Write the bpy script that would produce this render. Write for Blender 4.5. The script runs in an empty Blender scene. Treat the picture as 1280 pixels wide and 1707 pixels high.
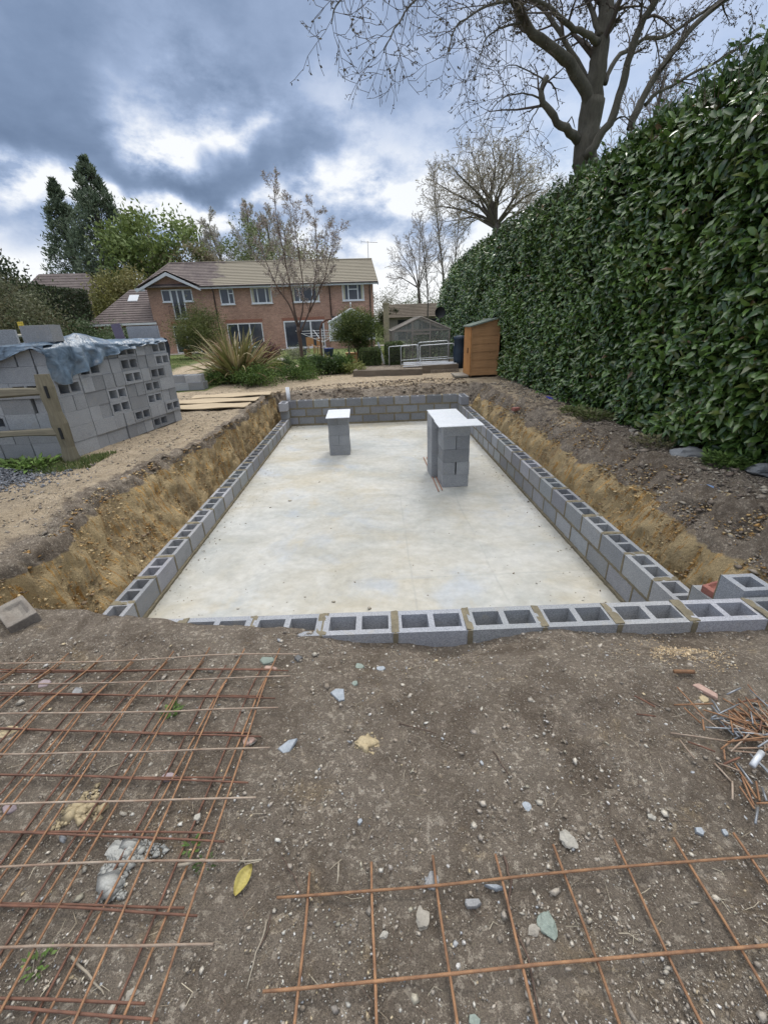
import bpy, bmesh, math, random
import numpy as np
from mathutils import Vector, Matrix, Euler
R = math.radians
scene = bpy.context.scene
COL = scene.collection
random.seed(7)
rng = np.random.default_rng(11)

# ------------------------------------------------------------------ camera
F_PX, PITCH, ROLL, YAW = 715.0, R(23.8), R(-2.2), R(0.80)
CAM = np.array([0.0, 0.0, 1.70])
_fw = np.array([math.sin(YAW)*math.cos(PITCH), math.cos(YAW)*math.cos(PITCH), -math.sin(PITCH)])
_r0 = np.array([math.cos(YAW), -math.sin(YAW), 0.0]); _u0 = np.cross(_r0, _fw)
cr, sr = math.cos(ROLL), math.sin(ROLL)
_right = _r0*cr + _u0*sr*1.0
_up = _u0*cr - _r0*sr*1.0
cd = bpy.data.cameras.new("camera"); cam = bpy.data.objects.new("camera", cd); COL.objects.link(cam)
m = Matrix(((_right[0], _up[0], -_fw[0], CAM[0]), (_right[1], _up[1], -_fw[1], CAM[1]), (_right[2], _up[2], -_fw[2], CAM[2]), (0, 0, 0, 1)))
cam.matrix_world = m
cd.sensor_fit = 'VERTICAL'; cd.sensor_height = 24.0; cd.lens = F_PX*24.0/1707.0
cd.clip_start = 0.05; cd.clip_end = 3000
scene.camera = cam

def ray(px, py):
    dx, dy = px-640.0, py-853.5
    x = dx*cr + dy*sr; y = -dx*sr + dy*cr
    return _fw*F_PX + _r0*x - _u0*y
def atz(px, py, z=0.0):
    d = ray(px, py); t = (z-CAM[2])/d[2]; return CAM+d*t
def atY(px, py, Y):
    d = ray(px, py); return CAM+d*((Y-CAM[1])/d[1])

# ------------------------------------------------------------------ world and sun
SUN_EL, SUN_AZ = R(52), R(20)      # azimuth measured from +Y towards +X
w = bpy.data.worlds.new("World"); scene.world = w; w.use_nodes = True
nt = w.node_tree; nt.nodes.clear()
def N(t, typ, **k):
    n = t.nodes.new(typ)
    for a, b in k.items(): setattr(n, a, b)
    return n
def ramp(t, pts, interp='LINEAR'):
    n = t.nodes.new('ShaderNodeValToRGB'); cr_ = n.color_ramp; cr_.interpolation = interp
    while len(cr_.elements) < len(pts): cr_.elements.new(0.5)
    for e, (p, c) in zip(cr_.elements, pts):
        e.position = p; e.color = (c, c, c, 1) if not hasattr(c, '__len__') else (*c[:3], 1)
    return n
def math_n(t, op, a, b=None, clamp=False, c=None):
    n = t.nodes.new('ShaderNodeMath'); n.operation = op; n.use_clamp = clamp
    for i, v in enumerate((a, b, c)):
        if v is None: continue
        if isinstance(v, (int, float)): n.inputs[i].default_value = v
        else: t.links.new(v, n.inputs[i])
    return n.outputs[0]
def mixc(t, fac, a, b, mode='MIX'):
    n = t.nodes.new('ShaderNodeMix'); n.data_type = 'RGBA'; n.blend_type = mode
    for s, v in ((n.inputs[0], fac), (n.inputs[6], a), (n.inputs[7], b)):
        if isinstance(v, (int, float)): s.default_value = v
        elif isinstance(v, tuple): s.default_value = (*v[:3], 1)
        else: t.links.new(v, s)
    return n.outputs[2]
def noise(t, vec, scale, detail=5, rough=0.55, dist=0.0):
    n = t.nodes.new('ShaderNodeTexNoise'); n.inputs['Scale'].default_value = scale
    n.inputs['Detail'].default_value = detail; n.inputs['Roughness'].default_value = rough
    n.inputs['Distortion'].default_value = dist
    if vec is not None: t.links.new(vec, n.inputs['Vector'])
    return n.outputs['Fac']
def mapping(t, vec, scale=(1, 1, 1), loc=(0, 0, 0), rot=(0, 0, 0)):
    n = t.nodes.new('ShaderNodeMapping'); t.links.new(vec, n.inputs['Vector'])
    n.inputs['Scale'].default_value = scale; n.inputs['Location'].default_value = loc; n.inputs['Rotation'].default_value = rot
    return n.outputs[0]

def build_world():
    tc = N(nt, 'ShaderNodeTexCoord'); G = tc.outputs['Generated']
    sky = N(nt, 'ShaderNodeTexSky'); sky.sky_type = 'NISHITA'; sky.sun_disc = False
    sky.sun_elevation = SUN_EL; sky.sun_rotation = SUN_AZ
    bg = N(nt, 'ShaderNodeBackground'); bg.inputs['Strength'].default_value = 0.11
    nt.links.new(sky.outputs[0], bg.inputs['Color'])
    sep = N(nt, 'ShaderNodeSeparateXYZ'); nt.links.new(G, sep.inputs[0])
    X, Y, Z = sep.outputs
    # cloud deck coordinates: the direction carried up to a layer overhead
    zz = math_n(nt, 'ADD', math_n(nt, 'MAXIMUM', Z, 0.0), 0.22)
    u = math_n(nt, 'DIVIDE', X, zz); v = math_n(nt, 'DIVIDE', Y, zz)
    cmb = N(nt, 'ShaderNodeCombineXYZ'); nt.links.new(u, cmb.inputs[0]); nt.links.new(v, cmb.inputs[1]); cmb.inputs[2].default_value = 3.7
    P = cmb.outputs[0]
    warp = N(nt, 'ShaderNodeTexNoise'); warp.inputs['Scale'].default_value = 1.4; warp.inputs['Detail'].default_value = 6; nt.links.new(P, warp.inputs['Vector'])
    wv = N(nt, 'ShaderNodeVectorMath', operation='SCALE'); nt.links.new(warp.outputs['Color'], wv.inputs[0]); wv.inputs['Scale'].default_value = 0.5
    PW = N(nt, 'ShaderNodeVectorMath', operation='ADD'); nt.links.new(P, PW.inputs[0]); nt.links.new(wv.outputs[0], PW.inputs[1]); PW = PW.outputs[0]
    n1 = noise(nt, PW, 0.85, 9, 0.5)
    n2 = noise(nt, PW, 3.2, 8, 0.55)
    wn = noise(nt, mapping(nt, G, (1, 1, 1.6)), 5.0, 8, 0.58)        # ragged edges for the breaks in the cloud
    # breaks: lobes round given directions, edges torn by the noise
    GW = N(nt, 'ShaderNodeVectorMath', operation='ADD'); nt.links.new(G, GW.inputs[0])
    wc = N(nt, 'ShaderNodeTexNoise'); wc.inputs['Scale'].default_value = 4.5; wc.inputs['Detail'].default_value = 7; nt.links.new(G, wc.inputs['Vector'])
    ws = N(nt, 'ShaderNodeVectorMath', operation='MULTIPLY_ADD'); nt.links.new(wc.outputs['Color'], ws.inputs[0]); ws.inputs[1].default_value = (0.22,)*3; ws.inputs[2].default_value = (-0.11,)*3
    nt.links.new(ws.outputs[0], GW.inputs[1])
    def lobe(px, py, sx, sz, k=1.0):
        d = ray(px, py); d = d/np.linalg.norm(d)
        az = math.atan2(d[0], d[1]); el = math.asin(d[2])
        s = N(nt, 'ShaderNodeSeparateXYZ'); nt.links.new(GW.outputs[0], s.inputs[0])
        a = math_n(nt, 'ARCTAN2', s.outputs[0], s.outputs[1])
        da = math_n(nt, 'DIVIDE', math_n(nt, 'SUBTRACT', a, az), sx)
        de = math_n(nt, 'DIVIDE', math_n(nt, 'SUBTRACT', s.outputs[2], math.sin(el)), sz)
        q = math_n(nt, 'ADD', math_n(nt, 'MULTIPLY', da, da), math_n(nt, 'MULTIPLY', de, de))
        e = math_n(nt, 'EXPONENT', math_n(nt, 'MULTIPLY', q, -1.0))
        return math_n(nt, 'MULTIPLY', e, k)
    base = math_n(nt, 'ADD', math_n(nt, 'ADD', math_n(nt, 'MULTIPLY', n1, 0.50), math_n(nt, 'MULTIPLY', n2, 0.26)), 0.0)
    tot = base
    pos = None; neg = None
    for L in LOBES:
        q = lobe(*L)
        if L[4] > 0: pos = q if pos is None else math_n(nt, 'ADD', pos, q)
        else: neg = q if neg is None else math_n(nt, 'ADD', neg, q)
    rg = ramp(nt, [(.36, .30), (.60, 1.45)]); nt.links.new(noise(nt, mapping(nt, G, (1, 1, 1.9), (3, 1, 2)), 8.5, 9, 0.6), rg.inputs[0])
    tot = math_n(nt, 'ADD', math_n(nt, 'ADD', tot, math_n(nt, 'MULTIPLY', pos, rg.outputs[0])), neg)
    tot = math_n(nt, 'ADD', tot, 0.06)
    tot = math_n(nt, 'ADD', tot, math_n(nt, 'MULTIPLY', math_n(nt, 'SUBTRACT', wn, 0.5), 0.42))
    hz = math_n(nt, 'EXPONENT', math_n(nt, 'MULTIPLY', math_n(nt, 'MAXIMUM', Z, 0.0), -11.0)); tot = math_n(nt, 'ADD', tot, math_n(nt, 'MULTIPLY', hz, .46))
    rp = ramp(nt, [(0.20, (.135, .195, .315)), (0.37, (.22, .30, .455)), (0.56, (.37, .47, .67)), (0.74, (.62, .70, .86)), (1.0, (1.0, 1.02, 1.05))])
    nt.links.new(tot, rp.inputs[0])
    # the deck is thin and bright overhead and behind, where the sun stands behind it
    up = N(nt, 'ShaderNodeMapRange'); up.interpolation_type = 'SMOOTHSTEP'; nt.links.new(Z, up.inputs[0])
    up.inputs[1].default_value = 0.58; up.inputs[2].default_value = 0.88; up.inputs[3].default_value = 0; up.inputs[4].default_value = 1
    bk = N(nt, 'ShaderNodeMapRange'); bk.interpolation_type = 'SMOOTHSTEP'; nt.links.new(Y, bk.inputs[0])
    bk.inputs[1].default_value = 0.15; bk.inputs[2].default_value = -0.4; bk.inputs[3].default_value = 0; bk.inputs[4].default_value = 1
    br = math_n(nt, 'MAXIMUM', up.outputs[0], math_n(nt, 'MULTIPLY', bk.outputs[0], 0.06))
    colr = mixc(nt, math_n(nt, 'MULTIPLY', br, 1.0), rp.outputs[0], WBRIGHT)
    em = N(nt, 'ShaderNodeBackground'); nt.links.new(colr, em.inputs['Color']); em.inputs['Strength'].default_value = 1.0
    # blue air shows only where the deck is open (upper right)
    hole = math_n(nt, 'ADD', lobe(1120, 110, 0.26, 0.15, 0.85), 0.06, clamp=True)
    ms = N(nt, 'ShaderNodeMixShader'); nt.links.new(hole, ms.inputs[0]); nt.links.new(em.outputs[0], ms.inputs[1]); nt.links.new(bg.outputs[0], ms.inputs[2])
    out = N(nt, 'ShaderNodeOutputWorld'); nt.links.new(ms.outputs[0], out.inputs[0])
WBRIGHT = (2.55, 2.55, 2.55)
LOBES = [  # px, py, width, height, strength
    (222, 200, .06, .040, .26), (262, 238, .06, .028, .40), (385, 232, .08, .018, .36), (330, 200, .12, .03, .12), (300, 190, .15, .06, .10),
    (20, 300, .07, .03, .14), (30, 440, .25, .055, .40), (210, 338, .22, .020, .46), (420, 350, .22, .022, .34),
    (520, 325, .10, .022, .30), (640, 300, .12, .030, .46), (700, 285, .06, .03, .20), (610, 408, .16, .016, .30), (690, 470, .34, .07, .44), (600, 400, .3, .03, .16), (740, 300, .16, .06, .18), (130, 330, .2, .02, .3),
    (310, 80, .10, .07, .12), (560, 190, .12, .05, .13), (640, 215, .1, .04, .10), (880, 330, .22, .10, .20), (950, 160, .35, .2, .12),
    (1200, 80, .30, .2, .24),
    (330, 290, .34, .030, -.14), (60, 60, .30, .16, -.10), (400, 130, .12, .06, -.06), (600, 355, .15, .024, -.20), (60, 210, .2, .08, -.10), (480, 225, .10, .06, -.10), (660, 90, .25, .12, -.04)]
build_world()
sd = bpy.data.lights.new("sun", 'SUN'); sd.energy = 1.35; sd.angle = R(14); sd.color = (1.0, .965, .91)
so = bpy.data.objects.new("sun", sd); COL.objects.link(so)
sdir = Vector((math.sin(SUN_AZ)*math.cos(SUN_EL), math.cos(SUN_AZ)*math.cos(SUN_EL), math.sin(SUN_EL)))
so.rotation_euler = sdir.to_track_quat('Z', 'Y').to_euler(); so.location = sdir*50
scene.view_settings.view_transform = 'Standard'; scene.view_settings.look = 'None'
scene.view_settings.exposure = 0.0; scene.view_settings.gamma = 1.0; scene.view_settings.use_curve_mapping = False
scene.render.engine = 'CYCLES'

# ------------------------------------------------------------------ mesh helpers
def tag(o, label=None, cat=None, group=None, kind=None):
    if label: o['label'] = label
    if cat: o['category'] = cat
    if group: o['group'] = group
    if kind: o['kind'] = kind
    return o
def empty(name, loc=(0, 0, 0), rz=0.0, **k):
    o = bpy.data.objects.new(name, None); COL.objects.link(o); o.location = loc; o.rotation_euler = (0, 0, rz); o.empty_display_size = .2
    return tag(o, **k)
class MB:
    def __init__(s): s.v = []; s.f = []; s.c = []
    def add(s, vs, fs, col=None):
        b = len(s.v); s.v += [tuple(p) for p in vs]; s.f += [tuple(b+i for i in f) for f in fs]; s.c += [col]*len(fs)
    def box(s, x0, x1, y0, y1, z0, z1, M=None, col=None, taper=0.0):
        vs = [(x0, y0, z0), (x1, y0, z0), (x1, y1, z0), (x0, y1, z0), (x0+taper, y0+taper, z1), (x1-taper, y0+taper, z1), (x1-taper, y1-taper, z1), (x0+taper, y1-taper, z1)]
        if M is not None: vs = [M @ Vector(p) for p in vs]
        s.add(vs, [(0, 3, 2, 1), (4, 5, 6, 7), (0, 1, 5, 4), (1, 2, 6, 5), (2, 3, 7, 6), (3, 0, 4, 7)], col)
    def tube(s, pts, rad, n=8, col=None, caps=True):
        pts = [Vector(p) for p in pts]; k = len(pts)
        if not hasattr(rad, '__len__'): rad = [rad]*k
        vs = []; up = None
        for i, p in enumerate(pts):
            t = (pts[min(i+1, k-1)]-pts[max(i-1, 0)])
            if t.length < 1e-9: t = Vector((0, 0, 1))
            t.normalize()
            if up is None: up = Vector((0, 0, 1)) if abs(t.z) < .9 else Vector((1, 0, 0))
            a = t.cross(up)
            if a.length < 1e-6: a = t.orthogonal()
            a.normalize(); b = t.cross(a); up = -b if False else a.cross(t)
            for j in range(n):
                an = 2*math.pi*j/n; vs.append(p+(a*math.cos(an)+b*math.sin(an))*rad[i])
        fs = []
        for i in range(k-1):
            for j in range(n):
                j2 = (j+1) % n; fs.append((i*n+j, (i+1)*n+j, (i+1)*n+j2, i*n+j2))
        if caps: fs.append(tuple(range(n))); fs.append(tuple((k-1)*n+j for j in reversed(range(n))))
        s.add(vs, fs, col)
    def lathe(s, prof, n=20, loc=(0, 0, 0), col=None):
        vs = []; fs = []
        for r, z in prof:
            for j in range(n):
                a = 2*math.pi*j/n; vs.append((loc[0]+r*math.cos(a), loc[1]+r*math.sin(a), loc[2]+z))
        for i in range(len(prof)-1):
            for j in range(n):
                j2 = (j+1) % n; fs.append((i*n+j, i*n+j2, (i+1)*n+j2, (i+1)*n+j))
        s.add(vs, fs, col)
    def build(s, name, mat, parent=None, smooth=False, bevel=0.0, **k):
        me = bpy.data.meshes.new(name); me.from_pydata(s.v, [], s.f); me.update()
        if any(c is not None for c in s.c):
            at = me.attributes.new('tint', 'FLOAT_COLOR', 'FACE')
            a = np.ones((len(s.f), 4), np.float32)
            for i, c in enumerate(s.c):
                if c is not None: a[i, :3] = c
            at.data.foreach_set('color', a.ravel())
        o = bpy.data.objects.new(name, me); COL.objects.link(o)
        if mat: me.materials.append(mat)
        if smooth: me.polygons.foreach_set('use_smooth', [True]*len(me.polygons))
        if parent: o.parent = parent
        if bevel:
            b = o.modifiers.new('bevel', 'BEVEL'); b.width = bevel; b.segments = 2; b.limit_method = 'ANGLE'
        return tag(o, **k)
def np_mesh(name, V, Fc, mat, parent=None, col=None, smooth=False, vcol=None, **k):
    V = np.asarray(V, np.float32); Fc = np.asarray(Fc, np.int32); nf, kk = Fc.shape
    me = bpy.data.meshes.new(name)
    me.vertices.add(len(V)); me.vertices.foreach_set('co', V.ravel())
    me.loops.add(nf*kk); me.loops.foreach_set('vertex_index', Fc.ravel())
    me.polygons.add(nf); me.polygons.foreach_set('loop_start', np.arange(nf, dtype=np.int32)*kk); me.polygons.foreach_set('loop_total', np.full(nf, kk, np.int32))
    me.update(calc_edges=True)
    if col is not None:
        a = np.ones((nf, 4), np.float32); a[:, :3] = col
        me.attributes.new('tint', 'FLOAT_COLOR', 'FACE').data.foreach_set('color', a.ravel())
    if vcol is not None:
        for nm, arr in vcol.items():
            a = np.ones((len(V), 4), np.float32); a[:, :arr.shape[1]] = arr
            me.attributes.new(nm, 'FLOAT_COLOR', 'POINT').data.foreach_set('color', a.ravel())
    if smooth: me.polygons.foreach_set('use_smooth', np.ones(nf, bool))
    o = bpy.data.objects.new(name, me); COL.objects.link(o); me.materials.append(mat)
    if parent: o.parent = parent
    return tag(o, **k)

# numpy gradient-free value noise
def _h(ix, iy, iz, s):
    n = (ix*374761393 + iy*668265263 + iz*2147483647 + s*974634777) & 0xFFFFFFFF
    n = ((n ^ (n >> 13))*1274126177) & 0xFFFFFFFF
    n = (n ^ (n >> 16)) & 0xFFFFFFFF
    return n/4294967295.0
def vn(x, y, z=0.0, s=0):
    x = np.asarray(x, float); y = np.asarray(y, float); z = np.zeros_like(x)+z
    ix, iy, iz = np.floor(x).astype(np.int64), np.floor(y).astype(np.int64), np.floor(z).astype(np.int64)
    fx, fy, fz = x-ix, y-iy, z-iz
    fx, fy, fz = [f*f*(3-2*f) for f in (fx, fy, fz)]
    def L(a, b, t): return a+(b-a)*t
    c = [[[_h(ix+i, iy+j, iz+k, s) for k in (0, 1)] for j in (0, 1)] for i in (0, 1)]
    return L(L(L(c[0][0][0], c[1][0][0], fx), L(c[0][1][0], c[1][1][0], fx), fy), L(L(c[0][0][1], c[1][0][1], fx), L(c[0][1][1], c[1][1][1], fx), fy), fz)*2-1
def fbm(x, y, z=0.0, o=4, s=0, g=.5):
    t = 0; a = 1.0; n = 0
    x = np.asarray(x, float); y = np.asarray(y, float); z = np.zeros_like(x)+z
    for i in range(o):
        t = t+a*vn(x, y, z, s+i*17); n += a; a *= g; x, y, z = x*2.03+5.1, y*2.03+1.7, z*2.03+2.9
    return t/n
# ------------------------------------------------------------------ materials
def new_mat(name):
    m = bpy.data.materials.new(name); m.use_nodes = True; t = m.node_tree; t.nodes.clear()
    b = t.nodes.new('ShaderNodeBsdfPrincipled'); o = t.nodes.new('ShaderNodeOutputMaterial'); t.links.new(b.outputs[0], o.inputs[0])
    b.inputs['Specular IOR Level'].default_value = 0.3
    return m, t, b
def setv(t, sock, v):
    if isinstance(v, (int, float)): sock.default_value = v
    elif isinstance(v, tuple): sock.default_value = (*v[:3], 1)
    else: t.links.new(v, sock)
def bump(t, b, h, strength=.4, dist=.01, normal=None):
    n = t.nodes.new('ShaderNodeBump'); n.inputs['Strength'].default_value = strength; n.inputs['Distance'].default_value = dist
    t.links.new(h, n.inputs['Height'])
    if normal is not None: t.links.new(normal, n.inputs['Normal'])
    t.links.new(n.outputs[0], b.inputs['Normal']); return n.outputs[0]
def objvec(t): return N(t, 'ShaderNodeTexCoord').outputs['Object']
def worldvec(t): return N(t, 'ShaderNodeNewGeometry').outputs['Position']
def simple(name, c1, c2=None, scale=8.0, rough=.8, bs=0.3, bd=.005, spec=.3, metal=0.0, fine=60.0, world=False, rand=0.0, detail=6, stretch=(1, 1, 1)):
    m, t, b = new_mat(name); vec = worldvec(t) if world else objvec(t)
    vec = mapping(t, vec, stretch)
    c2 = c2 or tuple(x*.7 for x in c1)
    f = ramp(t, [(.32, 0.0), (.68, 1.0)]); t.links.new(noise(t, vec, scale, detail, .6), f.inputs[0])
    c = mixc(t, f.outputs[0], c1, c2)
    fn = noise(t, vec, fine, 4, .7)
    fr = ramp(t, [(.25, .72), (.75, 1.2)]); t.links.new(fn, fr.inputs[0])
    c = mixc(t, 1.0, c, fr.outputs[0], 'MULTIPLY')
    if rand:
        oi = N(t, 'ShaderNodeObjectInfo'); rr = N(t, 'ShaderNodeMapRange'); t.links.new(oi.outputs['Random'], rr.inputs[0])
        rr.inputs[3].default_value = 1-rand; rr.inputs[4].default_value = 1+rand
        c = mixc(t, 1.0, c, rr.outputs[0], 'MULTIPLY')
    setv(t, b.inputs['Base Color'], c); b.inputs['Roughness'].default_value = rough; b.inputs['Specular IOR Level'].default_value = spec; b.inputs['Metallic'].default_value = metal
    if bs: bump(t, b, fn, bs, bd)
    return m
def tinted(name, rough=.7, spec=.3, mul=(1, 1, 1), var=.25, scale=30, trans=0.0, bs=0.0, bd=.003):
    """colour comes from the per-face 'tint' attribute with a little noise"""
    m, t, b = new_mat(name)
    a = N(t, 'ShaderNodeAttribute'); a.attribute_name = 'tint'
    f = noise(t, worldvec(t), scale, 4, .6); fr = ramp(t, [(.25, 1-var), (.75, 1+var)]); t.links.new(f, fr.inputs[0])
    c = mixc(t, 1.0, a.outputs['Color'], fr.outputs[0], 'MULTIPLY'); c = mixc(t, 1.0, c, tuple(mul), 'MULTIPLY')
    setv(t, b.inputs['Base Color'], c); b.inputs['Roughness'].default_value = rough; b.inputs['Specular IOR Level'].default_value = spec
    if trans:
        tr = N(t, 'ShaderNodeBsdfTranslucent'); t.links.new(c, tr.inputs[0]); mx = N(t, 'ShaderNodeMixShader'); mx.inputs[0].default_value = trans
        o = [n for n in t.nodes if n.type == 'OUTPUT_MATERIAL'][0]
        t.links.new(b.outputs[0], mx.inputs[1]); t.links.new(tr.outputs[0], mx.inputs[2]); t.links.new(mx.outputs[0], o.inputs[0])
    if bs: bump(t, b, f, bs, bd)
    return m

def block_mat():
    m, t, b = new_mat('concrete_block'); vec = objvec(t)
    oi = N(t, 'ShaderNodeObjectInfo')
    ad = N(t, 'ShaderNodeVectorMath', operation='ADD'); t.links.new(vec, ad.inputs[0]); t.links.new(oi.outputs['Random'], ad.inputs[1]); vec = ad.outputs[0]
    f1 = noise(t, vec, 5, 5, .6); f2 = noise(t, vec, 130, 3, .7); v = N(t, 'ShaderNodeTexVoronoi'); v.inputs['Scale'].default_value = 160; t.links.new(vec, v.inputs['Vector'])
    c = mixc(t, f1, (.285, .297, .312), (.395, .407, .42))
    r2 = ramp(t, [(.3, .62), (.7, 1.28)]); t.links.new(f2, r2.inputs[0]); c = mixc(t, 1.0, c, r2.outputs[0], 'MULTIPLY')
    pits = ramp(t, [(.06, .35), (.16, 1.0)]); t.links.new(v.outputs['Distance'], pits.inputs[0])
    c = mixc(t, .55, c, pits.outputs[0], 'MULTIPLY')
    rr = N(t, 'ShaderNodeMapRange'); t.links.new(oi.outputs['Random'], rr.inputs[0]); rr.inputs[3].default_value = .70; rr.inputs[4].default_value = 1.12
    c = mixc(t, 1.0, c, rr.outputs[0], 'MULTIPLY')
    sm = ramp(t, [(.58, 0.), (.72, .55)]); t.links.new(noise(t, mapping(t, worldvec(t), (1, 1, 1.6)), 6.5, 6, .7, .6), sm.inputs[0]); c = mixc(t, sm.outputs[0], c, (.36, .33, .27))
    sm = ramp(t, [(.60, 0.), (.75, .5)]); t.links.new(noise(t, mapping(t, worldvec(t), (1, 1, 1), (9, 2, 4)), 3.1, 6, .7, .6), sm.inputs[0]); c = mixc(t, sm.outputs[0], c, (.17, .17, .175))
    a = N(t, 'ShaderNodeAttribute'); a.attribute_name = 'tint'; a.attribute_type = 'GEOMETRY'
    c = mixc(t, 1.0, c, a.outputs['Color'], 'MULTIPLY')
    setv(t, b.inputs['Base Color'], c); b.inputs['Roughness'].default_value = .93
    h = math_n(t, 'ADD', f2, math_n(t, 'MULTIPLY', pits.outputs[0], .5)); bump(t, b, h, .7, .004)
    return m
def slab_mat():
    m, t, b = new_mat('screed'); vec = worldvec(t)
    w1 = noise(t, vec, .55, 6, .6, .6); w2 = noise(t, mapping(t, vec, (.8, 1.15, 1)), 1.3, 8, .68, .5); w3 = noise(t, vec, 9, 5, .7); w4 = noise(t, vec, 60, 4, .7)
    r1 = ramp(t, [(.34, 0.), (.62, 1.)]); t.links.new(w1, r1.inputs[0])
    c = mixc(t, r1.outputs[0], (.36, .375, .365), (.43, .395, .315))
    r2 = ramp(t, [(.40, 0.), (.66, 1.)]); t.links.new(w2, r2.inputs[0]); c = mixc(t, math_n(t, 'MULTIPLY', r2.outputs[0], .75), c, (.545, .54, .51))
    w5 = noise(t, mapping(t, vec, (1, 1, 1), (7, 3, 0)), 1.1, 6, .6, .5); r5 = ramp(t, [(.56, 0.), (.70, 1.)]); t.links.new(w5, r5.inputs[0]); c = mixc(t, math_n(t, 'MULTIPLY', r5.outputs[0], .5), c, (.38, .425, .49))
    w6 = noise(t, mapping(t, vec, (1, 1, 1), (1, 13, 0)), 1.9, 5, .6, .5); r6 = ramp(t, [(.60, 0.), (.75, 1.)]); t.links.new(w6, r6.inputs[0]); c = mixc(t, math_n(t, 'MULTIPLY', r6.outputs[0], .45), c, (.45, .37, .23))
    r3 = ramp(t, [(.3, .86), (.7, 1.08)]); t.links.new(w3, r3.inputs[0]); c = mixc(t, 1.0, c, r3.outputs[0], 'MULTIPLY')
    # trowel lap lines: thin, slightly crooked
    sp = N(t, 'ShaderNodeSeparateXYZ'); t.links.new(vec, sp.inputs[0])
    ln = None
    for ax, off, wob, lo, hi in ((1, 4.05, .06, -.4, 2.3), (1, 6.3, .05, -2.3, 1.0), (0, .35, .10, 2, 6.5), (0, 1.25, .12, 3, 6.6), (1, 9.6, .05, -2, 2), (1, 5.2, .05, -.5, 1.5)):
        p = math_n(t, 'ADD', sp.outputs[ax], math_n(t, 'MULTIPLY', math_n(t, 'SUBTRACT', w1, .5), wob*1.4))
        d = math_n(t, 'ABSOLUTE', math_n(t, 'SUBTRACT', p, off)); g = math_n(t, 'SUBTRACT', 1.0, math_n(t, 'DIVIDE', d, .018), clamp=True)
        q = sp.outputs[1-ax]; win = math_n(t, 'MULTIPLY', math_n(t, 'GREATER_THAN', q, lo), math_n(t, 'LESS_THAN', q, hi))
        g = math_n(t, 'MULTIPLY', g, win); ln = g if ln is None else math_n(t, 'MAXIMUM', ln, g)
    brk = ramp(t, [(.34, 0.), (.48, 1.)]); t.links.new(noise(t, vec, 2.5, 4, .6), brk.inputs[0])
    ln = math_n(t, 'MULTIPLY', ln, brk.outputs[0])
    c = mixc(t, math_n(t, 'MULTIPLY', ln, .32), c, (.30, .30, .285))
    # dust and mortar crumbs
    v = N(t, 'ShaderNodeTexVoronoi'); v.inputs['Scale'].default_value = 14; t.links.new(vec, v.inputs['Vector'])
    dots = ramp(t, [(.03, 1.), (.06, 0.)]); t.links.new(v.outputs['Distance'], dots.inputs[0]); c = mixc(t, math_n(t, 'MULTIPLY', dots.outputs[0], .35), c, (.3, .26, .2))
    setv(t, b.inputs['Base Color'], c); b.inputs['Roughness'].default_value = .62; b.inputs['Specular IOR Level'].default_value = .35
    bump(t, b, math_n(t, 'ADD', math_n(t, 'ADD', w3, math_n(t, 'MULTIPLY', w4, .3)), math_n(t, 'MULTIPLY', ln, -.6)), .18, .02)
    return m
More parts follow.
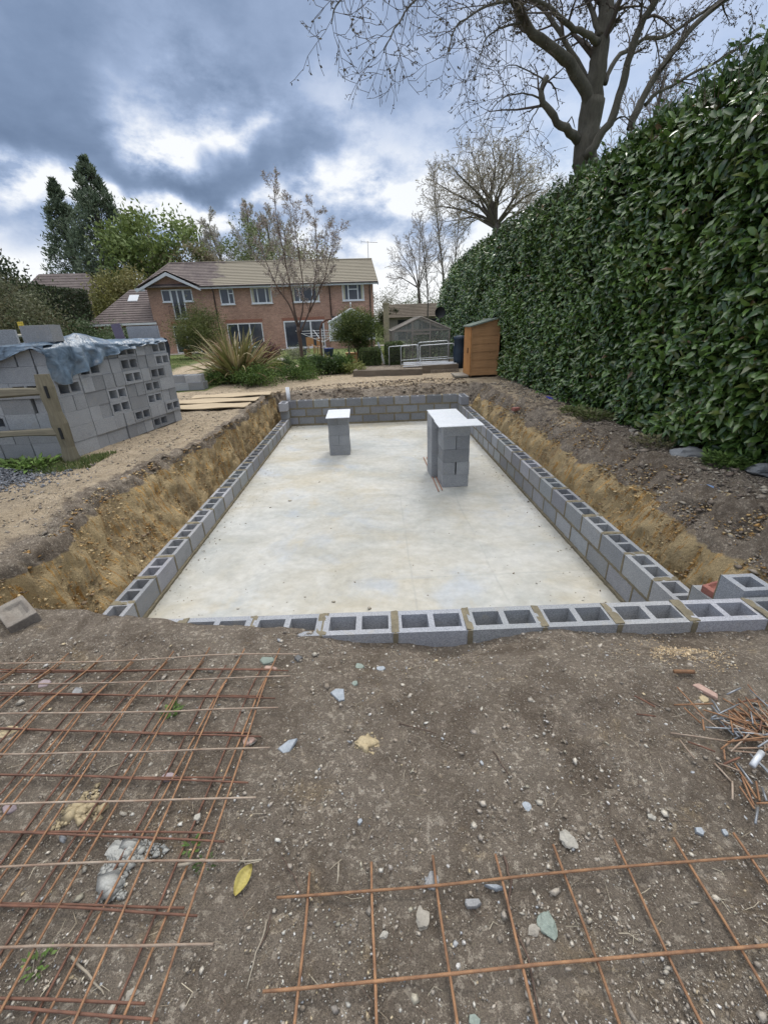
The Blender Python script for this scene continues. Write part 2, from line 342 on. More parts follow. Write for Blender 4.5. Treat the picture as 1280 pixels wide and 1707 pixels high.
def ground_mat():
    """zones (a vertex attribute): R clay, G light trodden soil, B grass; dark topsoil elsewhere"""
    m, t, b = new_mat('soil'); vec = worldvec(t)
    a = N(t, 'ShaderNodeAttribute'); a.attribute_name = 'zone'; s = N(t, 'ShaderNodeSeparateColor'); t.links.new(a.outputs['Color'], s.inputs[0])
    n0 = noise(t, vec, 1.3, 6, .6, .3); n1 = noise(t, vec, 6, 7, .65, .4); n2 = noise(t, vec, 38, 6, .7, .2); n3 = noise(t, vec, 210, 3, .7)
    def rr(f, a_, b_, lo=0., hi=1.):
        q = ramp(t, [(a_, lo), (b_, hi)]); t.links.new(f, q.inputs[0]); return q.outputs[0]
    dark = mixc(t, rr(n1, .40, .60), (.135, .112, .090), (.30, .262, .218))
    dark = mixc(t, math_n(t, 'MULTIPLY', rr(n0, .44, .64), .7), dark, (.33, .295, .25)); dark = mixc(t, math_n(t, 'MULTIPLY', rr(noise(t, mapping(t, vec, (1, 1, 1), (4, 9, 0)), 2.6, 7, .65, .8), .50, .66), .6), dark, (.37, .335, .285)); dark = mixc(t, math_n(t, 'MULTIPLY', rr(noise(t, mapping(t, vec, (1, 1, 1), (14, 2, 0)), 3.4, 7, .65, .6), .54, .68), .6), dark, (.10, .082, .066)); dark = mixc(t, math_n(t, 'MULTIPLY', rr(noise(t, mapping(t, vec, (1, 1, 1), (4, 22, 0)), 4.4, 7, .7, .6), .58, .68), .5), dark, (.36, .28, .17))
    dark = mixc(t, math_n(t, 'MULTIPLY', rr(n2, .56, .66), .7), dark, (.42, .375, .30)); dark = mixc(t, math_n(t, 'MULTIPLY', rr(n2, .44, .34), .6), dark, (.085, .068, .054))
    # small embedded chips of stone
    for sc, lo, hi, colr, k in ((70, .10, .15, (.50, .47, .40), .85), (150, .14, .2, (.42, .38, .31), .7), (30, .07, .10, (.55, .53, .48), .8)):
        v = N(t, 'ShaderNodeTexVoronoi'); v.inputs['Scale'].default_value = sc; t.links.new(vec, v.inputs['Vector'])
        sel = N(t, 'ShaderNodeSeparateColor'); t.links.new(v.outputs['Color'], sel.inputs[0])
        on = math_n(t, 'GREATER_THAN', sel.outputs[0], .62)
        d = rr(math_n(t, 'ADD', v.outputs['Distance'], math_n(t, 'MULTIPLY', math_n(t, 'SUBTRACT', n3, .5), .12)), lo, hi, 1., 0.)
        dark = mixc(t, math_n(t, 'MULTIPLY', math_n(t, 'MULTIPLY', d, on), k), dark, colr)
    pale = mixc(t, rr(n1, .3, .7), (.40, .315, .215), (.60, .49, .355)); pale = mixc(t, math_n(t, 'MULTIPLY', rr(n2, .5, .7), .5), pale, (.20, .165, .125))
    pale = mixc(t, math_n(t, 'MULTIPLY', rr(n0, .5, .7), .5), pale, (.27, .225, .17))
    dark = mixc(t, 1.0, dark, (1.58, 1.54, 1.48), 'MULTIPLY')
    cv = mapping(t, vec, (.3, 1, .35)); c1 = noise(t, cv, 4.5, 7, .7, .5); c2 = noise(t, mapping(t, vec, (.15, 1, .16)), 21, 6, .65, .3)
    clay = mixc(t, rr(c1, .36, .60), (.40, .215, .068), (.72, .44, .16)); clay = mixc(t, rr(c2, .50, .62, 0., .55), clay, (.22, .135, .065)); clay = mixc(t, rr(c2, .43, .34, 0., .8), clay, (.56, .45, .27)); clay = mixc(t, rr(noise(t, mapping(t, vec, (1, 1, .5), (3, 8, 1)), 42, 5, .7), .55, .68, 0., .8), clay, (.66, .52, .30)); clay = mixc(t, rr(noise(t, mapping(t, vec, (1, 1, .35), (6, 1, 1)), 2.2, 5, .6, .4), .50, .62, 0., .45), clay, (.24, .18, .115))
    clay = mixc(t, math_n(t, 'MULTIPLY', rr(n1, .58, .72), .6), clay, (.30, .26, .19))
    g1 = mixc(t, rr(n1, .35, .65), (.085, .125, .035), (.16, .20, .07)); g1 = mixc(t, rr(n0, .5, .62, 0., .6), g1, (.25, .23, .12))
    col = dark
    edge = math_n(t, 'MULTIPLY', math_n(t, 'SUBTRACT', n1, .5), .9)
    for ch, cc in ((1, pale), (0, clay), (2, g1)):
        f = math_n(t, 'ADD', s.outputs[ch], edge); f = rr(f, .38, .62); col = mixc(t, f, col, cc)
    col = mixc(t, 1.0, col, rr(n3, .30, .70, .62, 1.32), 'MULTIPLY')
    setv(t, b.inputs['Base Color'], col); b.inputs['Roughness'].default_value = .95; b.inputs['Specular IOR Level'].default_value = .15
    h = math_n(t, 'ADD', math_n(t, 'ADD', math_n(t, 'MULTIPLY', n1, 1.6), n2), math_n(t, 'MULTIPLY', n3, .3)); bump(t, b, h, 1.0, .045)
    return m
def brick_mat(name, c1, c2, mort, ori=(0, 0, 0)):
    m, t, b = new_mat(name); vec = mapping(t, objvec(t), (1, 1, 1), (0, 0, 0), ori)
    br = N(t, 'ShaderNodeTexBrick'); t.links.new(vec, br.inputs['Vector']); br.inputs['Scale'].default_value = 1.0
    br.inputs['Brick Width'].default_value = .225; br.inputs['Row Height'].default_value = .075; br.inputs['Mortar Size'].default_value = .006
    br.inputs['Color1'].default_value = (*c1, 1); br.inputs['Color2'].default_value = (*c2, 1); br.inputs['Mortar'].default_value = (*mort, 1)
    n = noise(t, objvec(t), .7, 6, .7); f = ramp(t, [(.3, .8), (.7, 1.2)]); t.links.new(n, f.inputs[0]); c = mixc(t, 1.0, br.outputs['Color'], f.outputs[0], 'MULTIPLY')
    n2 = noise(t, objvec(t), 9, 3, .6); f2 = ramp(t, [(.3, .8), (.7, 1.18)]); t.links.new(n2, f2.inputs[0]); c = mixc(t, 1.0, c, f2.outputs[0], 'MULTIPLY')
    setv(t, b.inputs['Base Color'], c); b.inputs['Roughness'].default_value = .9; bump(t, b, br.outputs['Fac'], -.3, .01)
    return m
def tile_mat(name, c1, c2, axis=0, patch=None):
    m, t, b = new_mat(name); vec = objvec(t)
    a = N(t, 'ShaderNodeAttribute'); a.attribute_name = 'tint'
    n = noise(t, vec, 1.2, 6, .7, .5); f = ramp(t, [(.35, 0.), (.65, 1.)]); t.links.new(n, f.inputs[0]); c = mixc(t, f.outputs[0], c1, c2)
    n2 = noise(t, vec, 7, 5, .7); f2 = ramp(t, [(.3, .75), (.7, 1.25)]); t.links.new(n2, f2.inputs[0]); c = mixc(t, 1.0, c, f2.outputs[0], 'MULTIPLY')
    if patch:
        sp = N(t, 'ShaderNodeSeparateXYZ'); t.links.new(vec, sp.inputs[0])
        e = math_n(t, 'ADD', sp.outputs[0], math_n(t, 'MULTIPLY', math_n(t, 'SUBTRACT', n, .5), 5.0))
        g = N(t, 'ShaderNodeMapRange'); t.links.new(e, g.inputs[0]); g.inputs[1].default_value = patch[0]-.3; g.inputs[2].default_value = patch[0]+.3
        pc = mixc(t, f2.outputs[0], tuple(x*.75 for x in patch[1]), patch[1]); c = mixc(t, g.outputs[0], c, pc)
    setv(t, b.inputs['Base Color'], c); b.inputs['Roughness'].default_value = .85
    bump(t, b, n2, .3, .01)
    return m
def glass_mat(name, tint=(.03, .035, .045), rough=.05):
    m, t, b = new_mat(name); n = noise(t, objvec(t), 1.5, 3, .5)
    c = mixc(t, n, tint, tuple(x*2.2 for x in tint)); setv(t, b.inputs['Base Color'], c); b.inputs['Roughness'].default_value = rough; b.inputs['Specular IOR Level'].default_value = .6
    return m
def clear_glass(name, alpha=.25, col=(.5, .55, .52)):
    m, t, b = new_mat(name); n = noise(t, objvec(t), 3, 6, .7); f = ramp(t, [(.35, alpha), (.7, min(1, alpha*2.2))]); t.links.new(n, f.inputs[0])
    setv(t, b.inputs['Base Color'], col); t.links.new(f.outputs[0], b.inputs['Alpha']); b.inputs['Roughness'].default_value = .15; b.inputs['Specular IOR Level'].default_value = .6
    return m
def tarp_mat():
    m, t, b = new_mat('tarpaulin'); vec = worldvec(t)
    n = noise(t, mapping(t, vec, (1.2, 1, 1)), 5, 7, .65, 1.2); f = ramp(t, [(.35, 0.), (.62, 1.)]); t.links.new(n, f.inputs[0])
    c = mixc(t, f.outputs[0], (.045, .07, .10), (.15, .21, .275)); d = noise(t, vec, 2.2, 4, .6); fd = ramp(t, [(.55, 0.), (.7, .6)]); t.links.new(d, fd.inputs[0]); c = mixc(t, fd.outputs[0], c, (.28, .33, .38))
    setv(t, b.inputs['Base Color'], c); b.inputs['Roughness'].default_value = .28; b.inputs['Specular IOR Level'].default_value = .7
    w = N(t, 'ShaderNodeTexWave'); w.inputs['Scale'].default_value = 2.2; w.inputs['Distortion'].default_value = 9; w.inputs['Detail'].default_value = 4; t.links.new(mapping(t, vec, (1, .6, 1), (0, 0, 0), (0, 0, .8)), w.inputs['Vector'])
    bump(t, b, math_n(t, 'ADD', n, math_n(t, 'MULTIPLY', w.outputs['Fac'], .25)), .5, .04)
    return m
def wood_mat(name, c1, c2, rough=.75, axis=0, scale=3.0, bs=.3, knots=False):
    m, t, b = new_mat(name); vec = objvec(t); st = [14, 14, 14]; st[axis] = 1.0
    v = mapping(t, vec, tuple(st)); n = noise(t, v, scale, 6, .65, .6); n2 = noise(t, vec, 2.3, 4, .6)
    f = ramp(t, [(.3, 0.), (.7, 1.)]); t.links.new(n, f.inputs[0]); c = mixc(t, f.outputs[0], c1, c2)
    f2 = ramp(t, [(.3, .85), (.7, 1.12)]); t.links.new(n2, f2.inputs[0]); c = mixc(t, 1.0, c, f2.outputs[0], 'MULTIPLY')
    if knots:
        vo = N(t, 'ShaderNodeTexVoronoi'); vo.inputs['Scale'].default_value = 4; t.links.new(vec, vo.inputs['Vector'])
        k = ramp(t, [(.04, 1.), (.10, 0.)]); t.links.new(vo.outputs['Distance'], k.inputs[0]); c = mixc(t, math_n(t, 'MULTIPLY', k.outputs[0], .6), c, tuple(x*.3 for x in c1))
    setv(t, b.inputs['Base Color'], c); b.inputs['Roughness'].default_value = rough; bump(t, b, n, bs, .004)
    return m
M = dict(
    block=block_mat(), slab=slab_mat(), ground=ground_mat(),
    mortar=simple('mortar', (.25, .215, .145), (.16, .14, .10), 12, .95, .8, .006, world=True, fine=140),
    leaf=tinted('laurel_leaf', rough=.27, spec=.7, var=.3, scale=14, trans=.12),
    leaf_soft=tinted('foliage', rough=.6, spec=.3, var=.3, scale=4, trans=.25),
    stone=tinted('stone_chips', rough=.9, spec=.2, var=.3, scale=160, bs=.4),
    grass=tinted('grass_blades', rough=.6, spec=.3, var=.3, scale=12, trans=.25),
    rust=simple('rusty_steel', (.36, .20, .105), (.18, .10, .062), 26, .85, .7, .0015, world=True, fine=420, rand=.12),
    rust_pale=simple('weathered_steel', (.40, .33, .26), (.25, .165, .115), 16, .7, .6, .0012, world=True, fine=380, rand=.1),
    rust_red=simple('red_rusty_steel', (.21, .105, .07), (.115, .065, .048), 24, .85, .6, .0012, world=True, fine=400, rand=.1),
    steel=simple('grey_steel', (.34, .36, .38), (.22, .23, .25), 30, .45, .4, .001, world=True, fine=300, metal=.5, rand=.1),
    copper=simple('brown_rod', (.40, .20, .13), (.30, .15, .10), 20, .5, .2, .001, world=True),
    white=simple('white_board', (.78, .80, .82), (.70, .73, .77), 5, .35, .05, .002, spec=.5),
    upvc=simple('white_frame', (.78, .80, .82), (.70, .72, .75), 3, .45, .05, .001),
    fascia=simple('fascia', (.62, .64, .67), (.55, .57, .6), 3, .5, .05, .001),
    darkpipe=simple('dark_pipe', (.06, .045, .045), (.09, .07, .065), 3, .5, .05, .001),
    tarp=tarp_mat(),
    brick=brick_mat('house_brick', (.44, .255, .185), (.33, .185, .135), (.44, .36, .30), (R(90), 0, 0)),
    brickside=brick_mat('house_side_brick', (.38, .24, .19), (.30, .185, .15), (.33, .27, .24), (R(90), 0, R(90))),
    soldier=simple('soldier_brick', (.36, .17, .12), (.30, .13, .09), 8, .9, .2, .004, fine=40),
    tile=tile_mat('roof_tiles', (.135, .11, .105), (.20, .165, .15), patch=(-12.3, (.27, .24, .185))),
    tile2=tile_mat('porch_roof_tiles', (.115, .092, .088), (.17, .14, .13)),
    glass=glass_mat('window_glass'), ghglass=clear_glass('greenhouse_glass', .22, (.30, .32, .30)),
    post=wood_mat('split_oak', (.24, .215, .15), (.14, .125, .09), .9, 2, 3, .6),
    rail=wood_mat('split_oak_rail', (.25, .225, .165), (.15, .135, .10), .9, 0, 3, .6),
    shed=wood_mat('shed_boards', (.47, .27, .13), (.37, .205, .095), .7, 0, 2.2, .25, True),
    felt=simple('roof_felt', (.22, .26, .22), (.16, .19, .16), 20, .95, .4, .003),
    ply=wood_mat('plywood', (.50, .40, .27), (.40, .32, .215), .85, 0, 2, .2),
    sleeper=wood_mat('old_sleeper', (.20, .165, .125), (.12, .10, .08), .95, 0, 3, .6),
    greywood=wood_mat('silvered_wood', (.34, .31, .27), (.22, .20, .18), .9, 2, 3, .4),
    bark=simple('bark', (.155, .135, .115), (.085, .075, .062), 7, .95, .9, .03, world=True, fine=30, stretch=(1, 1, .35)),
    bark_dark=simple('dark_bark', (.07, .058, .05), (.045, .038, .035), 7, .95, .9, .03, world=True, fine=30, stretch=(1, 1, .35)),
    bark_green=simple('green_grey_bark', (.145, .135, .11), (.075, .070, .055), 2.5, .95, .9, .04, world=True, fine=18, stretch=(1, 1, .3)),
    bark_brown=simple('brown_bark', (.14, .095, .075), (.09, .065, .05), 9, .9, .6, .01, world=True, fine=40),
    twig=tinted('twigs', rough=.8, var=.2, scale=3),
    redbrick=simple('loose_red_brick', (.36, .155, .125), (.27, .12, .10), 14, .9, .5, .003, fine=120),
    purple=simple('purple_plank', (.17, .14, .19), (.13, .11, .15), 6, .7, .1, .002),
    greypanel=simple('grey_panel', (.30, .31, .33), (.26, .27, .29), 3, .7, .1, .002),
    yellow=simple('yellow_paint', (.62, .46, .06), (.5, .36, .05), 6, .5, .1, .001), red=simple('red_paint', (.45, .08, .06), (.35, .06, .05), 6, .5, .1, .001),
    cream=simple('cream_paint', (.55, .52, .40), (.45, .42, .32), 6, .5, .1, .001),
    bluepot=simple('blue_glaze', (.03, .05, .20), (.02, .03, .12), 6, .25, .1, .001, spec=.6), terracotta=simple('terracotta', (.42, .19, .11), (.34, .15, .09), 6, .8, .2, .002),
    bluedrum=simple('blue_plastic', (.035, .055, .085), (.025, .04, .06), 4, .5, .1, .002), black=simple('black_plastic', (.025, .028, .03), (.015, .016, .018), 5, .5, .1, .002),
    alu=simple('pale_tube', (.66, .69, .72), (.56, .58, .6), 5, .35, .05, .001, metal=.2), mesh=simple('dark_netting', (.10, .10, .095), (.06, .06, .06), 6, .9, .3, .003),
    hedgecore=simple('hedge_shade', (.018, .022, .012), (.03, .028, .018), 6, .95, .6, .05, world=True, fine=14),  # near black, carries the shade inside a clipped hedge
)
# ------------------------------------------------------------------ ground with the dug pit
def interp(x, pts):
    p = np.array(pts, float); return np.interp(x, p[:, 0], p[:, 1])
def smooth01(t): t = np.clip(t, 0, 1); return t*t*(3-2*t)
L_EDGE = [(1.5, -3.5), (2.6, -3.35), (3.2, -3.15), (3.8, -3.08), (4.6, -3.28), (5.2, -3.32), (6.3, -3.0), (8.2, -2.84), (10, -2.84), (12, -2.82), (14.2, -2.7)]
R_EDGE = [(1.5, 3.5), (3, 3.42), (4.6, 3.45), (6.5, 3.42), (9, 3.25), (12, 3.12), (14.5, 3.05)]
N_EDGE = [(-4, 2.50), (-3, 2.48), (-2.4, 2.43), (-1.93, 2.365), (-1.5, 2.24), (-1.1, 2.20), (-.7, 2.165), (-.45, 2.12), (-.2, 2.085), (0, 2.06), (2.6, 2.055), (2.84, 2.06), (2.95, 2.3), (4, 2.35)]
F_EDGE = [(-3.2, 13.4), (-2.4, 13.5), (-1.5, 13.75), (-.5, 14.1), (.6, 14.35), (1.6, 14.45), (2.4, 14.2), (3.2, 13.9)]
PIT_Z = -1.12
def ledge(y): return interp(y, L_EDGE)+.07*fbm(y*1.7, 0*y, 0, 4, 3)
def redge(y): return interp(y, R_EDGE)+.10*fbm(y*1.5, 0*y, 4, 4, 5)
def nedge(x): return interp(x, N_EDGE)+np.where(x > -.1, .0, .02)*fbm(x*5, 0*x, 0, 3, 9)
def fedge(x): return interp(x, F_EDGE)+.08*fbm(x*1.6, 0*x, 0, 3, 2)
FEET = [(.25, 1.55, 1.3, 0), (.52, 1.38, 1.5, 0), (.12, 1.12, 1.4, 0), (.75, 1.62, .5, 0), (.95, 1.25, 2.2, 0), (-.22, 1.45, 1.8, 0), (.42, .98, 1.2, 0), (.70, 1.02, 1.9, 0), (1.05, 1.55, 1.2, 0), (-.15, 1.82, .3, 0), (-.30, 1.10, 1.5, 0)]
def surf(x, y):
    """the ground outside the pit"""
    z = .075*smooth01((1.95-y)/.45) + .035*fbm(x*1.1, y*1.1, 0, 3, 21) + .022*fbm(x*5, y*5, 0, 4, 31)*np.clip(4/(y+1.5), .2, 1)
    z = z-.075*smooth01((x+.5)/.5)*smooth01((y-1.68)/.3)*(y < 2.5) + .04*smooth01((-.9-x)/.5)*smooth01((y-1.9)/.2)*(y < 2.8)
    z = z + .05*np.exp(-((x-.95)/.22)**2)*smooth01((y-1.75)/.25)*(y < 2.5) - .035*np.exp(-((x-.42)/.25)**2)*smooth01((y-1.85)/.2)*(y < 2.5)
    z = z - .05*smooth01((y-12)/1.5)*(np.abs(x) < 4)*smooth01((16-y)/1.5)
    for fx, fy, fa, fl in FEET:
        u = (x-fx)*math.cos(fa)+(y-fy)*math.sin(fa); v = -(x-fx)*math.sin(fa)+(y-fy)*math.cos(fa)
        d = np.maximum(np.abs(u)/.145, np.abs(v)/(.052-.012*np.cos(u*22))); z = z-.011*smooth01((1.08-d)/.25)+.007*np.exp(-((d-1.22)/.14)**2)
    # loose heaps along the right bank and under the hedge
    z = z + smooth01((x-2.9)/.4)*smooth01((4.3-x)/.4)*(.05*fbm(x*2.2, y*2.2, 0, 4, 61)+.03)*smooth01((y-2.4)/.5)*smooth01((13-y)/1)
    z = z + .10*np.exp(-((x-4.0)/.45)**2-((y-3.2)/.8)**2)*(1+.5*fbm(x*4, y*4, 0, 4, 77))
    z = z + .16*np.exp(-((x+3.75)/.5)**2-((y-4.0)/1.2)**2)*fbm(x*3, y*3, 0, 3, 71)
    return z
def prof(t, side):
    pts = {'l': [(0, 0), (.10, .12), (.55, .55), (.78, .86), (.90, .97), (1, 1)], 'r': [(0, 0), (.22, .42), (.40, .68), (.55, .79), (.78, .90), (1, 1)],
           'n': [(0, 0), (.5, .6), (1, 1)], 'f': [(0, .45), (.35, .62), (.62, .90), (.8, .97), (1, 1)]}[side]
    return interp(t, pts)
LB, RB = -2.68, 2.72
def fwd(x, y):
    xl, xr, yn, yf = ledge(y), redge(y), nedge(x), fedge(x)
    pl = prof(np.clip((LB-x)/(LB-xl), 0, 1), 'l'); pr = prof(np.clip((x-RB)/(xr-RB), 0, 1), 'r')
    nb = np.where(x < -2.5, .22, np.where(x > 2.86, .3, .02)); pn = np.clip((yn+nb-y)/nb, 0, 1)
    fy = yf-12.42; pf = np.where(y > 12.42, prof(np.clip((y-12.42)/fy, 0, 1), 'f')*np.clip((y-12.42)/.06, 0, 1), 0)
    return np.maximum(np.maximum(pl, pr), np.maximum(pn, pf)), xl, xr
def seg(a, b, n): return np.linspace(a, b, n, endpoint=False)
def ground():
    ys = np.concatenate([seg(-400, -20, 5), seg(-20, -1.5, 8), seg(-1.5, .3, 30), seg(.3, 2.0, 115), seg(2.0, 2.6, 60), seg(2.6, 6, 130), seg(6, 12.4, 160), seg(12.4, 14.6, 70), seg(14.6, 20, 60), seg(20, 60, 40), seg(60, 900, 14), [900.]])
    xs_l = np.concatenate([seg(-900, -60, 10), seg(-60, -9, 30), seg(-9, -3.6, 90)])
    nA, nB, nC = 44, 250, 46
    xs_r = np.concatenate([seg(3.9, 9, 60), seg(9, 60, 20), seg(60, 900, 10), [900.]])
    rows = []
    for y in ys:
        a = np.array([y]); xl = float(ledge(a)[0]) if 1 < y < 15 else float(ledge(np.array([min(max(y, 1), 15)]))[0]); xr = float(redge(np.array([min(max(y, 1), 15)]))[0])
        rows.append(np.concatenate([xs_l, seg(-3.6, xl-.02, 10), seg(xl-.02, LB+.02, nA), seg(LB+.02, RB-.02, nB), seg(RB-.02, xr+.02, nC), seg(xr+.02, 3.9, 12), xs_r]))
    X = np.array(rows); Y = np.repeat(ys[:, None], X.shape[1], 1)
    # bend the rows just ahead of the near wall to follow the soil edge
    d = np.clip(1-np.abs(Y-2.06)/.5, 0, 1)*(np.abs(X) < 3.4); ne = nedge(X)
    Y = Y+(ne-2.06)*d
    p, xl, xr = fwd(X, Y)
    s = surf(X, Y); Z = s*p+PIT_Z*(1-p)
    # rough broken faces on the banks: push sideways and vertically
    bank = (p > .001)*(p < .995)*(Y > 2.3)
    b1 = fbm(X*3, Y*3, Z*4, 5, 41); b2 = fbm(Y*6, Z*1.6, X*1.0, 5, 51, .6); b3 = fbm(Y*19, Z*6, X*3, 4, 53, .6)
    amp = (.08*b1+.085*b2+.028*b3)*bank*np.minimum(1, p*6+.3)
    side = np.where(X < 0, 1.0, -1.0)*((X < LB+.1) | (X > RB-.1))
    X = X+amp*side; Y = Y-amp*.8*((Y > 12.5)*(np.abs(X) < 3)); Z = Z+amp*.35
    # clods along the brink
    br = np.exp(-((X-xl+.05)/.16)**2)+np.exp(-((X-xr)/.25)**2)
    Z = Z+br*(Y > 2.6)*(Y < 13)*(.08*fbm(X*6, Y*6, 0, 4, 81)+.06*np.abs(fbm(X*15, Y*15, 0, 4, 82, .6)))
    nf = ((Y > .2)*(Y < 2.5)); fine = .012*fbm(X*14, Y*14, 0, 4, 91)*nf + .010*fbm(X*38, Y*38, 0, 3, 92)*nf*smooth01((fbm(X*3, Y*3, 0, 2, 94)+.25)/.3)+.012*fbm(X*10, Y*10, 0, 4, 93)*(Y > 2.5)*(Y < 14)
    Z = Z+fine*np.where(p > .9, 1, 0)
    n, k = X.shape
    idx = np.arange(n*k).reshape(n, k)
    F = np.stack([idx[:-1, :-1], idx[:-1, 1:], idx[1:, 1:], idx[1:, :-1]], -1).reshape(-1, 4)
    inpit = p < .95
    tz = Z+.12*b1
    clay = smooth01((np.where(X < 0, -.06, -.20)-tz)/.12)*inpit; far = (Y > 12.4)
    clay = np.where(far, smooth01((-.50-tz)/.1)*.9, clay)
    clay = np.where((Y < 2.3), 0, clay)
    trod = fbm(X*.9, Y*.9, 0, 4, 13)
    pale = np.where(X < -2.6, smooth01((Y-2.6)/1.6)*(1-.35*smooth01((trod)/.3)), 0)*(X > -9)
    pale = np.maximum(pale, .8*smooth01((Y-13)/.8)*(1-smooth01((Y-17)/2))*smooth01((X+7)/1))
    pale = np.maximum(pale, smooth01((X-2.9)/.5)*smooth01((Y-5.5)/2.5)*.78*(1-.5*smooth01(trod/.3)))
    pale = np.maximum(pale, .55*np.exp(-((X-1.62)/.12)**2-((Y-1.80)/.10)**2)+.38*np.exp(-((X-.9)/.5)**2-((Y-1.9)/.2)**2))
    brink = np.exp(-((X-xl)/.22)**2)*(Y < 12); pale = pale*(1-.75*brink)
    pale = pale*np.where(inpit & (Z < -.06), .3, 1)
    path = np.exp(-((X+7.2+.2*(Y-15))/1.0)**2)
    grass = np.where((Y > 13.4)&(X < -3.0), smooth01((-4.6-X)/.8)*.95, 0)+np.where(Y > 21, 1, 0)
    grass = np.maximum(grass, smooth01((-4.7-X)/.5)*smooth01((Y-5.2)/.5)*(Y < 6.6)*.9)
    grass = np.maximum(grass, smooth01((X-4.6)/.5)); grass = np.clip(grass, 0, 1)*(1-.85*path*(Y > 12)*(Y < 34))
    pale = np.maximum(pale, .9*path*(Y > 12)*(Y < 34)); pale = np.where(grass > .5, 0, pale)
    Zn = np.stack([clay, pale, grass], -1).reshape(-1, 3)
    o = np_mesh('ground', np.stack([X, Y, Z], -1).reshape(-1, 3), F, M['ground'], vcol={'zone': Zn}, smooth=True, kind='structure')
    return o
GROUND = ground()
def gz(x, y):
    x = np.asarray(x, float); y = np.asarray(y, float)
    p, xl, xr = fwd(x, y); return surf(x, y)*p+PIT_Z*(1-p)
def g1(x, y): return float(gz(np.array([x]), np.array([y]))[0])

# scattered chips of stone and crumbs of earth, too many to count
ICO = np.array([(0, 0, 1), (.9, 0, .3), (.28, .85, .3), (-.72, .53, .3), (-.72, -.53, .3), (.28, -.85, .3), (0, 0, -.6)], float)
ICF = np.array([(0, 1, 2), (0, 2, 3), (0, 3, 4), (0, 4, 5), (0, 5, 1), (6, 2, 1), (6, 3, 2), (6, 4, 3), (6, 5, 4), (6, 1, 5)])
def scatter(name, X, Y, size, cols, label=None, cat=None, flat=.55, zoff=0.0, mat='stone', Z=None, **k):
    n = len(X); 
    if Z is None: Z = gz(X, Y)
    V = ICO[None]*(1+.35*rng.standard_normal((n, 7, 1))*.6)*size[:, None, None]*rng.uniform(.6, 1.4, (n, 1, 3)); V[:, :, 2] *= flat
    a = rng.uniform(0, 6.28, n); c, s = np.cos(a), np.sin(a); t = rng.normal(0, .35, n)
    x = V[:, :, 0]*c[:, None]-V[:, :, 1]*s[:, None]; y = V[:, :, 0]*s[:, None]+V[:, :, 1]*c[:, None]; z = V[:, :, 2]+x*t[:, None]
    V = np.stack([x+X[:, None], y+Y[:, None], z+(Z+size*.15+zoff)[:, None]], -1).reshape(-1, 3)
    F = (ICF[None]+7*np.arange(n)[:, None, None]).reshape(-1, 3)
    cols = np.array(cols, float); ci = rng.integers(0, len(cols), n); C = cols[ci]*rng.uniform(.75, 1.2, (n, 1))
    return np_mesh(name, V, F, M[mat], col=np.repeat(C, 10, 0), kind='stuff', label=label, category=None, **k) if False else tag(np_mesh(name, V, F, M[mat], col=np.repeat(C, 10, 0), kind='stuff'), label, cat)
n = 34000
Y_ = .35+1.75*rng.random(n)**1.25; X_ = rng.uniform(-1.15, 1.15, n)*(Y_+.35)*1.05
cl = fbm(X_*2.2, Y_*2.2, 0, 3, 66); keep = rng.random(n) < .32+1.3*np.clip(cl+.05, 0, 1); X_, Y_ = X_[keep], Y_[keep]
sz = np.exp(rng.normal(-6.15, .55, len(X_)))*(.8+.30*Y_)
SOILC = [(.28, .235, .185), (.36, .32, .27), (.42, .375, .315), (.24, .21, .175), (.48, .44, .37), (.33, .29, .245)]
scatter('soil_crumbs', X_, Y_, sz*1.1, SOILC, 'dark crumbs and clods of earth strewn over the near ground', 'soil')
n = 11000
Y_ = .35+1.75*rng.random(n); X_ = rng.uniform(-1.15, 1.15, n)*(Y_+.35)*1.05; cl = fbm(X_*1.6+9, Y_*1.6, 0, 3, 68); keep = rng.random(n) < .35+1.6*np.clip(cl, 0, 1); X_, Y_ = X_[keep], Y_[keep]
scatter('stone_chips', X_, Y_, np.exp(rng.normal(-5.95, .55, len(X_)))*(.8+.25*Y_), [(.42, .39, .33), (.50, .48, .43), (.36, .33, .26), (.44, .36, .24), (.33, .34, .35), (.55, .53, .5), (.30, .27, .24)], 'pale little chips of stone and mortar strewn over the near ground', 'stone chips')
n = 9000
Y_ = 2.5+10.5*rng.random(n)**1.3; X_ = ledge(Y_)+.1-rng.random(n)**1.2*2.6
scatter('path_grit', X_, Y_, np.exp(rng.normal(-4.75, .45, n)), [(.30, .25, .19), (.36, .31, .24), (.20, .17, .14), (.26, .23, .2), (.42, .38, .3)], 'crumbs of dry earth along the trodden bank left of the pit', 'soil')
n = 16000
Y_ = 2.3+10.5*rng.random(n)**1.4; X_ = redge(Y_)-.35+rng.random(n)*1.5
scatter('bank_rubble', X_, Y_, np.exp(rng.normal(-4.55, .55, n)), [(.22, .185, .15), (.28, .24, .195), (.17, .14, .115), (.36, .32, .26), (.46, .41, .33), (.25, .21, .17), (.20, .16, .13)], 'loose clods and chips of stone on the bank between pit and laurel hedge', 'rubble')
n = 16000     # clods crumbling down the clay faces
Y_ = 2.5+9.8*rng.random(n)**1.3; q = rng.random(n); lf = rng.random(n) < .5
X_ = np.where(lf, LB+(ledge(Y_)-LB)*q, RB+(redge(Y_)-RB)*q)
scatter('bank_clods', X_, Y_, np.exp(rng.normal(-4.6, .45, n)), [(.38, .23, .09), (.52, .36, .17), (.28, .17, .07), (.24, .18, .12), (.58, .46, .27)], 'ochre clods lying on the clay faces of the pit', 'clay')
n = 2600
X_ = rng.uniform(-2.6, 2.9, n); Y_ = fedge(X_)-1.2+rng.random(n)*1.6
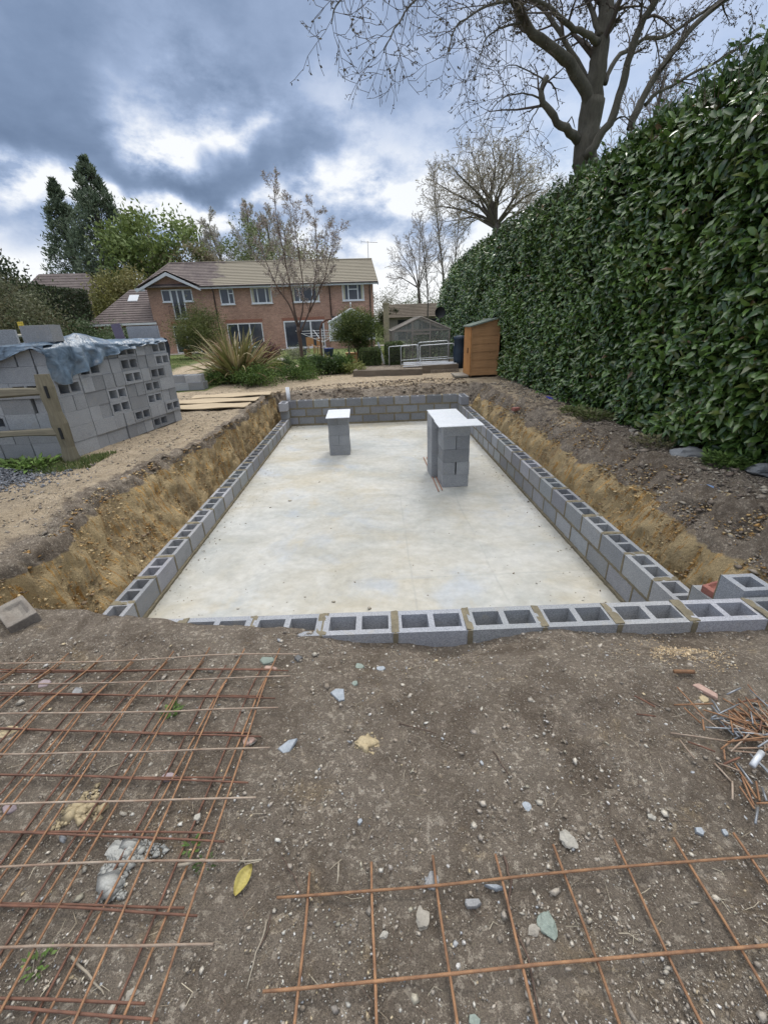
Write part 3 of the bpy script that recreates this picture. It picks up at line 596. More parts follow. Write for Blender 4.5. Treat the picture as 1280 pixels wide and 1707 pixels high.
scatter('far_bank_clods', X_, Y_, np.exp(rng.normal(-4.0, .4, n)), [(.20, .165, .13), (.14, .115, .095), (.28, .24, .19), (.24, .17, .10)], 'brown clods on the far bank behind the block wall', 'soil')
n = 1800
X_ = rng.normal(1.60, .11, n); Y_ = rng.normal(1.78, .085, n)
scatter('sawdust', X_, Y_, np.exp(rng.normal(-5.7, .35, n)), [(.55, .42, .26), (.62, .50, .34), (.45, .33, .20)], 'spill of pale orange chippings near the wall on the right', 'chippings')
n = 7000   # dark gravel heap at the left edge
g0 = atz(0, 812); X_ = g0[0]-.15+rng.normal(-.35, .42, n); Y_ = g0[1]+.25+rng.normal(0, .27, n)
zz_ = .16*np.exp(-((X_-g0[0]+.6)/.55)**2-((Y_-g0[1]-.25)/.38)**2)*rng.random(n)**.4
scatter('gravel_heap', X_, Y_, np.exp(rng.normal(-4.35, .3, n)), [(.17, .18, .20), (.11, .12, .135), (.24, .25, .27), (.2, .2, .21)], 'low heap of dark grey gravel at the left edge beside the grass', 'gravel', Z=gz(X_, Y_)+zz_, flat=.8)

# ------------------------------------------------------------------ the pool shell: slab and block walls
SZ = -.90; IX = 2.36; IY0, IY1 = 2.32, 12.22; BT = .215
mb = MB(); mb.box(-IX-.32, IX+.32, 2.02, IY1+.30, SZ-.2, SZ)
mb.build('pool_floor', M['slab'], kind='structure')

def hollow(mb, org, ax, L=.44, W=.215, H=.215, half=False, col=None, jit=.002):
    """one hollow block: org = corner, ax=(long axis, width axis) unit vectors; two square cores run down through it"""
    o = Vector(org); a, b_ = Vector(ax[0]), Vector(ax[1]); z = Vector((0, 0, 1))
    if half: xs = [0, .038, L-.038, L]; cores = [1]
    else: xs = [0, .036, L/2-.018, L/2+.018, L-.036, L]; cores = [1, 3]
    ys_ = [0, .042, W-.042, W]
    j = [random.uniform(-jit, jit) for _ in range(4)]
    def P(x, y, zz): return o+a*(x+j[0])+b_*(y+j[1]*.5)+z*(zz+(j[2]*x/L+j[3]*y/W)*.8)
    vs = []; fs = []
    def q(p): vs.extend(p); n = len(vs); fs.append((n-4, n-3, n-2, n-1))
    for i in range(len(xs)-1):
        for k in range(3):
            if i in cores and k == 1: continue
            q([P(xs[i], ys_[k], H), P(xs[i+1], ys_[k], H), P(xs[i+1], ys_[k+1], H), P(xs[i], ys_[k+1], H)])
            q([P(xs[i], ys_[k+1], 0), P(xs[i+1], ys_[k+1], 0), P(xs[i+1], ys_[k], 0), P(xs[i], ys_[k], 0)])
    for i in cores:
        x0, x1, y0, y1 = xs[i], xs[i+1], ys_[1], ys_[2]; e = .006
        A = [(x0, y0), (x1, y0), (x1, y1), (x0, y1)]; B = [(x0+e, y0+e), (x1-e, y0+e), (x1-e, y1-e), (x0+e, y1-e)]
        for t in range(4):
            u = (t+1) % 4; q([P(*A[u], H), P(*A[t], H), P(*B[t], 0), P(*B[u], 0)])
    A = [(0, 0), (L, 0), (L, W), (0, W)]
    for t in range(4):
        u = (t+1) % 4; q([P(*A[t], 0), P(*A[u], 0), P(*A[u], H), P(*A[t], H)])
    mb.add(vs, fs, col)
X1, Y1 = (1, 0, 0), (0, 1, 0)
def tone():
    t = random.uniform(.74, 1.14); return (t*random.uniform(.98, 1.03), t, t*random.uniform(.98, 1.05))
def mortar_strip(mb, p0, p1, w, h, wob=.004):
    """a strip of mortar as a slightly lumpy bar from p0 to p1, width w (vector), height h (vector)"""
    p0, p1, w, h = Vector(p0), Vector(p1), Vector(w), Vector(h); n = max(2, int((p1-p0).length/.035))
    vs = []; fs = []
    for i in range(n+1):
        p = p0.lerp(p1, i/n)
        r = [random.uniform(-wob, wob) for _ in range(4)]
        wn = w.normalized(); hn = h.normalized()
        vs += [p+wn*r[0], p+w+wn*r[1], p+w+h+hn*r[2], p+h+hn*r[3]]
    for i in range(n):
        for t in range(4):
            u = (t+1) % 4; fs.append((i*4+t, (i+1)*4+t, (i+1)*4+u, i*4+u))
    fs.append((0, 1, 2, 3)); fs.append((n*4+3, n*4+2, n*4+1, n*4))
    mb.add(vs, fs)
def wall(name, label, org, along, across, courses, s0, s1, joint0, z0, fillet=True, inner=1, special=None, jw=1.0):
    """org: the point s=0 on one long face; along/across unit axes; courses: list of (start, end) per course"""
    root = empty(name, org, label=label, cat='block wall', group='hollow block walls of the pool')
    a, b_ = Vector(along), Vector(across); B = MB(); Mo = MB(); bed = .012; H = .213
    for c, (c0, c1) in enumerate(courses):
        z = z0+c*.225; off = joint0+(.225 if c % 2 != (len(courses)-1) % 2 else 0)
        k = math.floor((c0-off)/.45); s = off+k*.45; js = []
        while s < c1-1e-6:
            lo, hi = max(s+.006, c0), min(s+.444, c1)
            if hi-lo > .05:
                full = hi-lo > .40
                hollow(B, a*lo+Vector((0, 0, z)), (along, across), L=hi-lo, H=H, half=not full, col=tone())
            if c0+.02 < s < c1-.02: js.append(s)
            s += .45
        top = (c == len(courses)-1)
        for s in js:    # perpend joints
            w = random.uniform(.018, .032)*jw
            for fc in (-.0045, BT-.010):
                mortar_strip(Mo, a*(s-w/2)+b_*fc+Vector((0, 0, z)), a*(s-w/2)+b_*fc+Vector((0, 0, z+H-.001)), a*w, b_*.0145, .0025)
            w = random.uniform(.042, .065)
            for q in range(1):
                mortar_strip(Mo, a*(s-w/2)+b_*.004+Vector((0, 0, z+H-.03)), a*(s-w/2)+b_*(BT-.004)+Vector((0, 0, z+H-.03)), a*w, Vector((0, 0, .0345)), .008)
        for fc in (-.004, BT-.034):    # bed joint below this course
            mortar_strip(Mo, a*c0+b_*fc+Vector((0, 0, z-.016)), a*c1+b_*fc+Vector((0, 0, z-.020-.006*(jw-1))), b_*.038, Vector((0, 0, .029+.018*(jw-1))), .004)
    if fillet:
        f = -.022 if inner > 0 else BT-.012
        mortar_strip(Mo, a*courses[0][0]+b_*f+Vector((0, 0, z0-.03)), a*courses[0][1]+b_*f+Vector((0, 0, z0-.03)), b_*.034, Vector((0, 0, .036)), .005)
    B.build('blocks', M['block'], root, bevel=.0025); Mo.build('mortar', M['mortar'], root)
    return root
zb = SZ+.028
nwj = 0.97
wall('block_wall', 'near block wall across the foot of the pool, its open tops edged by the rough soil', (0, 0, 0), X1, Y1, [(-2.575, 2.78)]*4, 0, 0, .97+.0, -.005-.213-3*.225, fillet=False)
# turn the near wall very slightly and set it down
nw = [o for o in bpy.data.objects if o.name == 'block_wall'][0]; nw.location = (0, 2.063, 0); nw.rotation_euler = (0, 0, R(-.9))
j = atz(259, 962.5, -.66)[1]
wall('block_wall', 'low left block wall of one course running beside the steep clay bank', (-IX-BT, 0, 0), Y1, X1, [(2.36, IY1)], 0, 0, j, zb, inner=-1)
lw = MB(); lm = MB()
j = atz(1037.6, 925.3, -.44)[1]
wall('block_wall', 'right block wall of two courses below the laurel side bank', (IX, 0, 0), Y1, X1, [(2.36, IY1)]*2, 0, 0, j, zb, inner=1)
wall('block_wall', 'far block wall of three courses in front of the brown earth bank', (0, IY1, 0), X1, Y1, [(-IX-BT, IX+BT)]*3, 0, 0, .12, zb, inner=1, jw=1.8)
# corner steps that rise to the far wall, and the racked near right corner
def corner(label, items, nm='corner_blocks'):
    root = empty('corner_return', items[0][0], label=label, cat='block corner', group='stepped block corners of the pool walls'); B = MB(); Mo = MB()
    base = Vector(items[0][0])
    for org, L, ax in items:
        o = Vector(org)-base; hollow(B, o, ax, L=L, H=.213, half=L < .4, col=tone())
        a, b_ = Vector(ax[0]), Vector(ax[1])
        mortar_strip(Mo, o-b_*.004+Vector((0, 0, -.014)), o+a*L-b_*.004+Vector((0, 0, -.014)), b_*(BT+.008), Vector((0, 0, .018)), .003)
        mortar_strip(Mo, o+a*(L-.0)+b_*.0+Vector((0, 0, .0)), o+a*(L-.0)+b_*0+Vector((0, 0, .211)), a*.011, b_*.02, .002)
    B.build('blocks', M['block'], root, bevel=.0025); Mo.build('mortar', M['mortar'], root)
YX = (Y1, X1)
corner('two steps of block at the far left corner beside the white pipe', [((-IX-BT, IY1-.225, zb+.225), .21, YX), ((-IX-BT, IY1-.33, zb+.45), .32, YX)])
corner('single block raised above the far right corner of the walls', [((IX, IY1-.44, zb+.45), .43, YX)])
corner('stepped block corner rising to the near wall beside the loose brick', [((IX, 2.285, zb+.45), .41, YX), ((IX, 2.285, zb+.675), .20, YX)])

n = 2600; e = rng.integers(0, 4, n); q = rng.random(n); o_ = np.abs(rng.normal(0, .16, n))+.03; o_ = np.where(rng.random(n) < .25, rng.random(n)*2.2, o_)
X_ = np.where(e == 0, -IX+o_, np.where(e == 1, IX-o_, (q*2-1)*IX*.98)); Y_ = np.where(e < 2, 2.4+q*9.7, np.where(e == 2, IY1-o_, 2.4+o_)); kp = (X_ > -2.33) & (X_ < 2.33) & (Y_ < 12.18)
scatter('mortar_droppings', X_[kp], Y_[kp], np.exp(rng.normal(-5.3, .5, kp.sum())), [(.34, .31, .25), (.26, .23, .18), (.42, .40, .35), (.22, .17, .11)], 'dropped crumbs of mortar and earth on the slab, thickest beside the walls', 'mortar', Z=np.full(kp.sum(), SZ), flat=.5)
# ------------------------------------------------------------------ loose blocks
def block_mesh(nm='concrete_block'):
    B = MB(); hollow(B, (-.22, -.1075, -.1075), (X1, Y1), jit=0); o = B.build(nm, M['block'])
    bm = bmesh.new(); bm.from_mesh(o.data); bmesh.ops.remove_doubles(bm, verts=bm.verts, dist=1e-5); bm.to_mesh(o.data); bm.free()
    at = o.data.attributes.new('tint', 'FLOAT_COLOR', 'FACE'); at.data.foreach_set('color', np.ones(len(o.data.polygons)*4, np.float32))
    b = o.modifiers.new('bevel', 'BEVEL'); b.width = .003; b.segments = 1; b.limit_method = 'ANGLE'
    return o
PROTO = block_mesh(); _pu = [False]
def put_block(loc, yaw=0.0, lay='up', label='', group=None, jit=.004, ry=0.0):
    o = PROTO if not _pu[0] else PROTO.copy()
    if _pu[0]: COL.objects.link(o)
    _pu[0] = True
    e = Matrix.Rotation(yaw+random.uniform(-1, 1)*jit*2, 4, 'Z')
    if lay == 'side': e = e @ Matrix.Rotation(R(90), 4, 'X')
    if ry: e = e @ Matrix.Rotation(ry, 4, 'Y')
    o.matrix_world = Matrix.Translation(Vector(loc)+Vector((random.uniform(-1, 1)*jit, random.uniform(-1, 1)*jit, 0))) @ e
    return tag(o, label, 'concrete block', group)
ORD = ['bottom', 'second', 'third', 'fourth', 'fifth', 'sixth', 'seventh', 'eighth']
# piers: courses alternate one long face / two ends
def pier(x, y, n, who, group, first_long=True, yaw=0.0, back=True):
    c, s = math.cos(yaw), math.sin(yaw)
    for k in range(n):
        z = SZ+.004+.1075+k*.2175; lng = (k % 2 == 0) == first_long
        for q in (0, 1):
            if lng: dx, dy, yw = 0, (.1085 if q == 0 else .3275), 0; w_ = 'front' if q == 0 else 'back'
            else: dx, dy, yw = (-.1125 if q == 0 else .1125), .22, R(90); w_ = 'left half' if q == 0 else 'right half'
            put_block((x+dx*c-dy*s, y+dx*s+dy*c, z), yaw+yw, 'up', f"{ORD[k]} course block of {who}, {w_}", group, .007)
pier(-.77, 9.06, 4, 'the lone left pier', 'blocks of the left pier', True, R(2))
pier(1.32, 6.82, 5, 'the front right pier', 'blocks of the front right pier', True, R(2))
pier(1.20, 7.36, 5, 'the rear right pier', 'blocks of the rear right pier', False, R(3))
def board(cx, cy, z, sx, sy, yaw, label, th=.012):
    B = MB(); B.box(-sx/2, sx/2, -sy/2, sy/2, 0, th); o = B.build('cover_board', M['white'], bevel=.002, label=label, cat='board', group='white boards capping the piers')
    o.location = (cx, cy, z); o.rotation_euler = (0, 0, yaw); return o
board(-.75, 9.14, SZ+.004+4*.2175, .48, .92, R(1.5), 'white board capping the lone left pier')
board(1.25, 7.42, SZ+.004+5*.2175, .54, 1.10, R(1), 'long white board on the rear right pier, its end tucked under the nearer board')
board(1.32, 6.72, SZ+.004+5*.2175+.013, .70, .46, R(1.5), 'white board set crossways on the front right pier, jutting to the right', .014)
for i, (a, b_) in enumerate((((706, 762), (731, 819)), ((711, 762), (737, 817)))):
    p, q = atz(*a, SZ+.012), atz(*b_, SZ+.012); B = MB(); mid = (Vector(p)+Vector(q))/2
    B.tube([Vector(p)-mid, Vector((0, 0, .0)), Vector(q)-mid], .009, 8); o = B.build('metal_rod', M['copper'], smooth=True, label=['left one of two thin brown rods lying on the slab by the piers', 'right one of two thin brown rods lying on the slab, nearest the piers'][i], cat='rod', group='thin rods on the slab'); o.location = mid
# white pipe at the far left corner
p = atz(480.5, 669, -.2); B = MB(); B.lathe([(.0, 0), (.055, 0), (.055, .55), (.05, .55), (.05, .3)], 20); o = B.build('plastic_pipe', M['upvc'], smooth=True, label='short white plastic pipe upright at the far left corner of the walls', cat='pipe'); o.location = (-IX-.05, IY1+.33, -.42)
# loose blocks and bricks by the walls
def brick_obj(loc, rot, mat, label, cat='brick', s=(.215, .1025, .065), nm='brick', frog=True, bevel=.006):
    bm = bmesh.new(); bmesh.ops.create_grid(bm, x_segments=8, y_segments=6, size=.5)
    bm.free(); B = MB(); nx, ny = 13, 9; x_, y_, z_ = s
    vs = []; fs = []
    def top(i, k):
        u, v_ = i/(nx-1), k/(ny-1); d = 0
        if frog:
            fu = min(u, 1-u)/.22; fv = min(v_, 1-v_)/.25; d = -.028*smooth01(np.array(min(fu, fv)-.7)*2)
        return (x_*(u-.5), y_*(v_-.5), z_/2+float(d)+random.uniform(-.0012, .0012))
    for i in range(nx):
        for k in range(ny): vs.append(top(i, k))
    for i in range(nx-1):
        for k in range(ny-1): a = i*ny+k; fs.append((a, a+ny, a+ny+1, a+1))
    per = [(i, 0) for i in range(nx)]+[(nx-1, k) for k in range(1, ny)]+[(i, ny-1) for i in range(nx-2, -1, -1)]+[(0, k) for k in range(ny-2, 0, -1)]
    tops = [i*ny+k for i, k in per]; base = len(vs)
    for i, k in per: vs.append((x_*(i/(nx-1)-.5)+random.uniform(-.001, .001), y_*(k/(ny-1)-.5)+random.uniform(-.001, .001), -z_/2))
    n_ = len(per)
    for t in range(n_): u = (t+1) % n_; fs.append((base+t, base+u, tops[u], tops[t]))
    fs.append(tuple(base+t for t in reversed(range(n_))))
    B.add(vs, fs); o = B.build(nm, mat, bevel=bevel, label=label, cat=cat); o.location = loc; o.rotation_euler = rot; return o
brick_obj((2.475, 2.585, zb+.45+.213+.034), (R(4), R(-6), R(12)), M['redbrick'], 'weathered red brick lying frog up on the stepped corner at the right')
p = atz(30, 1036, .06)
M['oldbrick'] = simple('old_brick', (.27, .245, .21), (.19, .165, .14), 12, .95, .8, .004, fine=90)
brick_obj((p[0]-.0, p[1]+.02, g1(p[0], p[1])+.045), (R(8), R(10), R(-38)), M['oldbrick'], 'old grey-brown brick lying frog up on the soil at the left edge', s=(.235, .16, .085))
# ------------------------------------------------------------------ the tall block stack under the tarpaulin
A0, A1 = Vector((-4.47, 6.40, 0)), Vector((-3.98, 9.02, 0))
du = (A1-A0).normalized(); dn = Vector((-du.y, du.x, 0)); yawF = math.atan2(du.y, du.x)
ROWS = [['L', 'E', 'L', 'E', 'E', 'E', 'H', 'E', 'E'], ['L', 'L', 'E', 'E', 'H', 'E', 'E', 'H'], ['L', 'E', 'E', 'H', 'L', 'H', 'E', 'E'],
        ['E', 'E', 'L', 'H', 'E', 'E', 'H', 'L'], ['H', 'E', 'E', 'E', 'E', 'H', 'E', 'H', 'E'], ['L', 'H', 'E', 'E', 'H', 'E', 'E', 'H'], ['H', 'H', 'E', 'E', 'H', 'E', 'E', 'H']]
CNT = ['first', 'second', 'third', 'fourth', 'fifth', 'sixth', 'seventh', 'eighth', 'ninth']
LOOK = {'L': 'long side', 'E': 'end', 'H': 'two holes'}
zst = .012; GR = 'concrete blocks in the tarpaulin covered stack'
lean = .0
for r, row in enumerate(ROWS):
    s = 0.0; z = zst+.1075+r*.2175; push = random.uniform(-.012, .012)
    for i, ch in enumerate(row):
        wdt = .2225 if ch == 'E' else .445
        # packs: small gaps at the pack joints
        gap = .012*(s > .9)+.016*(s > 1.75)
        dep = .22 if ch == 'E' else .1075
        p = A0+du*(s+wdt/2+gap-.01)+dn*(dep+push+random.uniform(-.010, .010)+.0)
        lbl = f"{CNT[i]} block from the near corner showing its {LOOK[ch]}, {ORD[r]} course of the tarpaulin covered stack" if False else f"{LOOK[ch]} block, {ORD[r]} course of tarpaulin stack, {CNT[i]} along from near corner"
        put_block((p.x, p.y, z), yawF if ch != 'E' else yawF+R(90), 'side' if ch == 'H' else 'up', lbl, GR, .003)
        s += wdt
# the end that faces the camera, running left from the corner
ER = [['L', 'L', 'L', 'L', 'L'], ['L', 'E', 'L', 'L', 'E', 'L'], ['E', 'L', 'H', 'E', 'L', 'L'], ['L', 'L', 'H', 'L', 'L'], ['H', 'L', 'H', 'L', 'L'], ['L', 'E', 'L', 'L', 'L'], ['E', 'L', 'L', 'L', 'L']]
ex = -Vector((1, 0, 0)); ey = Vector((0, 1, 0))
for r, row in enumerate(ER):
    first = ROWS[r][0]; s = .45 if first == 'E' else .225; z = zst+.1075+r*.2175
    for i, ch in enumerate(row):
        wdt = .2235 if ch == 'E' else .447; dep = .22 if ch == 'E' else .1075
        p = A0+ex*(s+wdt/2)+ey*(dep+.03+random.uniform(-.014, .014))
        put_block((p.x, p.y, z), 0 if ch != 'E' else R(90), 'side' if ch == 'H' else 'up', f"{LOOK[ch]} block, {ORD[r]} course behind the fence rails, {CNT[i]} left of stack corner", GR, .003)
        s += wdt
# tarpaulin: a sheet laid over the top, hanging over the two visible faces
def tarp():
    nu, nv = 150, 120; top = zst+7*.2175+.012
    U = np.linspace(-.06, 2.68, nu)       # along the long face
    V = np.linspace(-1, 2.6, nv)          # v<0 hangs down the long face, v>0 lies across the top
    U, V = np.meshgrid(U, V, indexing='ij')
    drop = interp(U.ravel(), [(-.06, .40), (.06, .50), (.22, .50), (.32, .40), (.55, .36), (.8, .27), (1.05, .19), (1.4, .13), (1.8, .09), (2.2, .05), (2.68, .02)]).reshape(U.shape)
    drop = drop+.025*fbm(U*6, U*0, 0, 3, 7)
    t = np.clip(-V, 0, 1)
    hang = drop*t
    across = np.clip(V, 0, None)
    wr = fbm(U*1.5+V*.8, V*1.8, 0, 3, 15); ridg = 1-np.abs(fbm(U*3.3+V*2, V*1.5-U, 0, 3, 19))*2.4
    Z = top+np.where(V > 0, .045*(wr+.5)+.03*np.clip(ridg, 0, 1)*np.exp(-across*1.2)+.16*np.exp(-((U-.8)/.6)**2)*smooth01(across/.15)*np.exp(-across/.5), 0)-hang+np.where(V > 0, .0, .02*wr)
    out = np.where(V < 0, .022+.045*np.abs(fbm(U*4, t*1.2, 0, 2, 25))*np.minimum(1, t*4)+.035*np.sin(U*17+4*fbm(U*2, t, 0, 3, 8))*t+.03*t, .022*(1-smooth01(across/.05)))
    px = A0.x+du.x*U+dn.x*(across-out); py = A0.y+du.y*U+dn.y*(across-out)
    # the near end, over the faces behind the fence: bend down beyond the edge
    P = np.stack([px, py, Z], -1)
    idx = np.arange(nu*nv).reshape(nu, nv)
    F = np.stack([idx[:-1, :-1], idx[1:, :-1], idx[1:, 1:], idx[:-1, 1:]], -1).reshape(-1, 4)
    root = empty('tarpaulin', (0, 0, 0), label='crumpled blue silver tarpaulin draped over the tall block stack', cat='tarpaulin')
    o = np_mesh('top_sheet', P.reshape(-1, 3), F, M['tarp'], root, smooth=True)
    # skirt on the near end face
    nu2, nv2 = 110, 26; S = np.linspace(-.02, 2.1, nu2); T = np.linspace(0, 1, nv2); S, T = np.meshgrid(S, T, indexing='ij')
    dr = interp(S.ravel(), [(-.02, .12), (.12, .03), (.28, .07), (.5, .14), (.7, .20), (1.1, .22), (2.1, .2)]).reshape(S.shape)
    w = fbm(S*5, T*2, 0, 4, 35)
    X = A0.x-S; Yv = A0.y+.0-(.03+.05*np.abs(w)*T+.02*T); Zv = top+.03-dr*T+.015*w
    idx = np.arange(nu2*nv2).reshape(nu2, nv2); F = np.stack([idx[:-1, :-1], idx[:-1, 1:], idx[1:, 1:], idx[1:, :-1]], -1).reshape(-1, 4)
    np_mesh('near_flap', np.stack([X, Yv, Zv], -1).reshape(-1, 3), F, M['tarp'], root, smooth=True)
    # top over the end part
    nu3, nv3 = 60, 40; S = np.linspace(-.02, 2.1, nu3); T = np.linspace(0, 1.2, nv3); S, T = np.meshgrid(S, T, indexing='ij')
    w = fbm(S*3, T*3, 0, 4, 45); X = A0.x-S+T*.0; Zv = top+.03+.05*(w+.4)*smooth01(T/.2)
    idx = np.arange(nu3*nv3).reshape(nu3, nv3); F = np.stack([idx[:-1, :-1], idx[:-1, 1:], idx[1:, 1:], idx[1:, :-1]], -1).reshape(-1, 4)
    np_mesh('left_sheet', np.stack([X, A0.y-.03+T, Zv], -1).reshape(-1, 3), F, M['tarp'], root, smooth=True)
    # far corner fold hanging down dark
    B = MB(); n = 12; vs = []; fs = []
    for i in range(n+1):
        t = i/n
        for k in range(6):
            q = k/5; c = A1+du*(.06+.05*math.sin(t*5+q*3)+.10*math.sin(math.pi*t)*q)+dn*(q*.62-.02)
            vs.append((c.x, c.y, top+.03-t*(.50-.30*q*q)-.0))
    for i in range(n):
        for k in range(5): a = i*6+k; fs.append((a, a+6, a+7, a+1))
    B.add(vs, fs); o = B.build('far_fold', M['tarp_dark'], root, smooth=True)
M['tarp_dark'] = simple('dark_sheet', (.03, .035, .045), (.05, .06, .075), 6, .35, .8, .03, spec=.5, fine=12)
tarp()
TOPZ = zst+7*.2165
p = atY(79, 578, 6.72); put_block((p[0]-.02, 6.74, TOPZ+.20), R(-4), 'up', 'single concrete block weighing down the tarpaulin', None)
p = atY(2, 575, 6.8); put_block((p[0], 6.8, TOPZ+.16), R(30), 'up', 'pale block on the tarpaulin at the left edge of the picture', None)
# things standing on the stack
B = MB(); p = atY(17, 571, 7.4); q = atY(42, 559, 7.4); z0 = TOPZ+.07
B.tube([(p[0], 7.4, z0), (p[0]+.01, 7.4, q[2]-.05), (p[0]+.05, 7.4, q[2]), (q[0]-.02, 7.4, q[2]), (q[0]+.02, 7.4, q[2]-.05), (q[0]+.02, 7.4, z0)], .022, 8)
B.build('tube_handle', M['cream'], smooth=True, label='cream bent tube handle standing up behind the tarpaulin', cat='handle')
root = empty('spirit_level', (q[0]+.03, 7.35, z0), label='yellow and red tool standing upright beside the block on the tarpaulin', cat='tool')
B = MB(); B.box(-.018, .018, -.012, .012, 0, .20); B.box(-.012, .012, -.016, -.010, .05, .16); B.build('shaft', M['red'], root, bevel=.003)
B = MB(); B.box(-.035, .035, -.02, .02, .205, .31); B.tube([(-.03, 0, .26), (.03, 0, .26)], .026, 10); B.build('head', M['yellow'], root, bevel=.005)
B = MB(); a = atY(190, 536, 9.3); b_ = atY(202, 570, 9.2); B.box(-.09, .09, -.012, .012, 0, .62, Matrix.Rotation(R(-6), 4, 'Y'))
o = B.build('plank', M['purple'], bevel=.003, label='purple-grey plank leaning up behind the tarpaulin', cat='plank'); o.location = (b_[0]+.02, 9.25, TOPZ-.28)
a = atY(212, 551, 9.3); b_ = atY(262, 549, 9.3); B = MB(); B.box(0, b_[0]-a[0]+.02, -.02, .02, 0, .55); B.box(.02, b_[0]-a[0], -.024, -.021, .03, .52)
o = B.build('grey_sheet', M['greypanel'], bevel=.003, label='plain grey sheet standing on edge behind the stack', cat='panel'); o.location = (a[0], 9.32, TOPZ-.27)
# ------------------------------------------------------------------ post and rail fence
px_, py_ = -4.40, 6.12
root = empty('post_and_rail_fence', (px_, py_, g1(px_, py_)), label='weathered split oak post and rail fence before the block stack', cat='fence')
def post(x, y, h=1.22):
    B = MB(); pts = []; n = 9
    for i in range(n): t = i/(n-1); pts.append((x+.012*math.sin(t*5), y+.008*math.sin(t*7), -.1+t*(h+.1)))
    B.tube(pts, [.105+.012*math.sin(i*2.1) for i in range(n)], 9)
    vs = B.v; B.v = [(v[0]*1.0, (v[1]-y)*.72+y, v[2]) for v in vs]
    return B
post(0, 0).build('post', M['post'], root); post(-2.3, .1).build('post', M['post'], root)
for h_ in (.44, 1.00):     # shade of the post's mortices put in as black boxes
    B = MB(); B.box(.018, .05, -.086, -.07, h_-.085, h_+.075); B.build('mortice_shade', M['black'], root)
for h_, sag in ((1.0, .04), (.44, .02)):
    B = MB(); n = 14; vs = []; fs = []
    for i in range(n+1):
        t = i/n; x = .04-t*2.38; cz = h_+.015*math.sin(t*6)-sag*math.sin(math.pi*t)*.6; cy = -.02+.12*t*0; w_ = .058+.012*math.sin(t*9+h_*5); d_ = .035
        vs += [(x, cy-d_, cz-w_*.55), (x, cy+d_, cz-w_), (x, cy+d_*.4, cz+w_), (x, cy-d_*.8, cz+w_*.75)]
    for i in range(n):
        for t in range(4): u = (t+1) % 4; fs.append((i*4+t, i*4+u, (i+1)*4+u, (i+1)*4+t))
    fs += [(0, 3, 2, 1), (n*4, n*4+1, n*4+2, n*4+3)]
    B.add(vs, fs); B.build('rail', M['rail'], root, bevel=.006)
# ------------------------------------------------------------------ sheets of ply on the left bank, small block stack
def sheet(cx, cy, sx, sy, yaw, z, label, pitch=0):
    B = MB(); nx, ny = 14, 6; vs = []; fs = []
    for s_, zz in ((1, .009), (0, -.009)):
        for i in range(nx+1):
            for k in range(ny+1):
                x, y = sx*(i/nx-.5), sy*(k/ny-.5); vs.append((x, y, zz+.010*math.sin(i*.7+k*.5)))
    o_ = (nx+1)*(ny+1)
    for i in range(nx):
        for k in range(ny): a = i*(ny+1)+k; fs += [(a, a+ny+1, a+ny+2, a+1), (o_+a, o_+a+1, o_+a+ny+2, o_+a+ny+1)]
    for i in range(nx): a = i*(ny+1); fs.append((a, o_+a, o_+a+ny+1, a+ny+1)); a = i*(ny+1)+ny; fs.append((a, a+ny+1, o_+a+ny+1, o_+a))
    for k in range(ny): fs.append((k, k+1, o_+k+1, o_+k)); a = nx*(ny+1)+k; fs.append((a, o_+a, o_+a+1, a+1))
    B.add(vs, fs); o = B.build('plywood_sheet', M['ply'], label=label, cat='plywood sheet', group='plywood sheets on the left bank'); o.location = (cx, cy, z); o.rotation_euler = (0, pitch, yaw); return o
sheet(-3.95, 10.35, 2.0, .62, R(-1), .05, 'nearest plywood sheet lying on the bank above the pit')
sheet(-4.15, 11.15, 2.44, .60, R(1.5), .052, 'middle plywood sheet lying on the bank')
sheet(-3.75, 11.85, 2.0, .60, R(6), .075, 'farthest plywood sheet lying towards the spiky plant')
for k, (dx, r, ch) in enumerate(((0, 0, 'left'), (.45, 0, 'right'), (-.08, 1, 'left'), (.37, 1, 'right'))):
    p0 = (-5.82, 13.75); put_block((p0[0]+dx, p0[1]+.02*r, .02+.1075+r*.2165), R(4), 'up', f"{ch} block, {ORD[r]} course of the small stack by the lawn", 'blocks in the small stack', .01)
for k in range(4): put_block((-5.84+.45*(k%2)-.05*(k//2), 14.0, .02+.1075+.2165*(k//2)), R(4), 'up', f"{['lower left','lower right','upper left','upper right'][k]} block in the back row of the small lawn stack", 'blocks in the small stack', .01)
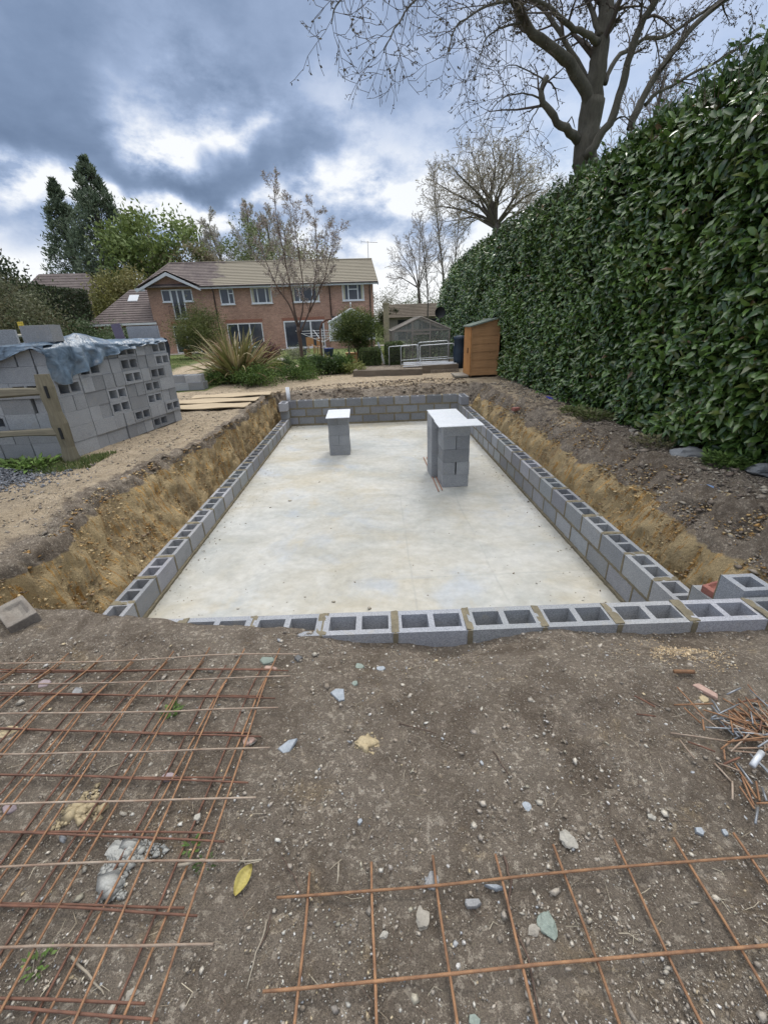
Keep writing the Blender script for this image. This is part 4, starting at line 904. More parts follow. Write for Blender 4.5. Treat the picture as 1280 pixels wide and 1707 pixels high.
# ------------------------------------------------------------------ grass below the fence, weeds
def blades(name, X, Y, h, wd, cols, label, cat, Z=None, spread=.5, n_seg=2, mat='grass', parent=None, **k):
    n = len(X); Z = gz(X, Y) if Z is None else Z
    a = rng.uniform(0, 6.28, n); ln = rng.uniform(.1, 1, n)*spread; hh = h*rng.uniform(.5, 1.2, n); ww = wd*rng.uniform(.7, 1.3, n)
    dx, dy = np.cos(a), np.sin(a); V = np.zeros((n, 5, 3)); base = np.stack([X, Y, Z-.01], -1)
    sx, sy = -dy*ww, dx*ww
    V[:, 0] = base+np.stack([sx, sy, 0*sx], -1); V[:, 1] = base-np.stack([sx, sy, 0*sx], -1)
    mid = base+np.stack([dx*hh*ln*.3, dy*hh*ln*.3, hh*.6], -1)
    V[:, 2] = mid-np.stack([sx, sy, 0*sx], -1)*.8; V[:, 3] = mid+np.stack([sx, sy, 0*sx], -1)*.8
    V[:, 4] = base+np.stack([dx*hh*ln, dy*hh*ln, hh*(1-.3*ln)], -1)
    q = np.array([(0, 1, 2), (0, 2, 3), (3, 2, 4)]); F = (q[None]+5*np.arange(n)[:, None, None]).reshape(-1, 3)
    cols = np.array(cols, float); C = cols[rng.integers(0, len(cols), n)]*rng.uniform(.8, 1.2, (n, 1))
    return tag(np_mesh(name, V.reshape(-1, 3), F, M[mat], parent, col=np.repeat(C, 3, 0)), label, cat, **k)
GC = [(.09, .14, .04), (.12, .17, .05), (.16, .19, .07), (.07, .11, .03), (.20, .20, .09)]
n = 9000; X_ = rng.uniform(-6.6, -3.95, n); Y_ = 5.55+rng.random(n)*.75-.25*np.clip(X_+4.6, 0, 1)+.5*np.clip(X_+4.6, 0, 1)
blades('grass', X_, Y_+.12*vn(X_*3, X_*0), .075, .004, GC, 'tufty green grass along the foot of the fence', 'grass', kind='stuff')
n = 26000; Y_ = 13.9+17*rng.random(n)**1.4; X_ = -5.2-rng.random(n)*9; kp = np.abs(X_+7.2+.2*(Y_-15)) > .7+.4*rng.random(n); X_, Y_ = X_[kp], Y_[kp]
blades('lawn', X_, Y_, .06, .010, GC, 'short lawn with worn patches in front of the house', 'lawn', kind='stuff')
# ------------------------------------------------------------------ leaves
def leaves(name, P, Dr, Nr, L, W, C, mat='leaf', parent=None, detail=2, fold=.35, droop=.25, **k):
    """P base points, Dr unit directions, Nr rough normals, L lengths, W widths, C colours (n,3)"""
    n = len(P); Dr = Dr/np.linalg.norm(Dr, axis=1, keepdims=True)
    S = np.cross(Dr, Nr); S /= np.maximum(1e-6, np.linalg.norm(S, axis=1, keepdims=True)); Nn = np.cross(S, Dr)
    L = L[:, None]; W = W[:, None]
    if detail == 2:
        V = np.zeros((n, 8, 3)); V[:, 0] = P
        for r, (t, wf) in enumerate(((.32, .42), (.68, .40))):
            c = P+Dr*L*t-Nn*L*droop*t*t*.8
            V[:, 1+3*r] = c-S*W*wf+Nn*W*fold*.5; V[:, 2+3*r] = c; V[:, 3+3*r] = c+S*W*wf+Nn*W*fold*.5
        V[:, 7] = P+Dr*L-Nn*L*droop
        q = np.array([(0, 2, 1), (0, 3, 2), (1, 2, 5), (1, 5, 4), (2, 3, 6), (2, 6, 5), (4, 5, 7), (5, 6, 7)]); nv = 8
    elif detail == 1:
        V = np.zeros((n, 4, 3)); V[:, 0] = P; c = P+Dr*L*.5; V[:, 1] = c-S*W*.5+Nn*W*.12; V[:, 2] = P+Dr*L-Nn*L*droop*.6; V[:, 3] = c+S*W*.5+Nn*W*.12
        q = np.array([(0, 3, 1), (3, 2, 1)]); nv = 4
    F = (q[None]+nv*np.arange(n)[:, None, None]).reshape(-1, 3)
    return tag(np_mesh(name, V.reshape(-1, 3), F, M[mat], parent, col=np.repeat(C, len(q), 0), smooth=(detail == 2)), **k)
def unit(v): return v/np.maximum(1e-9, np.linalg.norm(v, axis=-1, keepdims=True))
def rdir(n): return unit(rng.standard_normal((n, 3)))
# ------------------------------------------------------------------ laurel hedge
HX = 4.02
def hedge_x(y, z):
    belly = .28*smooth01((5.6-y)/1.6)*smooth01((1.0-z)/.8)
    return HX+belly+.16*fbm(y*.8, z*.9, 0, 3, 101)+.10*fbm(y*2.6, z*2.6, 0, 3, 102)-.10*np.sin(np.clip(z/4.4, 0, 1)*3.1)+.05
def hedge():
    root = empty('laurel_hedge', (HX+.6, 14, 0), label='tall glossy dark green laurel hedge along the right side', cat='hedge')
    off = np.array([HX+.6, 14, 0])
    def batch(name, n, y0, y1, zt, L0, W0, detail, pw=1.0):
        Y = y0+(y1-y0)*rng.random(n)**pw; top = 4.10+.08*np.clip((Y-6)/8, 0, 1)+.13*fbm(Y*1.3, Y*0, 0, 4, 105)-.75*smooth01((Y-22.5)/5)
        Zr = .06+rng.random(n)*(top-.06); dep = rng.random(n)**1.6*.34
        X = hedge_x(Y, Zr)+dep
        # holes where the light comes through
        hl = atY(1205, 355, 6.0); d = np.hypot((Y-5.9)/.30, (Zr-hl[2])/.22); th = fbm(Y*3.0, Zr*3.0, 0, 3, 111)
        keep = ~((d < 1) & (rng.random(n) < .8)) & (rng.random(n) < .92+1.3*th+.5*fbm(Y*1.1, Zr*1.1, 0, 2, 113))
        # rounded top: leaves lean in towards the crest
        crest = smooth01((Zr-(top-.35))/.35); X = X+crest*.18
        P = np.stack([X, Y, Zr], -1)[keep]; m = len(P); cr_ = crest[keep][:, None]; dp = dep[keep]
        D = unit(np.array([-.5, 0, -.12])+.95*rdir(m)+cr_*np.array([.1, 0, .9]))
        Nn = unit(np.array([-.75, -.15, .65])+.55*rdir(m))
        g = np.clip(rng.random(m)**1.3+.35*fbm(P[:, 1]*1.6, P[:, 2]*1.6, 0, 3, 117), 0, 1)[:, None]; C = (1-g)*np.array([.038, .085, .020])+g*np.array([.15, .245, .055])
        y_ = rng.random(m) < .09; C[y_] = np.array([.13, .165, .04])*rng.uniform(.7, 1.1, (y_.sum(), 1)); b_ = rng.random(m) < .008; C[b_] = (.20, .13, .06)
        L = L0*rng.uniform(.50, 1.35, m); leaves(name, P-off, D, Nn, L, W0*rng.uniform(.8, 1.2, m), C, 'leaf', root, detail)
    batch('foliage', 38000, 2.2, 8.5, 4.4, .138, .066, 2)
    batch('foliage', 30000, 8.5, 15, 4.4, .125, .060, 2, 1.15)
    batch('foliage', 30000, 15, 27.6, 4.4, .15, .065, 1, 1.3)
    # top of the hedge
    n = 16000; Y = 2.2+25.4*rng.random(n)**1.6; X = HX+.15+rng.random(n)*1.3; Z = 4.05+.12*smooth01((X-HX)/.6)+.16*fbm(Y*1.3, X, 0, 4, 105)-.75*smooth01((Y-22.5)/5)+rng.normal(0, .07, n)
    g = rng.random(n)[:, None]; C = (1-g)*np.array([.03, .065, .02])+g*np.array([.07, .13, .04])
    leaves('foliage', np.stack([X, Y, Z], -1)-off, unit(np.array([-.1, 0, .7])+.8*rdir(n)), rdir(n), .13*rng.uniform(.6, 1.2, n), np.full(n, .05), C, 'leaf', root, 1)
    # young shoots standing above the crest
    n = 900; Y = 3+24*rng.random(n)**1.3; X = HX+rng.random(n)*.6; B = MB(); P = []; 
    for i in range(n):
        z0 = 4.02-.75*float(smooth01((Y[i]-22.5)/5)); h = random.uniform(.08, .30); a, b_ = random.uniform(-.1, .1), random.uniform(-.1, .1)
        if i % 2 == 0: B.tube([(X[i]-off[0], Y[i]-off[1], z0-.1), (X[i]+a-off[0], Y[i]+b_-off[1], z0+h)], [.005, .002], 3, caps=False)
        for k in range(6):
            t = .3+.7*k/5; P.append((X[i]+a*t, Y[i]+b_*t, z0+h*t))
    P = np.array(P); m = len(P); g = rng.random(m)[:, None]; C = (1-g)*np.array([.035, .075, .022])+g*np.array([.10, .16, .045])
    leaves('shoots', P-off, unit(np.array([0, 0, .5])+rdir(m)), rdir(m), np.full(m, .11), np.full(m, .042), C, 'leaf', root, 1)
    # branches inside: a thicket of stems and inner leaves coloured dark for shade, with the ground line of trunks
    for i in range(170):
        y = 2.4+25*random.random()**1.2; x = HX+.5+random.uniform(-.1, .25); zt = random.uniform(2.5, 4.1)-.6*float(smooth01((y-22.5)/5))
        B.tube([(x-off[0], y-off[1], -.05), (x+random.uniform(-.1, .1)-off[0], y+random.uniform(-.2, .2)-off[1], zt*.5), (x+random.uniform(-.25, .2)-off[0], y+random.uniform(-.4, .4)-off[1], zt)], [.035, .022, .008], 5, caps=False)
    B.build('stems', M['bark_brown'], root, smooth=True)
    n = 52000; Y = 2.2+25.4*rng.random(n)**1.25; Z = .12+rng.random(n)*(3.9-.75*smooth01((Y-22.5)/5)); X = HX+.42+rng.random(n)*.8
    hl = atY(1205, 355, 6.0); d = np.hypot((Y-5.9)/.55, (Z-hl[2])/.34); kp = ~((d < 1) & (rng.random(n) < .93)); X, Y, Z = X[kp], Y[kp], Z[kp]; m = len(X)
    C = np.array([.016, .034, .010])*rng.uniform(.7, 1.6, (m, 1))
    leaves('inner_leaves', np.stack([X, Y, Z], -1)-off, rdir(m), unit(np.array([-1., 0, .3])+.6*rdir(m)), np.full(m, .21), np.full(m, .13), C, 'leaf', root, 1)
hedge()
# ------------------------------------------------------------------ the house
HO = Vector((.35, 39.0, 0)); HYAW = R(5.82)
house = empty('brick_house', HO, HYAW, label='long two storey red brick house with brown and sandy tiled roof and white windows', cat='house')
def hp(name, B, mat, parent=None, **k): return B.build(name, mat, parent or house, **k)
B = MB(); W0, W1, DP, EZ = -17.3, 0.0, 7.0, 4.80
B.box(W0, W1, 0, DP, -.3, EZ)
B.add([(W0, .0, EZ), (-13.5, .0, EZ), (-15.5, .0, 5.62), (W0, 2.2, EZ), (-13.5, 2.2, EZ), (-15.5, 2.2, 5.62)], [(0, 1, 2), (0, 2, 5, 3), (1, 4, 5, 2), (3, 5, 4)])
hp('wall', B, M['brick'])
B = MB(); B.add([(0.0, 0, EZ), (0, DP, EZ), (0, DP/2, 6.55), (-.25, 0, EZ), (-.25, DP, EZ), (-.25, DP/2, 6.55)], [(0, 1, 2), (3, 5, 4), (0, 2, 5, 3), (1, 4, 5, 2), (0, 3, 4, 1)])
B.add([(.004, .0, -.3), (.004, DP, -.3), (.004, DP, EZ), (.004, 0, EZ)], [(0, 1, 2, 3)]); hp('gable_wall', B, M['brickside'])
def slope(B, eL, eR, rR, rL, rows, th=.035):
    eL, eR, rR, rL = map(Vector, (eL, eR, rR, rL)); nrm = (eR-eL).cross(rL-eL).normalized()
    for i in range(rows):
        a, b_ = i/rows, (i+1)/rows
        p0, p1 = eL.lerp(rL, a)+nrm*th, eR.lerp(rR, a)+nrm*th; q0, q1 = eL.lerp(rL, b_)+nrm*.002, eR.lerp(rR, b_)+nrm*.002
        B.add([p0, p1, q1, q0, eL.lerp(rL, a)-nrm*.03, eR.lerp(rR, a)-nrm*.03], [(0, 1, 2, 3), (4, 5, 1, 0)])
RZ = 6.72
B = MB(); slope(B, (W0-.5, -.45, EZ-.07), (.38, -.45, EZ-.07), (.38, DP/2, RZ), (-16.3, DP/2, RZ), 15)
slope(B, (.38, DP+.45, EZ-.07), (W0-.5, DP+.45, EZ-.07), (-16.3, DP/2, RZ), (.38, DP/2, RZ), 15)
slope(B, (W0-.5, DP+.45, EZ-.07), (W0-.5, -.45, EZ-.07), (-16.3, DP/2, RZ), (-16.3, DP/2, RZ), 15)
# cross gable
gp = (-15.55, -.50, 5.82); gb = (-15.55, 1.75, 5.82)
slope(B, (-18.0, -.50, EZ-.10), (-18.0, -.3, EZ-.10), gb, gp, 1); B.v = B.v
slope(B, (-13.2, .0, EZ-.02), (-13.2, -.50, EZ-.07), gp, gb, 1)
B.add([(-18.0, -.5, EZ-.07), gp, gb, (-17.8, .0, EZ+.1)], [(0, 3, 2, 1)]); B.add([(-13.2, -.5, EZ-.03), gp, gb, (-13.2, -.3, EZ)], [(0, 1, 2, 3)])
roof = hp('roof', B, M['tile'])
B = MB(); B.tube([(-16.3, DP/2, RZ+.02), (.38, DP/2, RZ+.02)], .08, 8); B.tube([(-16.3, DP/2, RZ+.02), (W0-.5, -.45, EZ-.03)], .06, 6); hp('ridge_tiles', B, M['tile'])
B = MB()   # fascia, gutter, barge boards
B.box(-13.3, .36, -.46, -.42, EZ-.26, EZ-.08)
B.box(-18.0, -17.3, -.48, -.42, EZ-.30, EZ-.10)
for (xa, za, xb, zb_) in ((-17.9, EZ-.22, -15.55, 5.72), (-13.25, EZ-.22, -15.55, 5.72)):
    B.add([(xa, -.52, za), (xb, -.52, zb_), (xb, -.52, zb_-.24), (xa, -.52, za-.16), (xa, -.46, za), (xb, -.46, zb_), (xb, -.46, zb_-.24), (xa, -.46, za-.16)], [(0, 1, 2, 3), (7, 6, 5, 4), (0, 4, 5, 1), (3, 2, 6, 7)])
for (ya, za, yb, zb_) in ((-.48, EZ-.12, DP/2, RZ-.02), (DP+.45, EZ-.12, DP/2, RZ-.02)):
    B.add([(.40, ya, za), (.40, yb, zb_), (.40, yb, zb_-.22), (.40, ya, za-.2), (.34, ya, za), (.34, yb, zb_), (.34, yb, zb_-.22), (.34, ya, za-.2)], [(0, 1, 2, 3), (7, 6, 5, 4), (0, 4, 5, 1), (3, 2, 6, 7)])
hp('fascia', B, M['fascia'])
B = MB(); B.tube([(-13.3, -.50, EZ-.09), (.36, -.50, EZ-.09)], .055, 8); hp('gutter', B, M['darkpipe'])
for x, zt, z0 in ((-12.45, EZ-.25, 0), (-3.5, EZ-.25, 2.3), (-.28, EZ-.25, 0)):
    B = MB(); B.tube([(x, -.45, zt+.1), (x, -.08, zt-.25), (x, -.08, z0)], .045, 8); hp('drainpipe', B, M['darkpipe'], smooth=True)
B = MB(); B.tube([(-3.5, -.08, 2.3), (-3.1, -.6, 2.2), (-2.2, -.7, 2.15)], .06, 6); B.box(-3.5, -2.2, -.75, -.02, 2.1, 2.32); hp('flat_canopy', B, M['darkpipe'])
def window(x0, x1, z0, z1, mull=(), trans=(), nm='window', y=0.0, parent=None, fr=.07, cur=False):
    B = MB(); d0, d1 = y-.045, y+.02
    B.box(x0, x1, d0, d1, z1-fr, z1); B.box(x0, x1, d0, d1, z0, z0+fr)
    B.box(x0, x0+fr, d0, d1, z0+fr, z1-fr); B.box(x1-fr, x1, d0, d1, z0+fr, z1-fr)
    for m_ in mull: B.box(m_-fr*.6, m_+fr*.6, d0+.004, d1, z0+fr, z1-fr)
    for (ta, tb, tz) in trans: B.box(ta, tb, d0+.008, d1, tz-fr*.5, tz+fr*.5)
    B.box(x0-.04, x1+.04, y-.10, y-.001, z0-.07, z0-.002)
    f = B.build(nm, M['upvc'], parent or house); B = MB(); B.box(x0+fr*.7, x1-fr*.7, y-.015, y+.015, z0+fr*.7, z1-fr*.7); B.build('pane', M['glass'], f)
    if cur:
        B = MB(); B.box(x0+fr, x0+fr+.16, y-.022, y-.017, z0+fr, z1-fr); B.box(x1-fr-.16, x1-fr, y-.022, y-.017, z0+fr, z1-fr); B.build('curtain', M['cream'], f)
    return f
window(-12.0, -10.95, 3.45, 4.56, (-11.35,), ((-11.35, -10.95, 4.2),))
window(-9.65, -8.05, 3.45, 4.56, (-9.15, -8.5), cur=True)
window(-6.5, -4.35, 3.45, 4.56, (-5.9, -4.9), cur=True)
window(-2.5, -.75, 3.45, 4.62, (-2.0, -1.25), ((-2.0, -1.25, 4.25),), cur=True)
window(-16.3, -15.65, 3.75, 4.58); window(-14.7, -14.05, 3.75, 4.58)
window(-15.66, -14.69, 2.55, 4.60, (-15.175,), nm='french_window', fr=.09)
window(-16.0, -14.1, 0.02, 2.05, (-15.05,), nm='patio_door')
window(-11.85, -9.1, .25, 2.05, (-11.0, -10.1), nm='window')
window(-7.4, -4.15, .02, 2.10, (-5.25,), nm='patio_door', fr=.10)
B = MB()
for z in (2.62, 3.45): B.box(-15.95, -14.4, -.22, -.19, z-.02, z+.02)
for i in range(14): x = -15.93+i*.117; B.box(x-.008, x+.008, -.215, -.195, 2.62, 3.45)
hp('balcony_rail', B, M['darkpipe'])
B = MB()
for x0, x1 in ((-16.1, -14.0), (-11.95, -9.0), (-7.5, -4.05)):
    n = int((x1-x0)/.075)
    for i in range(n): B.box(x0+i*.075+.004, x0+(i+1)*.075-.004, -.012, .01, 2.12, 2.335)
hp('lintel_bricks', B, M['soldier'])
# lower wing at the left
E0, E1 = -21.7, W0-.002
B = MB(); B.box(E0, E1, .25, 6.5, -.3, 2.35); wing = hp('side_wing', B, M['brick'])
B = MB(); slope(B, (-22.15, -.15, 2.36), (-17.1, -.15, 2.36), (-17.1, 3.8, 4.95), (-19.9, 3.8, 4.95), 15); slope(B, (-22.15, 6.9, 2.36), (-22.15, -.15, 2.36), (-19.9, 3.8, 4.95), (-19.9, 3.8, 4.95), 15)
B.build('wing_roof', M['tile2'], wing)
B = MB(); B.box(-22.15, -17.1, -.2, -.14, 2.20, 2.35); B.build('wing_fascia', M['upvc'], wing)
B = MB(); s = Vector((0, 3.95, 2.59)).normalized()
def rp(x, t, h=0): return (x, -.15+3.95*t, 2.36+2.59*t-0+h*.84)
B.add([rp(-19.75, .62, .09), rp(-19.0, .62, .09), rp(-19.0, .80, .09), rp(-19.75, .80, .09), rp(-19.75, .62, -.02), rp(-19.0, .62, -.02), rp(-19.0, .80, -.02), rp(-19.75, .80, -.02)], [(0, 1, 2, 3), (4, 5, 1, 0), (5, 6, 2, 1), (7, 4, 0, 3)])
B.build('roof_light', M['fascia'], wing)
window(-20.6, -19.0, .9, 2.0, (-19.8,), y=.25, parent=wing); window(-18.9, -17.7, .05, 2.05, (-18.3,), y=.25, parent=wing)
# the glazed porch
cons = empty('glazed_porch', (0, 0, 0)); cons.parent = house
PX0, PX1, PY = -3.75, -.45, -3.3; PM = (PX0+PX1)/2
B = MB(); zc = 1.86; za = 2.72
for x in (PX0, PX0+.75, PM-.35, PM+.35, PX1-.75, PX1): B.box(x-.09, x+.09, PY-.06, PY+.06, .55, zc)
B.box(PX0, PX1, PY-.055, PY+.055, zc-.06, zc+.06); B.box(PX0, PX1, PY-.05, PY+.05, .55, .65)
for (xa, xb) in ((PX0-.1, PM), (PX1+.1, PM)):
    B.tube([(xa, PY-.06, zc), (xb, PY-.06, za)], .09, 6)
    B.tube([(xa, 0, zc), (xb, 0, za)], .04, 6)
    for k in range(1, 5): y = PY*k/5; B.tube([(xa, y, zc), (xb, y, za)], .03, 5)
for x in (PX0, PX1): B.box(x-.05, x+.05, PY, -.02, zc-.05, zc+.05); [B.box(x-.04, x+.04, PY*k/4-.04, PY*k/4+.04, .5, zc) for k in range(1, 4)]
B.tube([(PM, PY-.06, za), (PM, 0, za)], .05, 6); B.tube([(PM, PY-.06, za), (PM, PY-.06, za+.42)], .03, 6); B.lathe([(0, 0), (.06, .05), (.05, .12), (0, .16)], 8, (PM, PY-.06, za+.30))
B.build('white_frame', M['upvc'], cons)
B = MB(); B.box(PX0, PX1, PY-.04, PY+.04, -.2, .55); B.box(PX0-.04, PX0+.04, PY, -.02, -.2, .55); B.box(PX1-.04, PX1+.04, PY, -.02, -.2, .55); B.build('dwarf_wall', M['brick'], cons)
B = MB()
B.add([(PX0, PY, .6), (PX1, PY, .6), (PX1, PY, zc), (PX0, PY, zc)], [(0, 1, 2, 3)]); B.add([(PX0, PY, zc), (PX1, PY, zc), (PM, PY, za)], [(0, 1, 2)])
for x in (PX0, PX1): B.add([(x, PY, .6), (x, 0, .6), (x, 0, zc), (x, PY, zc)], [(0, 1, 2, 3)])
for xa in (PX0-.08, PX1+.08): B.add([(xa, PY, zc), (xa, 0, zc), (PM, 0, za), (PM, PY, za)], [(0, 1, 2, 3)])
B.build('porch_glass', clear_glass('porch_glass', .35, (.60, .66, .70)), cons)
# aerial
B = MB(); B.tube([(.1, 3.5, RZ), (.1, 3.5, RZ+1.35)], .02, 5); B.tube([(-.45, 3.5, RZ+1.3), (.95, 3.5, RZ+1.22)], .014, 4)
for k in range(7): x = -.4+k*.2; B.tube([(x, 3.35, RZ+1.29-.05*k*.2), (x, 3.65, RZ+1.29-.05*k*.2)], .008, 3)
B.tube([(-.45, 3.5, RZ+1.15), (-.45, 3.5, RZ+1.45)], .01, 3); hp('roof_aerial', B, M['darkpipe'])
# flat things round the house: paving
B = MB(); n = 24; pts = [(-19.5, 35.0), (-12, 35.6), (-6, 36.4), (2.5, 37.0), (2.5, 39.2), (-19.5, 37.2)]
B.add([(x, y, .012) for x, y in pts], [tuple(range(6))]); B.build('patio', simple('patio_paving', (.42, .38, .32), (.34, .31, .27), .8, .9, .2, .005, world=True, fine=6), kind='structure')
# houses beyond
root = empty('neighbour_house', (-31, 50, 0), R(8), label='brown roofed neighbouring house half hidden behind the left hedge', cat='house')
B = MB(); B.box(-4.5, 4.2, -1, 6, -.5, 4.4); B.build('wall', M['brick'], root)
B = MB(); slope(B, (-5, -1.6, 4.3), (4.8, -1.6, 4.3), (1.6, 2.5, 7.6), (-3, 2.5, 7.6), 12); slope(B, (4.8, -1.6, 4.3), (4.8, 6.6, 4.3), (1.6, 2.5, 7.6), (1.6, 2.5, 7.6), 12); slope(B, (-5, 6.6, 4.3), (-5, -1.6, 4.3), (-3, 2.5, 7.6), (-3, 2.5, 7.6), 12); slope(B, (4.8, 6.6, 4.3), (-5, 6.6, 4.3), (-3, 2.5, 7.6), (1.6, 2.5, 7.6), 12); B.build('roof', M['tile2'], root)
root = empty('garage', (4.6, 46, 0), R(3), label='low grey brown roofed outbuilding beyond the greenhouse', cat='outbuilding')
B = MB(); B.box(-2.7, 4.5, 0, 4, -.3, 2.15); B.build('wall', M['greywood'], root)
B = MB(); slope(B, (-3, -.5, 2.1), (4.9, -.5, 2.1), (4.9, 2.2, 3.35), (-3, 2.2, 3.35), 9); slope(B, (4.9, 4.5, 2.1), (-3, 4.5, 2.1), (-3, 2.2, 3.35), (4.9, 2.2, 3.35), 9); B.build('roof', M['sleeper'], root)
B = MB(); B.box(-1.9, -.6, -.02, .02, .1, 1.9); B.box(.2, 2.2, -.02, .02, .1, 1.9); B.build('door', M['black'], root)
p = atY(641, 535, 41); q = atY(650, 507, 41); B = MB(); B.box(0, .5, 0, .3, 0, q[2]); B.box(-.05, .55, -.05, .35, q[2], q[2]+.12)
o = B.build('garden_wall', simple('sandstone', (.42, .36, .25), (.30, .27, .2), 3, .9, .4, .02, fine=14), label='pale sandstone wall end beside the right corner of the house', cat='wall'); o.location = (p[0]-.1, 41, 0)
# ------------------------------------------------------------------ trees
def grow(mb, p, d, L, r, lvl, P, tips, depth=0, nmax=9):
    p = Vector(p); d = Vector(d).normalized(); ns = P['seg'][lvl]; st = L/ns; pts = [p.copy()]; dirs = [d.copy()]
    for i in range(ns):
        wob = P['wob'][lvl]
        d = (d+Vector((random.gauss(0, wob), random.gauss(0, wob), random.gauss(0, wob)))+Vector((0, 0, P['trop'][lvl]))).normalized()
        p = p+d*st; pts.append(p.copy()); dirs.append(d.copy())
    tipr = P.get('tip', .3); last = lvl == len(P['n'])
    rad = [max(P.get('rmin', .004), r*(1-(1-tipr)*(i/ns))) for i in range(ns+1)]
    (mb[0] if (lvl <= P.get('woodlvl', 1)) else mb[1]).tube(pts, rad, P['sides'][lvl], caps=False)
    if last: tips.append((pts, dirs)); return
    branch_off(mb, pts, dirs, rad, L, lvl, P, tips)
def branch_off(mb, pts, dirs, rad, L, lvl, P, tips, n=None, t0=None):
    n = P['n'][lvl] if n is None else n; az = random.uniform(0, 6.28); ns = len(pts)-1; t0 = P['t0'][lvl] if t0 is None else t0
    for k in range(n):
        t = t0+(1-t0)*((k+random.random()*.9)/n); t = min(t, .999); f = t*ns; i = int(f); q = pts[i].lerp(pts[i+1], f-i); dd = dirs[min(i+1, ns)]
        az += 2.4+random.uniform(-.5, .5); an = R(P['ang'][lvl])*random.uniform(.7, 1.25)
        a = dd.orthogonal().normalized(); a.rotate(Matrix.Rotation(az, 3, dd)); nd = dd*math.cos(an)+a*math.sin(an)
        shape = P['shape'][lvl](t) if callable(P['shape'][lvl]) else 1-.5*t
        ln = L*P['lf'][lvl]*shape*random.uniform(.7, 1.2); rr = rad[min(i, ns)]*P.get('rf', .55)
        grow(mb, q, nd, ln, max(rr, .004), lvl+1, P, tips)
def buds(tips, per, size, cols, jit=.03, along=.3):
    P_, C = [], []
    for pts, dirs in tips:
        for k in range(per):
            t = along+(1-along)*random.random(); f = t*(len(pts)-1)*.999; i = int(f); q = pts[i].lerp(pts[i+1], f-i)
            P_.append((q.x+random.gauss(0, jit), q.y+random.gauss(0, jit), q.z+random.gauss(0, jit)))
    P_ = np.array(P_); m = len(P_); cols = np.array(cols, float); C = cols[rng.integers(0, len(cols), m)]*rng.uniform(.75, 1.25, (m, 1))
    return P_, C, size*rng.uniform(.6, 1.3, m)
def tree(name, label, base, H, P, r0, bark, twigc=(.12, .10, .085), bud=None, lean=(0, 0), group=None, trunkL=None, n0=None):
    root = empty(name, base, label=label, cat='tree', group=group); A, B_ = MB(), MB(); tips = []
    grow((A, B_), (0, 0, -.2), (lean[0], lean[1], 1), (trunkL or H*.75), r0, 0, P, tips)
    mx = max(v[2] for v in (A.v+B_.v)); s = H/mx
    for q in (A, B_): q.v = [(v[0]*s, v[1]*s, v[2]*s) for v in q.v]
    A.build('trunk', bark, root, smooth=True); B_.c = [twigc]*len(B_.f); 
    tw = B_.build('crown', M['twig'], root, smooth=True)
    if bud:
        per, size, cols, jit = bud; tips2 = [([v*s for v in p_], d_) for p_, d_ in tips]
        Pp, C, S = buds(tips2, per, size, cols, jit); m = len(Pp)
        leaves('leaves', Pp, rdir(m), rdir(m), S, S*.5, C, 'leaf_soft', root, 1)
    return root
# bare garden tree in front of the house, limbs set out one by one
def P3(px, py, Y): v = atY(px, py, Y); return Vector(v)
def limb_tree(name, label, base, limbs, P, bark, twigc, bud=None, group=None, bs=None, trunkn=8):
    root = empty(name, base, label=label, cat='tree', group=group); A, B_ = MB(), MB(); tips = []; bo = Vector(base)
    for pts, r0, r1, n, t0, lvl in limbs:
        pts = [Vector(p)-bo for p in pts]; 
        # smooth the polyline
        q = []
        for i in range(len(pts)-1):
            p0 = pts[max(i-1, 0)]; p1 = pts[i]; p2 = pts[i+1]; p3 = pts[min(i+2, len(pts)-1)]
            for k in range(3):
                t = k/3; q.append(.5*((2*p1)+(p2-p0)*t+(2*p0-5*p1+4*p2-p3)*t*t+(3*p1-p0-3*p2+p3)*t**3))
        q.append(pts[-1]); m_ = len(q)-1
        q = [v+Vector((random.gauss(0, 1), random.gauss(0, 1), random.gauss(0, 1)))*(.012 if 0 < i < m_ else 0) for i, v in enumerate(q)]
        rad = [r0+(r1-r0)*(i/m_)**.8 for i in range(m_+1)]; rad = [x*random.uniform(.94, 1.06) for x in rad]
        dirs = [(q[min(i+1, m_)]-q[max(i-1, 0)]).normalized() for i in range(m_+1)]; Lg = sum((q[i+1]-q[i]).length for i in range(m_))
        A.tube(q, rad, trunkn if r0 > .06 else 6)
        if n: branch_off((A, B_), q, dirs, rad, Lg if bs is None else bs, lvl, P, tips, n, t0)
    A.build('trunk', bark, root, smooth=True); B_.c = [twigc]*len(B_.f); B_.build('crown', M['twig'], root, smooth=True)
    if bud:
        per, size, cols, jit = bud; Pp, C, S = buds(tips, per, size, cols, jit); m = len(Pp); leaves('buds', Pp, rdir(m), rdir(m), S, S*.5, C, 'leaf_soft', root, 1)
    return root
sh = lambda t: 1-.45*t
YT = 18.2; b0 = P3(508, 618, YT); b0.z = 0
PG = dict(n=[6, 9, 8, 6], seg=[4, 4, 3, 3, 3], wob=[.1, .14, .16, .2, .2], trop=[.1, .10, .08, .05, .04], ang=[35, 38, 42, 45, 45], lf=[.5, .42, .50, .55, .5], t0=[.3, .25, .2, .15, .1], shape=[sh]*5, sides=[6, 4, 3, 3, 3], rf=.5, rmin=.0035, woodlvl=0)
